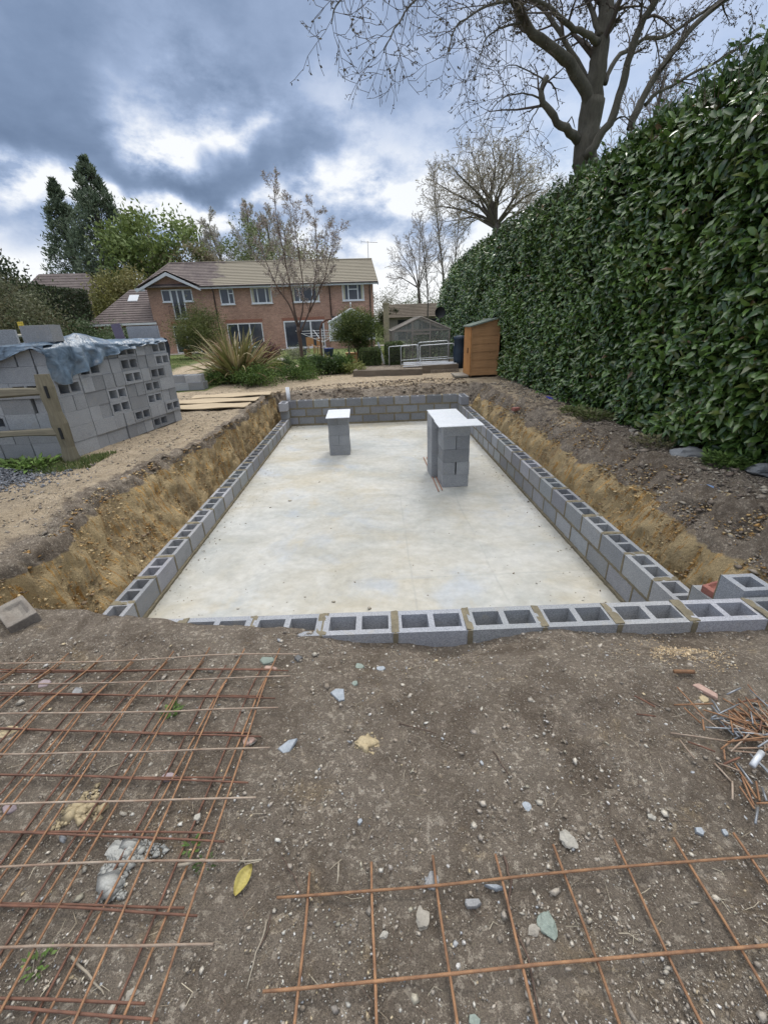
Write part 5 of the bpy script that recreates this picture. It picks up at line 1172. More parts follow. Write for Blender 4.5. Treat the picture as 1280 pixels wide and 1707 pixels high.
limbs = [([b0, P3(502, 580, YT), P3(497, 545, YT)], .085, .065, 0, 0, 0),
  ([P3(498, 548, YT), P3(482, 508, YT-.1), P3(458, 470, YT-.3), P3(438, 420, YT-.4), P3(428, 370, YT-.4)], .040, .008, 11, .3, 1),
  ([P3(497, 546, YT), P3(488, 500, YT+.1), P3(477, 440, YT), P3(463, 370, YT), P3(455, 302, YT)], .045, .007, 14, .25, 1),
  ([P3(498, 550, YT), P3(506, 500, YT+.2), P3(500, 430, YT+.5), P3(492, 380, YT+.6), P3(488, 342, YT+.6)], .036, .006, 13, .25, 1),
  ([P3(500, 556, YT), P3(515, 520, YT), P3(525, 470, YT+.1), P3(528, 405, YT-.2), P3(524, 345, YT-.2)], .038, .006, 13, .25, 1),
  ([P3(516, 520, YT), P3(536, 478, YT-.2), P3(549, 430, YT-.3), P3(560, 382, YT-.4)], .030, .006, 12, .25, 1)]
limb_tree('ornamental_tree', 'slender bare garden tree with several stems and pale buds before the house', b0, limbs, PG, M['bark_brown'], (.17, .13, .115), (4, .045, [(.46, .38, .35), (.38, .34, .28), (.54, .46, .44), (.32, .31, .22)], .02), bs=2.3)
# the big bare tree behind the laurel hedge
YB = 13.0
def Q(*a): return [P3(x, y, YB+dy) for x, y, dy in a]
bb = P3(972, 300, YB); bb.z = 0; bb.x += .0
PB = dict(n=[6, 6, 6, 5], seg=[5, 5, 4, 4, 3], wob=[.12, .16, .20, .22, .25], trop=[.05, .03, .02, .03, .05], ang=[45, 48, 50, 50, 50], lf=[.45, .50, .56, .56, .5], t0=[.3, .25, .2, .12, .1], shape=[sh]*5, sides=[7, 5, 4, 3, 3], rf=.5, rmin=.0045, woodlvl=1)
BG = .70
limbs = [
 ([bb, P3(972, 330, YB), P3(974, 262, YB), P3(980, 215, YB), P3(988, 170, YB)], .42, .36, 0, 0, 0),
 (Q((980, 190, 0), (977, 154, -.1), (948, 107, -.3), (925, 82, -.5), (888, 56, -.6), (866, 20, -.8), (850, -12, -1.0), (815, -75, -1.2), (760, -130, -1.5)), .26, .09, 7, .45, 1),
 (Q((984, 160, .1), (972, 125, .2), (954, 89, .3), (932, 55, .4), (912, 24, .5), (888, -5, .6), (860, -60, .8)), .13, .06, 8, .4, 1),
 (Q((986, 190, .1), (990, 148, .1), (998, 100, .1), (1003, 60, .1), (1010, 0, .2), (1012, -80, .2)), .34, .20, 5, .3, 1),
 (Q((996, 70, 0), (975, 55, -.3), (948, 44, -.5), (925, 20, -.7), (905, 8, -.9), (870, -10, -1.1)), .13, .05, 8, .3, 1),
 (Q((1000, 60, 0), (990, 30, .2), (980, 5, .3), (965, -30, .4)), .12, .08, 4, .3, 1),
 (Q((976, 262, -.45), (998, 232, -.5), (1022, 190, -.6), (1037, 142, -.6), (1049, 90, -.7), (1066, 45, -.8), (1090, 2, -.9), (1105, -40, -1)), .17, .11, 5, .5, 1),
 (Q((1008, 140, 0), (1018, 112, .2), (1043, 83, .5), (1075, 66, .8), (1110, 60, 1.0), (1165, 24, 1.4), (1230, -20, 1.6)), .10, .06, 6, .3, 1),
 (Q((1005, 60, .1), (1020, 30, .3), (1035, -5, .5)), .14, .10, 3, .3, 1),
 (Q((1050, 215, .9), (1062, 184, .9), (1090, 131, 1.0), (1120, 89, 1.0), (1145, 55, 1.1), (1180, 22, 1.2), (1225, -10, 1.3)), .17, .09, 6, .35, 1),
 (Q((1075, 175, .95), (1095, 155, 1.0), (1120, 143, 1.1), (1150, 125, 1.2), (1200, 100, 1.3), (1260, 60, 1.4)), .09, .05, 6, .3, 1),
 (Q((966, 235, 0), (950, 220, -.3), (928, 203, -.5), (912, 178, -.6), (900, 157, -.7), (912, 128, -.7)), .19, .09, 4, .6, 2),
 (Q((902, 166, -.6), (880, 156, -.8), (850, 158, -1), (822, 180, -1.2), (806, 212, -1.3)), .035, .012, 8, .2, 2),
 (Q((902, 170, -.6), (888, 195, -.7), (880, 215, -.8), (884, 242, -.9)), .03, .010, 6, .3, 2),
 (Q((908, 135, -.6), (880, 118, -.8), (850, 108, -1.1), (830, 128, -1.3)), .03, .010, 7, .2, 2),
 (Q((940, 215, -.3), (952, 196, -.4), (958, 214, -.5)), .04, .012, 0, .3, 2),
 (Q((858, 5, -.9), (815, 8, -1.3), (775, 30, -1.7), (752, 62, -1.9), (745, 105, -2.0)), .05, .014, 13, .15, 2),
 (Q((830, -45, -1.2), (770, -50, -1.8), (715, -20, -2.2), (676, 20, -2.5), (650, 62, -2.7), (640, 88, -2.8)), .055, .013, 16, .2, 2),
 (Q((790, -100, -1.4), (720, -115, -2.2), (650, -80, -2.8), (595, -35, -3.2), (562, 10, -3.5), (552, 40, -3.6)), .055, .013, 16, .25, 2),
 (Q((875, 38, -.7), (840, 45, -1.0), (812, 62, -1.3), (798, 95, -1.5), (790, 135, -1.7)), .04, .012, 11, .2, 2),
 (Q((1049, 90, -.7), (1075, 60, -1.2), (1100, 50, -1.6)), .03, .010, 5, .2, 2),
 (Q((1012, -60, .2), (940, -110, -.6), (880, -90, -1.6), (835, -40, -2.2), (805, 0, -2.6)), .06, .014, 13, .3, 2),
 (Q((1012, 210, -.1), (1035, 196, -.4), (1050, 200, -.6), (1062, 212, -.8)), .045, .014, 4, .3, 2)]
limbs = [(a, r0*(BG if r0 > .3 else .58), r1*(BG if r0 > .3 else .55), n, t0, l) for a, r0, r1, n, t0, l in limbs]
limb_tree('bare_oak', 'big bare grey limbed tree rising over the laurel hedge at upper right', bb, limbs, PB, M['bark_green'], (.085, .070, .060), (3, .055, [(.075, .062, .045), (.11, .095, .06), (.06, .05, .04)], .015), bs=2.7, trunkn=14)
# bare trees beyond
PBirch = dict(n=[15, 7, 6, 4], seg=[10, 6, 4, 3, 3], wob=[.03, .08, .10, .10, .1], trop=[.02, .09, .03, 0, 0], ang=[28, 30, 34, 40, 45], lf=[.45, .5, .6, .7, .5], t0=[.22, .2, .15, .1, .1], shape=[lambda t: 1.0-.75*t, sh, sh, sh], sides=[6, 4, 3, 3, 3], rf=.45, rmin=.010, woodlvl=0)
def PV(**k): d = dict(PBirch); d.update(k); return d
fb = (2, .16, [(.24, .22, .12), (.28, .25, .16), (.20, .19, .10)], .08)
POak = dict(n=[20, 10, 8, 6], seg=[5, 7, 5, 4, 3], wob=[.05, .12, .12, .10, .1], trop=[.02, .03, .03, .02, .01], ang=[66, 42, 42, 45, 50], lf=[1.75, .46, .52, .66, .5], t0=[.28, .25, .15, .1, .1], shape=[lambda t: 1.15-.35*t, sh, sh, sh], sides=[7, 5, 3, 3, 3], rf=.55, rmin=.019, woodlvl=1)
PF = dict(n=[6, 7, 6, 4], seg=[4, 5, 4, 3, 3], wob=[.1, .11, .11, .12, .12], trop=[.05, .05, .03, .02, .02], ang=[36, 38, 40, 42, 45], lf=[.5, .46, .52, .58, .5], t0=[.2, .18, .12, .1, .1], shape=[sh]*5, sides=[5, 4, 3, 3, 3], rf=.5, rmin=.013, woodlvl=0)
def fan(name, label, foot, Yt, fork, ends, r0, n, bs, P, twc, bud=None, group=None, lvl=1, spread=2.5):
    b = P3(foot[0], foot[1], Yt); b.z = 0; f = P3(fork[0], fork[1], Yt); L_ = [([b, b.lerp(f, .5)+Vector((.1, 0, 0)), f], r0, r0*.8, 0, 0, 0)]
    for i, (x, y) in enumerate(ends):
        dy = spread*math.sin(i*2.3+.6); e = P3(x, y, Yt+dy); m1 = f.lerp(e, .33)+Vector((random.gauss(0, .2), 0, .25)); m2 = f.lerp(e, .68)+Vector((random.gauss(0, .25), 0, .3))
        L_.append(([f-Vector((0, 0, .1+.12*(i % 3))), m1, m2, e], r0*.42, .02, n, .22, lvl))
    return limb_tree(name, label, b, L_, P, M['bark'], twc, bud, group, bs=bs)
fan('oak_tree', 'round crowned bare oak with first olive leaves behind the laurel hedge', (828, 470), 40, (827, 372), [(722, 345), (728, 305), (752, 276), (785, 256), (820, 247), (856, 256), (888, 280), (905, 315), (912, 350), (770, 300), (870, 310), (740, 370), (810, 290), (838, 275)], .34, 11, 6.0, PF, (.34, .30, .25), (1, .12, [(.36, .33, .20), (.32, .29, .18)], .04))
PS = dict(PF, n=[6, 6, 5, 4], ang=[26, 30, 34, 38, 40], trop=[.05, .08, .04, .03, .02], rmin=.011)
def stem(label, pts, Yt, r, n, bs, twc=(.34, .305, .28), name='birch_tree'):
    q = [P3(x, y, Yt) for x, y in pts]; q[0].z = 0
    return limb_tree(name, label, q[0], [(q, r, .015, n, .22, 1)], PS, M['bark'], twc, None, 'bare trees beyond the garden', bs=bs)
stem('tallest thin bare birch beyond the greenhouse, left of the round crowned tree', [(738, 540), (740, 480), (732, 400), (726, 340), (722, 284)], 46, .13, 44, 4.6)
stem('thin bare birch nearest the round crowned tree, beyond the hedge end', [(752, 540), (755, 470), (762, 400), (765, 335)], 47, .10, 34, 4.2)
stem('thin bare birch left of the tallest one', [(712, 540), (712, 480), (706, 420), (698, 370)], 44, .09, 30, 3.8)
fan('bare_tree', 'low spreading bare tree just right of the house roof', (700, 540), 49, (697, 478), [(656, 440), (662, 415), (680, 395), (700, 385), (718, 400), (735, 425), (652, 465)], .16, 9, 4.2, PF, (.36, .325, .30), group='bare trees beyond the garden')
B = MB()
tree('bare_tree', 'bare tree in the gap between the round oak and the big tree', (16.5, 40, 0), 14.5, PV(ang=[38, 32, 36, 40, 45]), .22, M['bark'], (.28, .245, .225), None, group='bare trees beyond the garden')
tree('bare_tree', 'hazy bare tree directly behind the big tree trunk', (14.5, 28, 0), 13.4, PV(ang=[34, 30, 34, 40, 45]), .2, M['bark'], (.28, .24, .22), None, group='bare trees beyond the garden')
# trees behind the house
PHaz = PV(n=[18, 9, 6, 5], ang=[42, 30, 30, 36, 40], rmin=.013, t0=[.1, .15, .1, .1, .1])
for x, y, h, l in ((-22.5, 66, 15.0, 'leftmost'), (-19.0, 68, 16.4, 'second'), (-15.6, 67, 17.0, 'middle'), (-12.4, 66, 16.2, 'fourth'), (-9.4, 65, 14.4, 'rightmost')):
    tree('poplar_tree', f"{l} one of the five hazy bare upright trees behind the house roof", (x, y, 0), h, PHaz, .25, M['bark'], (.44, .41, .36), (1, .10, [(.40, .38, .26), (.36, .35, .24)], .1), group='hazy trees behind the house')  # pale twig and bud colours stand in for haze over the distance
def crown_tree(name, label, base, H, W, z0, n, L, cols, clumps=70, r0=.3, shape='round', group=None, wd=.5, bark='bark', dens=.16, mat='leaf_soft', core=True):
    root = empty(name, base, label=label, cat='tree' if H > 3 else 'shrub', group=group); A = MB()
    A.tube([(0, 0, -.2), (.05*W*.3, 0, z0+.3*(H-z0)), (0, .05, z0+.85*(H-z0))], [r0, r0*.7, r0*.15], 7)
    cen = []
    for i in range(clumps):
        u = rdir(1)[0]; q = random.random()**.45; c = np.array([u[0]*W/2*q, u[1]*W/2*q, z0+(H-z0)/2+u[2]*(H-z0)/2*q])
        t = (c[2]-z0)/(H-z0)
        if shape == 'cone': f = max(.06, (1-t)**.75*1.12)*(1 if t > .08 else t/.08*.6+.4); an = random.uniform(0, 6.28); rr = math.sqrt(random.random())*W/2*f; t = random.random()**.85; f = max(.05, (1-t)**.8*1.1); rr = (.35+.65*random.random())*W/2*f; c = np.array([math.cos(an)*rr, math.sin(an)*rr, z0+(H-z0)*t])
        cen.append(c)
        if i % 3 == 0: A.tube([(0, 0, max(z0*.8, c[2]*.6)), tuple(c*np.array([.5, .5, .88])), tuple(c)], [r0*.3, r0*.16, r0*.05], 4, caps=False)
    A.build('trunk', M[bark], root, smooth=True)
    cen = np.array(cen); k = rng.integers(0, len(cen), n); sg = dens*W*rng.uniform(.5, 1.0, len(cen))
    if shape == 'cone': sg = sg*np.clip(1.1-(cen[:, 2]-z0)/(H-z0), .12, 1)
    P_ = cen[k]+rng.standard_normal((n, 3))*sg[k][:, None]*np.array([1, 1, .75 if shape != 'cone' else 1.2]); P_[:, 2] = np.maximum(P_[:, 2], .03)
    cols = np.array(cols, float); cc = cols[rng.integers(0, len(cols), len(cen))][k]*rng.uniform(.7, 1.3, (n, 1))
    D = unit(rdir(n)+np.array([0, 0, .1 if shape != 'cone' else .5])+unit(P_-np.array([0, 0, z0+(H-z0)*.4]))*.5)
    leaves('crown', P_, D, rdir(n), L*rng.uniform(.6, 1.3, n), L*wd*rng.uniform(.7, 1.2, n), cc, mat, root, 1)
    return root
crown_tree('conifer_tree', 'shorter left one of the two dark conifers at far left', (-36.0, 62, 0), 18.0, 10.0, 1, 11000, .5, [(.13, .17, .11), (.17, .21, .14), (.10, .135, .085)], 260, .3, 'cone', 'two conifers', .30, dens=.075)
crown_tree('conifer_tree', 'taller right one of the two dark conifers at far left', (-30.8, 60, 0), 19.3, 13.5, 1, 16000, .5, [(.13, .17, .11), (.17, .21, .14), (.10, .135, .085)], 340, .35, 'cone', 'two conifers', .30, dens=.07)
crown_tree('chestnut_tree', 'fresh green broadleaf tree beside the conifers', (-24.3, 57, 0), 14.2, 11.0, 3, 11000, .50, [(.18, .23, .07), (.22, .28, .10), (.13, .18, .06)], 120, .35, group=None, dens=.075)
crown_tree('maple_tree', 'yellow green bushy tree over the left hedge', (-22.8, 46, 0), 6.9, 6.0, 1, 8000, .32, [(.22, .21, .07), (.26, .24, .10), (.17, .17, .06)], 80, .2, dens=.1)
crown_tree('maple_tree', 'olive brown haze of young leaves left of the house roof', (-19.6, 56, 0), 10.5, 7.5, 2, 6500, .34, [(.25, .22, .13), (.22, .22, .12), (.29, .25, .17)], 100, .25, dens=.085)
crown_tree('willow_tree', 'soft green tree rising behind the middle of the roof', (-13.5, 58, 0), 12.6, 8.0, 2, 6000, .32, [(.17, .21, .09), (.21, .24, .12), (.14, .17, .07)], 120, .25, dens=.09)
crown_tree('maple_tree', 'olive green tree behind the sandy part of the roof', (-7.6, 56, 0), 11.0, 8.5, 2, 7000, .32, [(.28, .28, .17), (.32, .31, .21)], 110, .25, dens=.09)
crown_tree('shrub', 'big grey green shrub at the left edge behind the block stack', (-14.5, 18.5, 0), 3.9, 4.6, .2, 16000, .13, [(.14, .15, .085), (.10, .12, .06), (.17, .17, .10), (.12, .11, .06)], 110, .1, wd=.4, dens=.10)
crown_tree('shrub', 'dark leafy tree top at the far left edge of the picture', (-20.5, 26, 0), 6.2, 4.5, .5, 8000, .22, [(.05, .07, .035), (.07, .09, .04)], 70, .15, dens=.11)
crown_tree('shrub', 'darker olive shrub between the grey green shrub and the clipped hedge', (-15.3, 20.8, 0), 3.4, 3.0, .2, 9000, .13, [(.07, .085, .04), (.10, .11, .05)], 80, .1, dens=.11)
crown_tree('shrub', 'light green speckled bush at the foot of the clipped hedge', (-14.4, 25, 0), 2.2, 3.4, .1, 7000, .14, [(.11, .15, .07), (.08, .12, .05), (.16, .19, .11)], 60, .06, dens=.11)
# far greenery low behind the outbuilding and round the plot
for i, (x, y, h, w_, l, c) in enumerate(((5.5, 52, 4.6, 5, 'green bush behind the outbuilding roof', (.12, .16, .06)), (1.9, 47, 3.1, 2.4, 'dark ivy bush left of the outbuilding', (.06, .07, .035)), (8.6, 50, 4.2, 5, 'olive bush behind the outbuilding by the hedge end', (.13, .14, .06)), (2.2, 60, 5.6, 6, 'distant pale bush right of the house', (.20, .19, .13)))):
    crown_tree('shrub', l, (x, y, 0), h, w_, .2, 5000, .2, [c, tuple(v*1.3 for v in c)], 50, .1, dens=.12)
def clipped(name, label, p0, p1, th, z0, z1a, z1b, n, L, cols, group=None, round_=.0, cat='hedge'):
    p0, p1 = np.array(p0, float), np.array(p1, float); d = p1-p0; Lg = np.linalg.norm(d); d /= Lg; nn = np.array([-d[1], d[0]])
    root = empty(name, (p0[0], p0[1], 0), label=label, cat=cat, group=group)
    s = rng.random(n)*Lg; top = z1a+(z1b-z1a)*s/Lg; face = rng.random(n); q = np.zeros(n); z = np.zeros(n)
    hz = (z1a+z1b)/2-z0; tot = 2*hz*Lg+th*Lg+2*hz*th; f1 = 2*hz*Lg/tot; f2 = f1+th*Lg/tot
    sd_ = face < f1; tp_ = (face >= f1) & (face < f2); en = face >= f2
    q = np.where(sd_, np.where(rng.random(n) < .5, 0, th), rng.random(n)*th); z = np.where(tp_, top, z0+rng.random(n)*(top-z0)); s = np.where(en, np.where(rng.random(n) < .5, 0, Lg), s)
    o_ = .06*fbm(s*2.5, z*2.5, q, 3, 120)+rng.normal(0, .02, n)
    nx = np.where(sd_, np.where(q > th/2, 1, -1), 0); nz = np.where(tp_, 1, 0); ns_ = np.where(en, np.where(s > Lg/2, 1, -1), 0)
    P_ = np.stack([d[0]*(s+o_*ns_)+nn[0]*(q+o_*nx), d[1]*(s+o_*ns_)+nn[1]*(q+o_*nx), z+o_*nz], -1)
    Nn = np.stack([nn[0]*nx+d[0]*ns_, nn[1]*nx+d[1]*ns_, nz], -1)
    cols = np.array(cols, float); cc = cols[rng.integers(0, len(cols), n)]*rng.uniform(.7, 1.3, (n, 1))
    leaves('foliage', P_, unit(rdir(n)+.6*Nn), Nn+.5*rdir(n), L*rng.uniform(.6, 1.3, n), L*.5*rng.uniform(.7, 1.2, n), cc, 'leaf_soft', root, 1)
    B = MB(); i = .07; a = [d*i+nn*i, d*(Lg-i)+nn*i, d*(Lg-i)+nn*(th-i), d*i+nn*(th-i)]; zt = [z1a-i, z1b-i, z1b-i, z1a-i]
    B.add([(v[0], v[1], z0) for v in a]+[(v[0], v[1], t) for v, t in zip(a, zt)], [(0, 1, 5, 4), (1, 2, 6, 5), (2, 3, 7, 6), (3, 0, 4, 7), (4, 5, 6, 7)]); B.build('shade_core', M['hedgecore'], root)  # solid dark box, the shade behind the leaves put into its colour
    return root
clipped('clipped_hedge', 'tall dark clipped conifer hedge along the left boundary', (-16.6, 22), (-23.0, 40), 2.0, 0, 3.95, 4.9, 42000, .16, [(.035, .055, .022), (.05, .075, .03), (.028, .045, .02), (.06, .055, .03)])
for i, (xa, xb, y, l) in enumerate(((-60, -27, 52, 'left'), (3.5, 60, 56, 'right'))):
    clipped('boundary_hedge', f"distant boundary hedge to the {l} behind everything else", (xa, y), (xb, y), 2, 0, 3.0, 3.0, 14000, .5, [(.07, .09, .04), (.09, .10, .05)])
# ------------------------------------------------------------------ garden between pit and house
def phormium(base, n, L, label):
    root = empty('flax_plant', base, label=label, cat='plant'); B = MB(); cols = [(.19, .19, .07), (.28, .25, .11), (.35, .29, .15), (.23, .15, .08), (.14, .15, .05), (.40, .34, .20), (.27, .17, .09)]
    for i in range(n):
        az = random.uniform(0, 6.28); el = R(random.triangular(8, 84, 52)); ln = L*random.uniform(.6, 1.15); w_ = random.uniform(.026, .048)
        d = Vector((math.cos(az)*math.cos(el), math.sin(az)*math.cos(el), math.sin(el))); p = Vector((random.gauss(0, .10), random.gauss(0, .10), 0)); s = Vector((-math.sin(az), math.cos(az), 0)); s.rotate(Matrix.Rotation(random.uniform(-.6, .6), 3, d))
        drp = random.uniform(.0, .14) if random.random() < .6 else random.uniform(.2, .42); vs = []; fs = []; m_ = 9
        for k in range(m_+1):
            t = k/m_; ww = w_*(1-.0*t)*(1 if t < .6 else max(.04, 1-(t-.6)/.4)); up = s.cross(d).normalized()
            vs += [p-s*ww+up*ww*.5, p, p+s*ww+up*ww*.5]
            if k < m_: p = p+d*ln/m_; d = (d+Vector((0, 0, -drp*t*1.3))).normalized()
            if p.z < .02: p.z = .02
        for k in range(m_): a = k*3; fs += [(a, a+1, a+4, a+3), (a+1, a+2, a+5, a+4)]
        c = random.choice(cols); f = random.uniform(.8, 1.25); B.add(vs, fs, tuple(x*f for x in c))
    B.build('leaves', M['leaf_soft'], root); return root
p = atz(395, 640, 0); phormium((p[0], p[1]+.4, 0), 260, 2.0, 'large spiky flax with bronze and straw sword leaves beside the small block stack')
def shrub(px, py, w_, h, cols, label, Y=None, n=2600, L=.07, wd=.5, name='shrub', dens=.13, clumps=34):
    g = atz(px, py, 0) if Y is None else np.array([atY(px, py, Y)[0], Y, 0])
    return crown_tree(name, label, (g[0], g[1], 0), h, w_, .03, n, L, cols, clumps, .02, dens=dens, wd=wd, bark='bark_brown')
GR1 = [(.09, .15, .035), (.13, .20, .05), (.07, .12, .03)]; GR2 = [(.05, .085, .03), (.07, .11, .035)]; YG = [(.19, .22, .06), (.24, .25, .08)]
shrub(438, 641, 1.5, .55, GR1, 'green leafy clump under the spiky flax, right side', n=3800)
shrub(372, 641, 1.0, .42, GR1, 'green clump under the spiky flax, left side')
shrub(478, 620, .8, .55, GR2, 'dark rounded dwarf conifer left of the garden tree', n=3800, L=.045)
shrub(497, 632, 1.5, .38, GR1, 'bright green clump at the foot of the garden tree', n=3600)
shrub(520, 622, 1.0, .60, GR1, 'tall green perennial clump just right of the garden tree', n=2600)
shrub(547, 624, .95, .62, GR2, 'dark green strappy clump below the porch', n=2600, wd=.25, L=.16)
shrub(570, 622, .8, .62, GR1, 'feathery green clump nearest the first box cube', n=2600, wd=.25, L=.14)
shrub(455, 622, .9, .45, YG, 'yellow green low plant between flax and dwarf conifer')
shrub(535, 606, .9, .40, YG, 'yellowish clump behind the border by the rocks', n=1600)
shrub(418, 612, 1.3, .5, GR2, 'dark low shrub behind the spiky flax')
shrub(452, 596, 1.4, .95, [(.13, .045, .06), (.17, .07, .08), (.09, .04, .05)], 'purple red leaved shrub in front of the patio', n=2600, L=.09)
shrub(430, 596, 1.5, .8, GR2, 'dark green shrub beside the purple one')
shrub(499, 598, 1.3, .6, [(.16, .18, .09), (.3, .3, .22)], 'pale flowering plant on the rockery behind the tree', n=1600)
shrub(338, 588, 3.0, 3.0, [(.12, .14, .045), (.16, .175, .06), (.09, .11, .035)], 'rounded olive green bamboo clump on the lawn before the house', Y=30, n=15000, L=.16, wd=.22, dens=.15, clumps=90)
shrub(590, 622, 1.0, .35, YG, 'low fresh green plant beside the raised bed corner', n=1200)
shrub(630, 604, 1.2, .5, YG, 'light green weeds between the two box cubes', n=1500)
# mop headed tree
bx = atY(597, 600, 20); root = crown_tree('standard_tree', 'bushy green mop headed small tree in front of the porch', (bx[0], 20, 0), 2.22, 2.0, .75, 15000, .095, [(.08, .115, .03), (.12, .155, .04), (.06, .09, .025), (.16, .19, .06)], 100, .05, dens=.11, wd=.35, bark='bark_brown')
for px, l in ((583, 'left'), (621, 'right')):
    g = atY(px, 600, 20.2); B = MB(); B.box(-.035, .035, -.035, .035, 0, 1.15); o = B.build('tree_stake', M['greywood'], bevel=.005, label=f"{l} wooden stake under the mop headed tree", cat='stake', group='stakes under the mop headed tree'); o.location = (g[0], 20.2, 0)
for (xa, xb, yt, l) in ((599, 633, 583, 'left clipped box cube in the raised bed'), (642, 670, 573, 'right, taller clipped box cube in the raised bed')):
    Yb = 18.3; a = atY(xa, 600, Yb); b_ = atY(xb, 600, Yb); t = atY((xa+xb)/2, yt, Yb)
    clipped('box_bush', l, (a[0]+.05, Yb), (b_[0]-.02, Yb-.02), b_[0]-a[0], 0, t[2], t[2], 6500, .055, [(.055, .085, .025), (.08, .12, .035), (.11, .14, .05)], 'clipped box cubes', cat='box bush')
# raised bed timbers
def sleeper(a, b_, h, th, label, z=0):
    a, b_ = Vector((a[0], a[1], z)), Vector((b_[0], b_[1], z)); d = b_-a; B = MB(); n = 10; vs = []; fs = []; L = d.length
    for i in range(n+1):
        x = L*i/n; w = [random.uniform(-.006, .006) for _ in range(4)]; vs += [(x, w[0], -.05), (x, th+w[1], -.05), (x, th+w[1], h+w[2]), (x, w[0], h+w[3])]
    for i in range(n):
        for t in range(4): u = (t+1) % 4; fs.append((i*4+t, (i+1)*4+t, (i+1)*4+u, i*4+u))
    fs += [(0, 1, 2, 3), (n*4+3, n*4+2, n*4+1, n*4)]; B.add(vs, fs); o = B.build('timber_sleeper', M['sleeper'], bevel=.008, label=label, cat='sleeper', group='old sleepers edging the raised bed'); o.location = a; o.rotation_euler = (0, 0, math.atan2(d.y, d.x))
s1 = atz(589, 628); s2 = atz(704, 625); s3 = atz(704, 623); s4 = atz(764, 620)
sleeper(s1, s2, .20, .12, 'long old sleeper edging the raised bed in front of the box cubes'); sleeper(s3, s4, .27, .12, 'shorter, higher sleeper in front of the greenhouse')
sleeper((s1[0]+.12, s1[1]+.13), (s1[0]+.3, s1[1]+2.4), .19, .12, 'side sleeper running back from the raised bed corner')
B = MB(); B.box(s1[0]+.1, s4[0], s1[1]+.1, 18.9, -.05, .12); B.build('bed_soil', M['ground'], kind='structure')
# greenhouse
GY = 19.0; a = atY(655, 552, GY); c = atY(702, 528, GY); e = atY(751, 549, GY); x0, xm, x1 = a[0], c[0], e[0]; ze, za = (a[2]+e[2])/2, c[2]; GD = 3.0
root = empty('greenhouse', (xm, GY, 0), label='small weathered greenhouse with grey glass behind the white frames', cat='greenhouse'); B = MB(); w2 = (x1-x0)/2
for y in (0, GD):
    for x in (-w2+.03, -.36, .36, w2-.03): B.box(x-.025, x+.025, y-.025, y+.025, 0, ze if abs(x) > .5 else za-.32*0-.16)
    B.tube([(-w2-.03, y, ze), (0, y, za), (w2+.03, y, ze)], .04, 6); B.box(-w2, w2, y-.02, y+.02, ze-.03, ze+.02); B.box(-w2, w2, y-.02, y+.02, .05, .10); B.box(-.36, .36, y-.03, y+.03, 1.20, 1.26)
for k in range(6):
    y = GD*k/5
    for s in (-1, 1): B.tube([(s*w2, y, 0), (s*w2, y, ze), (0, y, za)], .018, 4, caps=False)
for s in (-1, 1): B.tube([(s*w2, 0, ze), (s*w2, GD, ze)], .03, 5)
B.tube([(0, 0, za), (0, GD, za)], .03, 5); B.build('frame', M['greywood'], root)
B = MB()
for y in (0, GD): B.add([(-w2, y, .1), (w2, y, .1), (w2, y, ze), (0, y, za), (-w2, y, ze)], [(0, 1, 2, 3, 4)])
for s in (-1, 1): B.add([(s*w2, 0, .1), (s*w2, GD, .1), (s*w2, GD, ze), (s*w2, 0, ze)], [(0, 1, 2, 3)]); B.add([(s*w2, 0, ze), (s*w2, GD, ze), (0, GD, za), (0, 0, za)], [(0, 1, 2, 3)])
B.build('glazing', M['ghglass'], root)
B = MB(); B.box(-w2+.15, -w2+.75, .3, GD-.3, .70, .75); [B.box(-w2+.2+.5*i, -w2+.25+.5*i, .35+k*2.2, .4+k*2.2, 0, .7) for i in (0, 1) for k in (0, 1)]; B.build('staging', M['greywood'], root)
crown_tree('shrub', 'greenery seen through the glass inside the greenhouse', (xm+.35, GY+1.6, 0), 1.2, 1.5, .1, 2200, .10, [(.10, .13, .06), (.13, .12, .07)], 30, .03)
# white tube frames with netting
def tframe(y, pxs, ytop, h0, label, net=True, rails=(.10, .24)):
    a = atY(pxs[0], ytop, y); b_ = atY(pxs[1], ytop, y); w_ = b_[0]-a[0]; z = a[2]; root = empty('cold_frame_hoop', (a[0], y, 0), label=label, cat='frame', group='white tube frames before the greenhouse'); B = MB()
    B.tube([(0, 0, h0), (0, 0, z-.06), (.02, 0, z-.01), (.08, 0, z), (w_-.08, 0, z+.03), (w_-.02, 0, z+.01), (w_, 0, z-.04), (w_, 0, h0)], .017, 7)
    B.build('tube', M['alu'], root, smooth=True)
    for r in rails: q = MB(); q.tube([(0, 0, r+.12), (w_, .0, r+.15)], .013, 5); q.build('rail', M['alu'], root)
    if net:
        q = MB(); nx, nz_ = int(w_/.05), int((z-.3)/.05)
        for i in range(1, nx): q.box(w_*i/nx-.0025, w_*i/nx+.0025, .0, .004, .25, z-.01)
        for i in range(1, nz_): zz = .25+(z-.27)*i/nz_; q.box(0, w_, .005, .009, zz-.0025, zz+.0025)
        q.build('netting', M['mesh'], root)
tframe(17.15, (700, 757), 576, .10, 'right front white tube frame before the greenhouse'); tframe(17.3, (668, 697), 577, .10, 'left front white tube frame behind the taller box cube')
tframe(17.9, (697, 747), 571, .10, 'rear white tube frame nearest the greenhouse glass'); tframe(17.95, (648, 695), 578, .10, 'rear left white tube frame partly behind the box cubes', rails=())
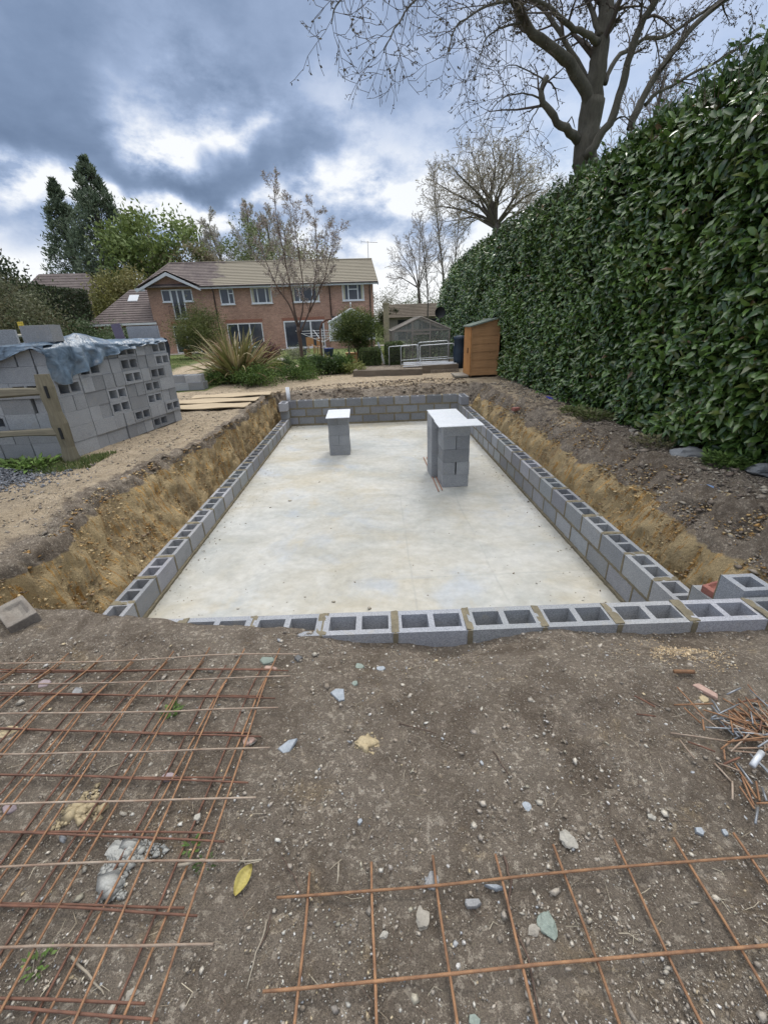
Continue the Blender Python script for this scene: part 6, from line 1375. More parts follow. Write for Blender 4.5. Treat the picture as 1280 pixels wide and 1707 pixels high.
for k, (zz, w_) in enumerate(((.10, 2.0), (.16, 1.9), (.22, 1.7))):
    a = atY(672, 600, 16.9+.1*k); B = MB(); B.box(0, w_, -.05, .05, 0, .03, Matrix.Rotation(R(-1.5+k), 4, 'Y')); o = B.build('white_batten', M['upvc'], label=['lowest', 'middle', 'highest'][k]+' pale batten stacked at the foot of the white frames', cat='batten', group='pale battens'); o.location = (a[0], 16.9+.1*k, zz+.05)
# shed
sa = atz(783, 628); SX, SY = sa[0], sa[1]; Wd = .88; Dd = .95; zl, zr = 1.50, 1.72
root = empty('garden_shed', (SX, SY, 0), R(1), label='small orange timber shed with a sloping felt roof against the laurel hedge', cat='shed'); B = MB()
n = 6
for k in range(n):    # lapped boards on the face
    z0, z1 = .04+k*(1.42/n), .04+(k+1)*(1.42/n)+.01
    B.add([(0, -.022, z0), (Wd, -.022, z0), (Wd, -.008, z1), (0, -.008, z1), (0, .012, z0), (Wd, .012, z0), (Wd, .012, z1), (0, .012, z1)], [(0, 1, 2, 3), (4, 5, 1, 0), (5, 6, 2, 1), (7, 4, 0, 3)])
B.add([(0, -.009, 1.46), (Wd, -.009, 1.46), (Wd, -.009, zr), (0, -.009, zl), (0, .012, 1.46), (Wd, .012, 1.46), (Wd, .012, zr), (0, .012, zl)], [(0, 1, 2, 3), (2, 6, 7, 3)])
B.box(Wd-.02, Wd, 0, Dd, .04, zr-.01); B.box(0, Wd, Dd-.02, Dd, .04, zl); B.box(.0, .03, -.03, -.005, .02, zl-.01); B.box(Wd-.035, Wd+.003, -.032, -.005, .02, zr-.01)
B.build('wall', M['shed'], root)
B = MB(); B.box(-.022, -.002, .02, Dd*.30, .04, zl-.02); B.box(-.024, -.004, Dd*.30+.006, Dd*.66, .04, zl-.02); B.box(-.022, -.002, Dd*.66+.006, Dd, .04, zl-.02); M['shed_v'] = wood_mat('shed_door_boards', (.53, .27, .10), (.43, .20, .07), .7, 2, 2.2, .25); d = B.build('door', M['shed_v'], root)
B = MB(); B.box(-.045, -.024, Dd*.33, Dd*.36, .7, .86); B.build('handle', M['black'], d)
B = MB(); B.add([(-.07, -.09, zl-.02), (Wd+.06, -.09, zr+.0), (Wd+.06, Dd+.06, zr), (-.07, Dd+.06, zl-.02), (-.07, -.09, zl+.02), (Wd+.06, -.09, zr+.04), (Wd+.06, Dd+.06, zr+.04), (-.07, Dd+.06, zl+.02)], [(3, 2, 1, 0), (4, 5, 6, 7), (0, 1, 5, 4), (1, 2, 6, 5), (2, 3, 7, 6), (3, 0, 4, 7)]); B.build('roof', M['felt'], root)
B = MB(); B.box(SX-.45, SX-.02, SY+.1, SY+1.0, -.02, .035); B.build('paving_slab', simple('paving', (.36, .33, .28), (.28, .25, .21), 5, .9, .3, .003), label='flat slab on the ground left of the shed', cat='paving slab')
# water butt, dish, blue tub, folded things
g = atY(762, 600, 17.2); B = MB(); B.lathe([(0, 0), (.20, .0), (.24, .35), (.25, .7), (.22, 1.0), (.24, 1.02), (.24, 1.12), (.10, 1.17), (0, 1.18)], 24); o = B.build('water_butt', M['bluedrum'], smooth=True, label='dark blue water butt between the greenhouse and the shed', cat='water butt'); o.location = (g[0]+.08, 17.2, 0)
g = atY(733, 521, 21); root = empty('satellite_dish', (g[0], 21, 0), label='round black dish on a pole behind the greenhouse', cat='dish')
B = MB(); B.tube([(0, .05, 0), (0, .05, g[2])], .025, 6); B.build('pole', M['black'], root, smooth=True); B = MB(); B.lathe([(0, 0), (.10, .012), (.20, .05), (.235, .09)], 22); B.v = [(v[0], -v[2], v[1]+g[2]) for v in B.v]; B.build('dish', M['black'], root, smooth=True)
B = MB(); g = atY(640, 600, 19.6); B.tube([(-.25, 0, .95), (0, 0, 0)], .025, 6); B.tube([(-.21, .1, .95), (.04, .1, 0)], .025, 6); [B.box(-.24+.05*k, -.14+.05*k, .0, .1, .8-.2*k, .83-.2*k) for k in range(4)]; o = B.build('step_ladder', M['upvc'], label='white folded step ladder leaning behind the box cubes', cat='ladder'); o.location = (g[0], 19.6, 0)
def pot(px, py, r, h, mat, label, Y=None):
    g = atz(px, py); B = MB(); B.lathe([(0, .0), (r*.68, 0), (r, h*.9), (r*1.06, h*.92), (r*1.06, h), (r*.9, h), (r*.85, h*.85), (0, h*.85)], 20); o = B.build('plant_pot', M[mat], smooth=True, label=label, cat='plant pot'); o.location = (g[0], g[1] if Y is None else Y, 0)
pot(549, 598, .28, .55, 'bluepot', 'blue glazed pot below the porch'); pot(441, 596, .22, .42, 'bluepot', 'dark blue pot near the purple shrub'); pot(315, 594, .30, .45, 'terracotta', 'terracotta pot by the left patio door'); pot(507, 592, .22, .4, 'bluepot', 'dark pot beside the middle patio door')
g = atz(588, 605); B = MB(); B.box(-.28, .28, -.2, .2, 0, .42); B.box(-.31, .31, -.23, .23, .42, .47); o = B.build('timber_planter', M['rail_dark'] if 'rail_dark' in M else M['shed'], bevel=.01, label='brown wooden box planter below the mop headed tree', cat='planter'); o.location = (g[0], g[1], 0)
# rotary airer and arch
g = atz(541, 606); root = empty('rotary_airer', (g[0], g[1], 0), label='pale rotary clothes airer with open arms before the porch', cat='clothes airer'); B = MB(); B.tube([(0, 0, 0), (0, 0, 1.55)], .022, 6)
for k in range(4): an = R(25+90*k); B.tube([(0, 0, .95), (1.25*math.cos(an), 1.25*math.sin(an), 1.5)], .014, 5)
B.build('mast', M['alu'], root); B = MB()
for q in range(4):
    for k in range(4):
        t = .35+.2*q; a1, a2 = R(25+90*k), R(115+90*k); z = .95+.55*t; B.tube([(1.25*t*math.cos(a1), 1.25*t*math.sin(a1), z), (1.25*t*math.cos(a2), 1.25*t*math.sin(a2), z)], .006, 3, caps=False)
B.build('lines', M['alu'], root)
B = MB(); g = atz(539, 618); B.tube([(0, 0, 0), (0, 0, 1.3), (.03, 0, 1.6), (.12, 0, 1.78), (.3, 0, 1.88), (.5, 0, 1.9)], .035, 7); o = B.build('garden_arch_pole', M['rust_red'], smooth=True, label='brown bent metal pole standing left of the porch', cat='pole'); o.location = (g[0], g[1], 0)
# garden furniture on the patio
def gchair(px, py, label, yw=0):
    g = atz(px, py); root = empty('garden_chair', (g[0], g[1], 0), yw, label=label, cat='chair', group='wooden chairs on the patio'); B = MB(); B.box(-.25, .25, -.22, .22, .42, .46); B.build('seat', M['shed'], root)
    B = MB(); B.box(-.25, .25, .20, .24, .5, .98); B.build('backrest', M['shed'], root)
    for x in (-.22, .22):
        for y in (-.2, .2): B = MB(); B.box(x-.025, x+.025, y-.025, y+.025, 0, .42 if y < 0 else .95); B.build('leg', M['shed'], root)
gchair(520, 588, 'wooden garden chair before the middle patio door', .4); gchair(532, 590, 'wooden garden chair nearest the porch', -.5)
# rocks along the rockery
def rock(name, loc, s, mat, label, cat='rock', group=None, seed=0, rough=.25, flat=1.0, rz=None, sub=3, tilt=0.0):
    bm = bmesh.new(); bmesh.ops.create_icosphere(bm, subdivisions=sub, radius=1.0); v = np.array([x.co[:] for x in bm.verts]); q = fbm(v[:, 0]*1.3+seed*7.7, v[:, 1]*1.3, v[:, 2]*1.3, 4, 200)
    planes = rdir(7)
    for pl_ in planes: dd = v@pl_; v = v-np.outer(np.maximum(dd-.72, 0), pl_)
    v = v*(1+rough*q)[:, None]*np.array(s)*np.array([1, 1, flat])
    for x, c_ in zip(bm.verts, v): x.co = c_
    me = bpy.data.meshes.new(name); bm.to_mesh(me); bm.free(); me.materials.append(mat); o = bpy.data.objects.new(name, me); COL.objects.link(o); o.location = loc; o.rotation_euler = (tilt, random.uniform(-.1, .1), random.uniform(0, 6.28) if rz is None else rz)
    return tag(o, label, cat, group)
M['rock'] = simple('pale_rock', (.36, .33, .28), (.24, .22, .19), 9, .92, .6, .004, fine=70); M['rockgrey'] = simple('grey_rock', (.27, .28, .29), (.19, .195, .2), 9, .9, .5, .003, fine=90)
for i, (px, py, s, w_) in enumerate(((520, 598, .32, 'leftmost'), (537, 600, .40, 'second'), (552, 603, .30, 'third'), (470, 603, .35, 'solitary'), (566, 603, .25, 'rightmost'))):
    g = atz(px, py); rock('rockery_stone', (g[0], g[1], .08), (s, s*.7, s*.45), M['rock'], f"{w_} flat pale stone along the rockery below the porch" if w_ != 'solitary' else 'pale stone below the purple shrub', group='rockery stones', seed=i)
# ------------------------------------------------------------------ steel mesh sheets lying on the near ground
def lay(x, y):
    x = np.asarray(x, float); y = np.asarray(y, float)
    return .075*smooth01((1.95-y)/.45)+.035*fbm(x*1.1, y*1.1, 0, 3, 21)+.016
def rib_tube(B, pts, r):
    pts = [Vector(p) for p in pts]; B.tube(pts, r, 7)
def bar(root, org, p, q, lift, r, mat, wob=.0025):
    n = max(4, int((Vector(q)-Vector(p)).length/.07)); B = MB(); ph = random.uniform(0, 6); pts = []
    for i in range(n+1):
        t = i/n; x = p[0]+(q[0]-p[0])*t; y = p[1]+(q[1]-p[1])*t; s = wob*math.sin(t*7+ph)
        pts.append((x+s-org[0], y+s-org[1], float(lay(x, y))+lift+wob*math.sin(t*5+ph*2)-org[2]))
    B.tube(pts, [r*random.uniform(.93, 1.07) for _ in pts], 7); return B.build('bar', mat, root, smooth=True)
def mesh_sheet(label, org, yaw, xs, ys, xr, yr, lift, mats, r=.0037):
    root = empty('steel_mesh', (org[0], org[1], .08), label=label, cat='steel mesh', group='rusty reinforcing mesh sheets'); o3 = (org[0], org[1], .08); c, s = math.cos(yaw), math.sin(yaw)
    W_ = lambda x, y: (org[0]+x*c-y*s, org[1]+x*s+y*c)
    for y in ys: bar(root, o3, W_(xr[0]+random.uniform(-.01, .01), y), W_(xr[1]+random.uniform(-.012, .012), y), lift+.007, r, M[mats[0]])
    for x in xs: bar(root, o3, W_(x, yr[0]), W_(x, yr[1]+random.uniform(-.012, .012)), lift, r, M[mats[1]])
    return root
k = .959
mesh_sheet('uppermost left mesh sheet with pale weathered cross bars', (-.5*k, 1.93*k), R(-1.2), [(-.11-.2*i) for i in range(10)], [.0-.2*i*1.02 for i in range(9)], (-2.0, .0), (-1.75, .07), .020, ('rust_pale', 'rust'))
mesh_sheet('middle left mesh sheet of red brown bars turned slightly askew', (-.53*k, 1.785*k), R(-4.8), [(-.09-.2*i) for i in range(10)], [.0-.2*i*1.02 for i in range(9)], (-2.0, .01), (-1.70, .08), .008, ('rust_red', 'rust'))
mesh_sheet('lowest left mesh sheet nearly doubled by the one above it', (-.60*k, 1.815*k), R(-3.6), [(-.08-.2*i) for i in range(9)], [.0-.2*i*1.02 for i in range(9)], (-1.9, .0), (-1.70, .05), -.002, ('rust_red', 'rust_red'))
mesh_sheet('rusty mesh sheet lying alone at the bottom right, thinly spaced', (-.37*k, .765*k), R(1.3), [(.085+.2*i) for i in range(9)], [0, -.2, -.4], (0, 1.85), (-.50, .075), .006, ('rust', 'rust'), r=.0042)
# ------------------------------------------------------------------ offcuts of bar in a heap at the right
ZO = .085
def px8(x, y, z=ZO): return atz(1040+x*.1875, 1080+y*.1875, z)
def rod(a, b_, mat, label, lift=.0, r=.0045, name='steel_offcut', cat='steel rod', group='cut steel rods in the heap'):
    a, b_ = Vector(a), Vector(b_); mid = (a+b_)/2; za, zb_ = float(lay(a.x, a.y)), float(lay(b_.x, b_.y)); B = MB()
    pa = Vector((a.x-mid.x, a.y-mid.y, za+lift-.005)); pb = Vector((b_.x-mid.x, b_.y-mid.y, zb_+lift+random.uniform(-.004, .01))); mm = (pa+pb)/2+Vector((0, 0, random.uniform(-.001, .003)))
    B.tube([pa, mm, pb], r, 7); o = B.build(name, mat, smooth=True, label=label, cat=cat, group=group); o.location = (mid.x, mid.y, 0); return o
SP = [((460, 380), (700, 650), 'rust', 'long rust brown rod pointing up and left out of the heap top'), ((430, 545), (775, 530), 'rust', 'rusty rod lying level across the upper left of the heap'), ((400, 790), (910, 855), 'rust_pale', 'longest rod reaching furthest left from the heap'), ((480, 855), (610, 1040), 'rust_pale', 'single pale brown rod lying apart left of the heap'),
      ((555, 860), (790, 965), 'rust_red', 'dark rod lying just below the longest one'), ((520, 560), (665, 695), 'rust', 'short rusty rod just under the level one'), ((685, 670), (688, 785), 'rust', 'little upright-lying rod between two long ones'), ((620, 600), (850, 770), 'rust_pale', 'pale brown rod on the upper left edge of the heap'),
      ((820, 1060), (1010, 1140), 'rust_pale', 'bent end rod at the lower left of the heap'), ((790, 1050), (945, 1220), 'rust_pale', 'upper half of the kinked wire below the heap'), ((945, 1220), (938, 1400), 'rust_pale', 'lower half of the kinked wire below the heap'), ((970, 1045), (1160, 1370), 'rust', 'long orange rod slanting down from the heap foot'),
      ((990, 1060), (1115, 1255), 'steel', 'grey steel pin beside the long orange rod at the foot'), ((1010, 1270), (1130, 1480), 'rust', 'lowest orange rod slanting down below the heap'), ((1030, 1180), (1130, 1440), 'rust', 'orange rod parallel to the lowest one'), ((1160, 1210), (1190, 1390), 'rust', 'steep rusty rod at the lower right of the heap'),
      ((1215, 1260), (1245, 1400), 'steel', 'thin grey pin at the lower right of the heap'), ((1155, 1415), (1290, 1420), 'rust', 'level rusty rod lowest at the right edge'), ((1170, 1450), (1140, 1610), 'steel', 'pale metal pin lying alone below the heap'), ((1010, 505), (1190, 488), 'rust_red', 'short dark rod lying alone above the heap'),
      ((905, 430), (1020, 390), 'steel', 'short grey rod above the heap beside the pinkish stone'), ((770, 480), (835, 605), 'steel', 'grey rod dropping from the pinkish stone into the heap'), ((760, 660), (880, 660), 'steel', 'small bright pin lying level in the heap'), ((800, 620), (960, 800), 'steel', 'left one of the grey steel pins in mid heap'),
      ((880, 670), (1060, 830), 'steel', 'middle one of the grey steel pins in mid heap'), ((960, 680), (1100, 810), 'steel', 'right one of the grey steel pins in mid heap'), ((850, 920), (960, 845), 'rust', 'short thick rusty rod crossing the longest one'), ((875, 930), (878, 1035), 'rust', 'stub of rod under the short crossing one'),
      ((870, 1065), (1010, 1010), 'rust_red', 'dark red rod at the foot of the heap'), ((910, 910), (1290, 905), 'rust_pale', 'pale rod running level to the right edge'), ((930, 940), (1290, 965), 'rust_pale', 'second pale rod running level to the right edge'), ((1110, 960), (1290, 1130), 'steel', 'grey steel pin leading down to the right edge'),
      ((1150, 1000), (1300, 1160), 'steel', 'second grey pin beside the pale plug'), ((80, 470), (260, 572), 'rust_red', 'thin dark stick like rod well left of the heap'), ((100, 628), (265, 652), 'rust_red', 'very thin dark wire lying left of the heap')]
for i, (a, b_, mt, lb) in enumerate(SP): rod(px8(*a), px8(*b_), M[mt], lb, .004+.010*random.random(), r=random.uniform(.0030, .0038) if mt != 'steel' else .0038)
for i in range(60):
    cx, cy = random.gauss(1150, 130), random.gauss(740, 110)
    if cx < 850: cx = 850+random.random()*300
    an = random.choice([.7, .55, .9, -.2, -.6, .1, 1.3, random.uniform(-1.5, 1.5)])+random.gauss(0, .2); ln = random.uniform(80, 230)
    rod(px8(cx-math.cos(an)*ln, cy-math.sin(an)*ln*.8), px8(cx+math.cos(an)*ln, cy+math.sin(an)*ln*.8), M[random.choice(['rust', 'rust', 'rust_red', 'rust_pale', 'rust', 'steel'])], 'cut steel rod lying among others inside the tangled heap at the right edge', random.uniform(.004, .032), r=random.uniform(.0028, .0036))
p = px8(415, 285); rod(px8(418, 285, .05), px8(596, 290, .05), M['rust'], 'short thick rusty tube lying alone above the heap', .010, .010, 'rusty_tube', 'tube', None)
p, q = px8(1100, 1125), px8(1180, 1015); rod(p, q, M['alu'], 'pale grey plastic plug lying on the heap of rods', .045, .011, 'plastic_plug', 'plug', None)
# ------------------------------------------------------------------ shards, stones and scraps
def shard(px, py, wpx, hpx, mat, label, cat='stone', th=.008, seed=0, n=6, tilt=.12, rz=0.0, name='stone_shard', pts=None, group=None, zb=None):
    random.seed(seed*31+5); g = atz(px, py, .07 if py > 1000 else .02); z = g1(g[0], g[1]) if zb is None else zb; g = atz(px, py, z); z = g1(g[0], g[1]) if zb is None else zb
    sc = np.linalg.norm(atz(px+wpx/2, py, z)-atz(px-wpx/2, py, z))/2; sy = np.linalg.norm(atz(px, py+hpx/2, z)-atz(px, py-hpx/2, z))/2
    if pts is None:
        pts = []
        for i in range(n): a = 2*math.pi*i/n+random.uniform(-.3, .3); r_ = random.uniform(.7, 1.05); pts.append((math.cos(a)*r_, math.sin(a)*r_))
    m_ = len(pts); B = MB(); vs = [(x*sc, y*sy, -.006) for x, y in pts]+[(x*sc, y*sy, th*.6+random.uniform(-.001, .001)) for x, y in pts]+[(x*sc*.88, y*sy*.88, th+random.uniform(-.001, .001)) for x, y in pts]
    fs = [tuple(range(2*m_, 3*m_))]
    for i in range(m_):
        j_ = (i+1) % m_; fs += [(i, j_, m_+j_, m_+i), (m_+i, m_+j_, 2*m_+j_, 2*m_+i)]
    B.add(vs, fs); o = B.build(name, mat, label=label, cat=cat, group=group); o.location = (g[0], g[1], z+.004); o.rotation_euler = (random.uniform(-tilt, tilt)+.05, random.uniform(-tilt, tilt), rz); return o
def mk(nm, c1, c2=None, **kw): M[nm] = simple(nm, c1, c2, kw.pop('scale', 30), kw.pop('rough', .85), .4, .002, fine=kw.pop('fine', 160), **kw); return M[nm]
mk('slate_blue', (.36, .39, .42), (.26, .29, .32), rough=.6); mk('slate_green', (.27, .31, .27), (.20, .24, .21)); mk('tan_stone', (.46, .38, .24), (.36, .29, .18)); mk('pink_stone', (.46, .32, .26), (.38, .26, .22)); mk('pale_stone', (.42, .40, .35), (.32, .30, .26)); mk('dark_stone', (.12, .12, .12), (.16, .16, .16)); mk('greystone', (.30, .30, .30), (.22, .22, .22)); mk('white_mortar', (.40, .40, .375), (.28, .28, .26)); mk('blue_scrap', (.22, .33, .55), (.18, .27, .45)); mk('purple_stone', (.33, .27, .28), (.27, .22, .23)); mk('blue_bright', (.06, .07, .45), (.04, .05, .3)); mk('yellow_leaf', (.50, .42, .13), (.24, .20, .06), rough=.5, fine=60, scale=45)
tri = [(-.9, .4), (-.2, 1.0), (.8, .9), (1.0, -.8), (.3, -1.0)]
shard(562, 1160, 26, 20, M['slate_blue'], 'pale grey triangular slate on the soil, upper of the two light shards', seed=1, pts=tri)
shard(480, 1246, 32, 22, M['slate_blue'], 'grey blue wedge of slate beside the mesh, lower of the two light shards', seed=2, pts=[(-1, -.2), (0, .9), (.9, 1), (.3, -.9), (-.3, -1)])
shard(598, 1103, 18, 13, M['slate_green'], 'pale green stone chip near the wall', seed=3); shard(634, 1109, 17, 9, M['slate_blue'], 'thin grey blue chip right of the green chip', seed=4); shard(592, 1140, 12, 10, M['slate_green'], 'little green chip above the triangular slate', seed=5)
shard(497, 1097, 16, 13, M['dark_stone'], 'dark square chip at the top corner of the mesh', seed=6, n=4); shard(1173, 1152, 30, 26, M['pink_stone'], 'pinkish flat stone above the rod heap', seed=7, pts=[(-1, .5), (-.2, 1), (1, -.5), (.5, -1)]); shard(1172, 1168, 20, 13, M['tan_stone'], 'orange broken chip tucked under the pinkish stone', seed=8)
shard(788, 1507, 36, 18, M['greystone'], 'flat grey stone touching the lower right mesh', seed=9); shard(825, 1481, 34, 12, M['slate_blue'], 'pale blade shaped chip under the mesh bar', seed=10, pts=[(-1, 1), (.2, .6), (1, -.6), (0, -.8)]); shard(790, 1703, 24, 30, M['slate_green'], 'green stone cut by the bottom edge of the picture', seed=11)
shard(19, 1350, 32, 20, M['purple_stone'], 'mauve grey flat stone at the left edge among the mesh', seed=12); shard(282, 1297, 32, 16, M['purple_stone'], 'mauve chip under the left mesh', seed=13); shard(330, 1366, 13, 16, M['pale_stone'], 'small white chip under the left mesh', seed=14, n=5)
shard(1165, 1388, 16, 14, M['slate_blue'], 'little pale blue chip below the rod heap', seed=15); shard(600, 1372, 10, 12, M['slate_blue'], 'tiny pale blue chip in mid foreground', seed=16); shard(445, 1102, 30, 14, M['slate_green'], 'grey green stone under the top right corner of the mesh', seed=17); shard(450, 1112, 24, 10, M['pink_stone'], 'orange pink chip under the top right corner of the mesh', seed=18)
shard(130, 1154, 20, 14, M['greystone'], 'long grey stone under the upper left mesh', seed=19); shard(75, 1140, 26, 12, M['purple_stone'], 'reddish stone under the upper left mesh', seed=20); shard(415, 1236, 24, 20, M['pink_stone'], 'pink brown chip under the right edge of the left mesh', seed=21); shard(1207, 1390, 12, 10, M['slate_blue'], 'small bluish glassy chip at the lower right', seed=22)
shard(1182, 817, 36, 9, M['blue_scrap'], 'crumpled pale blue scrap on the right bank', cat='scrap', seed=23, name='plastic_scrap'); shard(918, 665, 11, 6, M['blue_bright'], 'small bright blue scrap at the hedge foot', cat='scrap', seed=24, name='plastic_scrap')
def lump(px, py, wpx, mat, label, seed=0, flat=.5, cat='stone', name='stone', asp=.75, z=.07):
    g = atz(px, py, z); zz = g1(g[0], g[1]); g = atz(px, py, zz); s = np.linalg.norm(atz(px+wpx/2, py, zz)-atz(px-wpx/2, py, zz))/2
    return rock(name, (g[0], g[1], zz+s*flat*.25), (s, s*asp, s), mat, label, cat, None, seed, .55, flat, rz=random.uniform(-.4, .4), sub=3)
lump(612, 1240, 36, M['tan_stone'], 'crumbly tan sandstone lump in the middle foreground', 31, .35); lump(945, 1400, 26, M['pale_stone'], 'pale lumpy stone at right centre of the foreground', 32, .5, asp=1.2); lump(876, 1345, 20, M['slate_blue'], 'crushed grey blue stone at right centre', 33, .3); lump(912, 1540, 32, M['slate_green'], 'large pale green and cream stone by the lower mesh', 34, .5, asp=1.3)
def splash(px, py, wpx, hpx, mat, label, seed, n=260):
    g = atz(px, py, .075); zz = g1(g[0], g[1]); g = atz(px, py, zz); sx = np.linalg.norm(atz(px+wpx/2, py, zz)-atz(px-wpx/2, py, zz))/2; sy = np.linalg.norm(atz(px, py+hpx/2, zz)-atz(px, py-hpx/2, zz))/2
    a = rng.uniform(0, 6.28, n); q = rng.random(n)**.6*(1+.35*np.sin(a*3+seed)+.2*np.sin(a*5+seed*2)); x = np.cos(a)*q*sx; y = np.sin(a)*q*sy; s = .0045*np.exp(rng.normal(0, .6, n))*(1.5-.7*np.clip(q, 0, 1)); z = gz(x+g[0], y+g[1])-zz+rng.random(n)*.008*(1-np.clip(q, 0, 1))
    V = ICO[None]*(1+.25*rng.standard_normal((n, 7, 1)))*s[:, None, None]*rng.uniform(.6, 1.5, (n, 1, 3)); V[:, :, 2] *= .6; V = V+np.stack([x, y, z], -1)[:, None, :]
    F = (ICF[None]+7*np.arange(n)[:, None, None]).reshape(-1, 3); o = np_mesh('mortar_crumbs', V.reshape(-1, 3), F, mat, kind='stuff'); o.location = (g[0], g[1], zz); return tag(o, label, 'mortar')
splash(215, 1425, 84, 62, M['white_mortar'], 'crumbs of white mortar heaped under the left mesh', 1, 700); splash(187, 1482, 40, 46, M['white_mortar'], 'crumbs of white mortar trailing below the main splash', 2, 300); splash(138, 1350, 66, 50, M['tan_stone'], 'tan mortar crumbs trodden into the soil under the left mesh', 3, 500); splash(612, 1242, 40, 28, M['tan_stone'], 'tan sandy crumbs round the sandstone lump', 4, 160)
lump(200, 1418, 44, M['white_mortar'], 'largest lump of white crumbly mortar under the left mesh', 35, .22, asp=.8, cat='mortar lump', name='mortar_lump'); lump(187, 1480, 18, M['white_mortar'], 'smaller lump of white mortar below the largest one', 36, .3, asp=1.3, cat='mortar lump', name='mortar_lump'); lump(140, 1345, 26, M['tan_stone'], 'tan crumbly mortar lump under the left mesh', 37, .18, cat='mortar lump', name='mortar_lump'); lump(14, 1222, 34, M['tan_stone'], 'tan flaky stone at the left edge under the mesh', 38, .3)
lump(722, 1470, 22, M['greystone'], 'brownish grey stone below the mesh bar end', 39, .5, asp=1.3); lump(703, 1532, 24, M['rock'], 'long brownish stone inside the lower mesh', 40, .5, asp=1.5); lump(888, 1552, 24, M['rock'], 'buff stone left of the large green stone', 41, .4); lump(218, 1660, 22, M['rock'], 'buff stone near the bottom of the left mesh', 42, .5)
lump(1143, 758, 70, M['rockgrey'], 'broad flat grey stone on the bank at the hedge foot', 43, .35, asp=.6, z=.2); lump(1272, 788, 50, M['rockgrey'], 'big grey rock on the bank at the right edge', 44, .6, z=.2); lump(782, 651, 16, M['pale_stone'], 'white stone at the far right corner of the pit', 45, .6, z=0); lump(802, 657, 10, M['pale_stone'], 'small white stone near the far right corner', 46, .6, z=0); lump(1055, 720, 20, M['rock'], 'brown stone on the bank below the hedge', 47, .5, z=.05)
lump(1010, 760, 18, M['rock'], 'buff lump halfway along the right bank', 48, .5, z=.05); lump(352, 1118, 12, M['rock'], 'small brown stone behind the upper mesh', 49, .6); lump(35, 1172, 14, M['rock'], 'small round stone between upper mesh bars', 50, .6); lump(1085, 1362, 14, M['pale_stone'], 'white pebble below the heap', 51, .6); lump(640, 1560, 14, M['pale_stone'], 'white pebble inside the lower mesh', 52, .6)
random.seed(99)
# broken red brick on the right bank, boards of wood
g = atz(862, 672, .02); brick_obj((g[0], g[1], g1(g[0], g[1])+.03), (0, 0, R(20)), M['redbrick'], 'dark red brick half lost on the right bank near the shed', s=(.215, .10, .065), frog=False)
def stick(pxs, label, r=.004, z=.075, mat='bark_brown', name='twig', cat='twig', lift=.004, sc=1):
    P_ = []
    for (x, y) in pxs: g = atz(x, y, z); zz = g1(g[0], g[1]); g = atz(x, y, zz); P_.append(Vector((g[0], g[1], zz+lift+random.uniform(0, .004))))
    m_ = sum(P_, Vector())/len(P_); q = []
    for i in range(len(P_)-1):
        for k_ in range(3): q.append(P_[i].lerp(P_[i+1], k_/3)+Vector((random.gauss(0, .0015), random.gauss(0, .0015), 0))*sc)
    q.append(P_[-1]); B = MB(); B.tube([v-m_ for v in q], [r*(1-.55*i/len(q)) for i in range(len(q))], 6); o = B.build(name, M[mat], smooth=True, label=label, cat=cat); o.location = m_; return o
M['palestick'] = simple('pale_stick', (.38, .34, .27), (.26, .22, .17), 20, .85, .4, .002, world=True, fine=120)
stick([(300, 1452), (340, 1444), (385, 1446), (440, 1443)], 'pale stripped twig lying across the right edge of the left mesh', .0055, mat='palestick', lift=.03)
stick([(445, 1535), (440, 1560), (428, 1590), (412, 1650)], 'thin crooked twig on the soil between the two meshes', .0035, mat='palestick'); stick([(452, 1525), (446, 1555), (434, 1580)], 'darker twig beside the thin crooked one', .003)
stick([(565, 1440), (562, 1475)], 'short stub of pale twig above the lower mesh', .004, mat='palestick'); stick([(822, 1255), (838, 1280), (848, 1295)], 'small dark twig in the centre of the foreground', .003); stick([(665, 1208), (700, 1216), (728, 1225)], 'thin dark twig curving below the centre', .003)
stick([(1075, 1168), (1100, 1180)], 'dark straight twig left of the rods', .003); stick([(840, 1430), (852, 1470), (845, 1520), (880, 1600), (900, 1700)], 'long dark root snaking under the lower mesh', .0045); stick([(265, 1180), (262, 1128)], 'thin pale root between the upper mesh bars', .002, mat='palestick')
stick([(1080, 778), (1105, 786), (1150, 795), (1200, 797)], 'pale broken branch lying on the right bank', .012, .2, 'palestick', 'branch', 'branch', sc=3); stick([(1148, 868), (1165, 865), (1178, 862)], 'pale splinter of wood on the slope of the right bank', .010, .05, 'palestick', 'branch', 'branch'); stick([(1155, 798), (1183, 799)], 'pale strip of wood near the blue scrap', .010, .2, 'palestick', 'branch', 'branch')
stick([(145, 852), (180, 868), (210, 892)], 'pale root hanging from the left clay bank', .006, -.1, 'palestick', 'root', 'root', lift=.03); stick([(470, 1430), (490, 1460), (505, 1500)], 'fine dark rootlet near the lower mesh corner', .002); stick([(120, 1600), (160, 1640), (175, 1660)], 'grey twig beneath the lower left mesh', .004, mat='palestick')
for i in range(60):    # fine litter of rootlets: many hair thin pieces
    pass
B = MB()
for i in range(420):
    y = .45+1.6*random.random(); x = random.uniform(-1.1, 1.1)*(y+.35); a = random.uniform(0, 6.28); l = random.uniform(.015, .07); z = g1(x, y)+.004; b1 = random.gauss(0, .5)
    c = random.choice([(.30, .25, .18), (.16, .12, .09), (.42, .37, .28), (.10, .08, .06)])
    B.tube([(x, y, z), (x+math.cos(a)*l*.5, y+math.sin(a)*l*.5, z+.004), (x+math.cos(a+b1)*l, y+math.sin(a+b1)*l, z)], random.uniform(.0006, .0014), 3, col=c, caps=False)
B.build('fine_litter', M['twig'], label='hair thin rootlets and straw scattered over the near soil', cat='litter', kind='stuff')
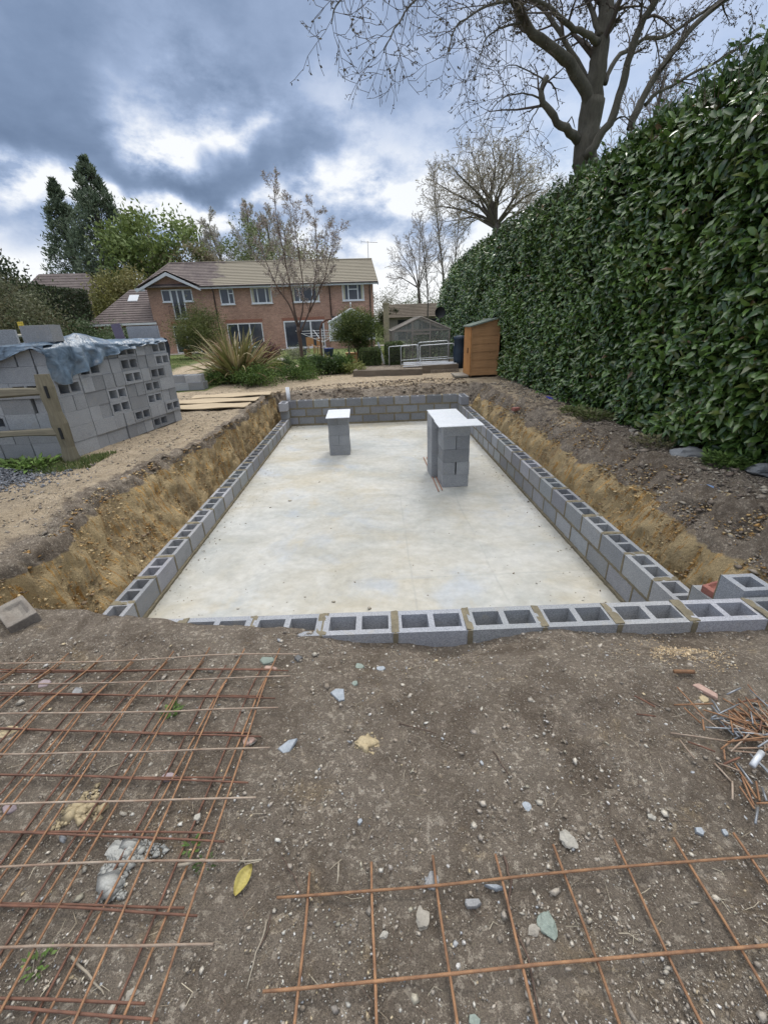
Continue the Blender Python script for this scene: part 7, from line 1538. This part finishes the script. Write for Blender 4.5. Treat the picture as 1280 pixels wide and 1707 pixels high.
# the yellow leaf
g = atz(407, 1468, .085); B = MB(); vs = []; fs = []; L = .085
for i in range(9):
    t = i/8; w_ = .021*math.sin(math.pi*min(1, t*.95+.04))**.8; x = (t-.5)*L; zc = .012*math.sin(t*3.1); vs += [(x, -w_, zc+.010), (x, -w_*.5, zc+.004), (x, 0, zc), (x, w_*.5, zc+.006), (x, w_, zc+.014)]
for i in range(8):
    for q in range(4): a = i*5+q; fs.append((a, a+5, a+6, a+1))
B.add(vs, fs); o = B.build('fallen_leaf', M['yellow_leaf'], smooth=True, label='curled yellow laurel leaf lying by the right edge of the left mesh', cat='leaf'); o.location = (g[0], g[1], g1(g[0], g[1])+.008); o.rotation_euler = (R(8), R(-6), R(66))
# little weeds
def weed(px, py, r, n, L, label, cols=((.10, .17, .04), (.14, .21, .06)), z=.07, name='weed', flat=.5):
    g = atz(px, py, z); zz = g1(g[0], g[1]); g = atz(px, py, zz); n_ = n; a = rng.uniform(0, 6.28, n_); q = rng.random(n_)**.6*r
    P_ = np.stack([np.cos(a)*q, np.sin(a)*q, rng.random(n_)*r*flat], -1); D = unit(np.stack([np.cos(a), np.sin(a), rng.uniform(.1, 1.0, n_)], -1)+.4*rdir(n_))
    cols = np.array(cols); C = cols[rng.integers(0, len(cols), n_)]*rng.uniform(.7, 1.2, (n_, 1)); root = leaves(name, P_, D, np.tile([0, 0, 1.], (n_, 1))+.4*rdir(n_), L*rng.uniform(.6, 1.3, n_), L*.45*rng.uniform(.7, 1.2, n_), C, 'grass', None, 1, label=label, cat='weed')
    root.location = (g[0], g[1], zz); return root
weed(65, 1612, .03, 26, .022, 'tiny green seedling under the lower left mesh'); weed(288, 1188, .03, 40, .03, 'small green weed between the upper mesh bars'); weed(322, 1412, .025, 24, .02, 'small green weed beside the white mortar'); weed(345, 1440, .03, 20, .018, 'faint green seedling near the pale twig', ((.08, .12, .04),))
weed(60, 782, .28, 160, .11, 'broad leaved pale green weed in the grass by the gravel', ((.20, .30, .08), (.15, .24, .06)), .0, flat=.35); weed(30, 780, .2, 100, .10, 'smaller broad leaved weed at the left edge', ((.15, .24, .06),), .0, flat=.35); weed(1215, 775, .26, 700, .07, 'fresh green weed patch on the bank at right', ((.09, .16, .04), (.14, .22, .06), (.18, .27, .08)), .25, flat=.4)
weed(958, 688, .28, 380, .07, 'green tuft at the hedge foot beside the blue scrap', ((.12, .17, .05), (.16, .18, .07)), .0, flat=.3); weed(990, 698, .35, 500, .08, 'scrappy green weeds at the hedge foot in mid bank', ((.12, .16, .05), (.18, .18, .09)), .0, flat=.3); weed(1085, 745, .25, 260, .07, 'sparse dry weeds left of the broad flat stone', ((.14, .15, .07), (.2, .18, .1)), .1, flat=.5)
weed(5, 745, .35, 500, .10, 'dark green foliage low at the left edge below the fence', ((.04, .07, .02), (.06, .10, .03)), .0, flat=.9)
print('objects', len(bpy.data.objects), 'faces', sum(len(o.data.polygons) for o in bpy.data.objects if o.type == 'MESH'))
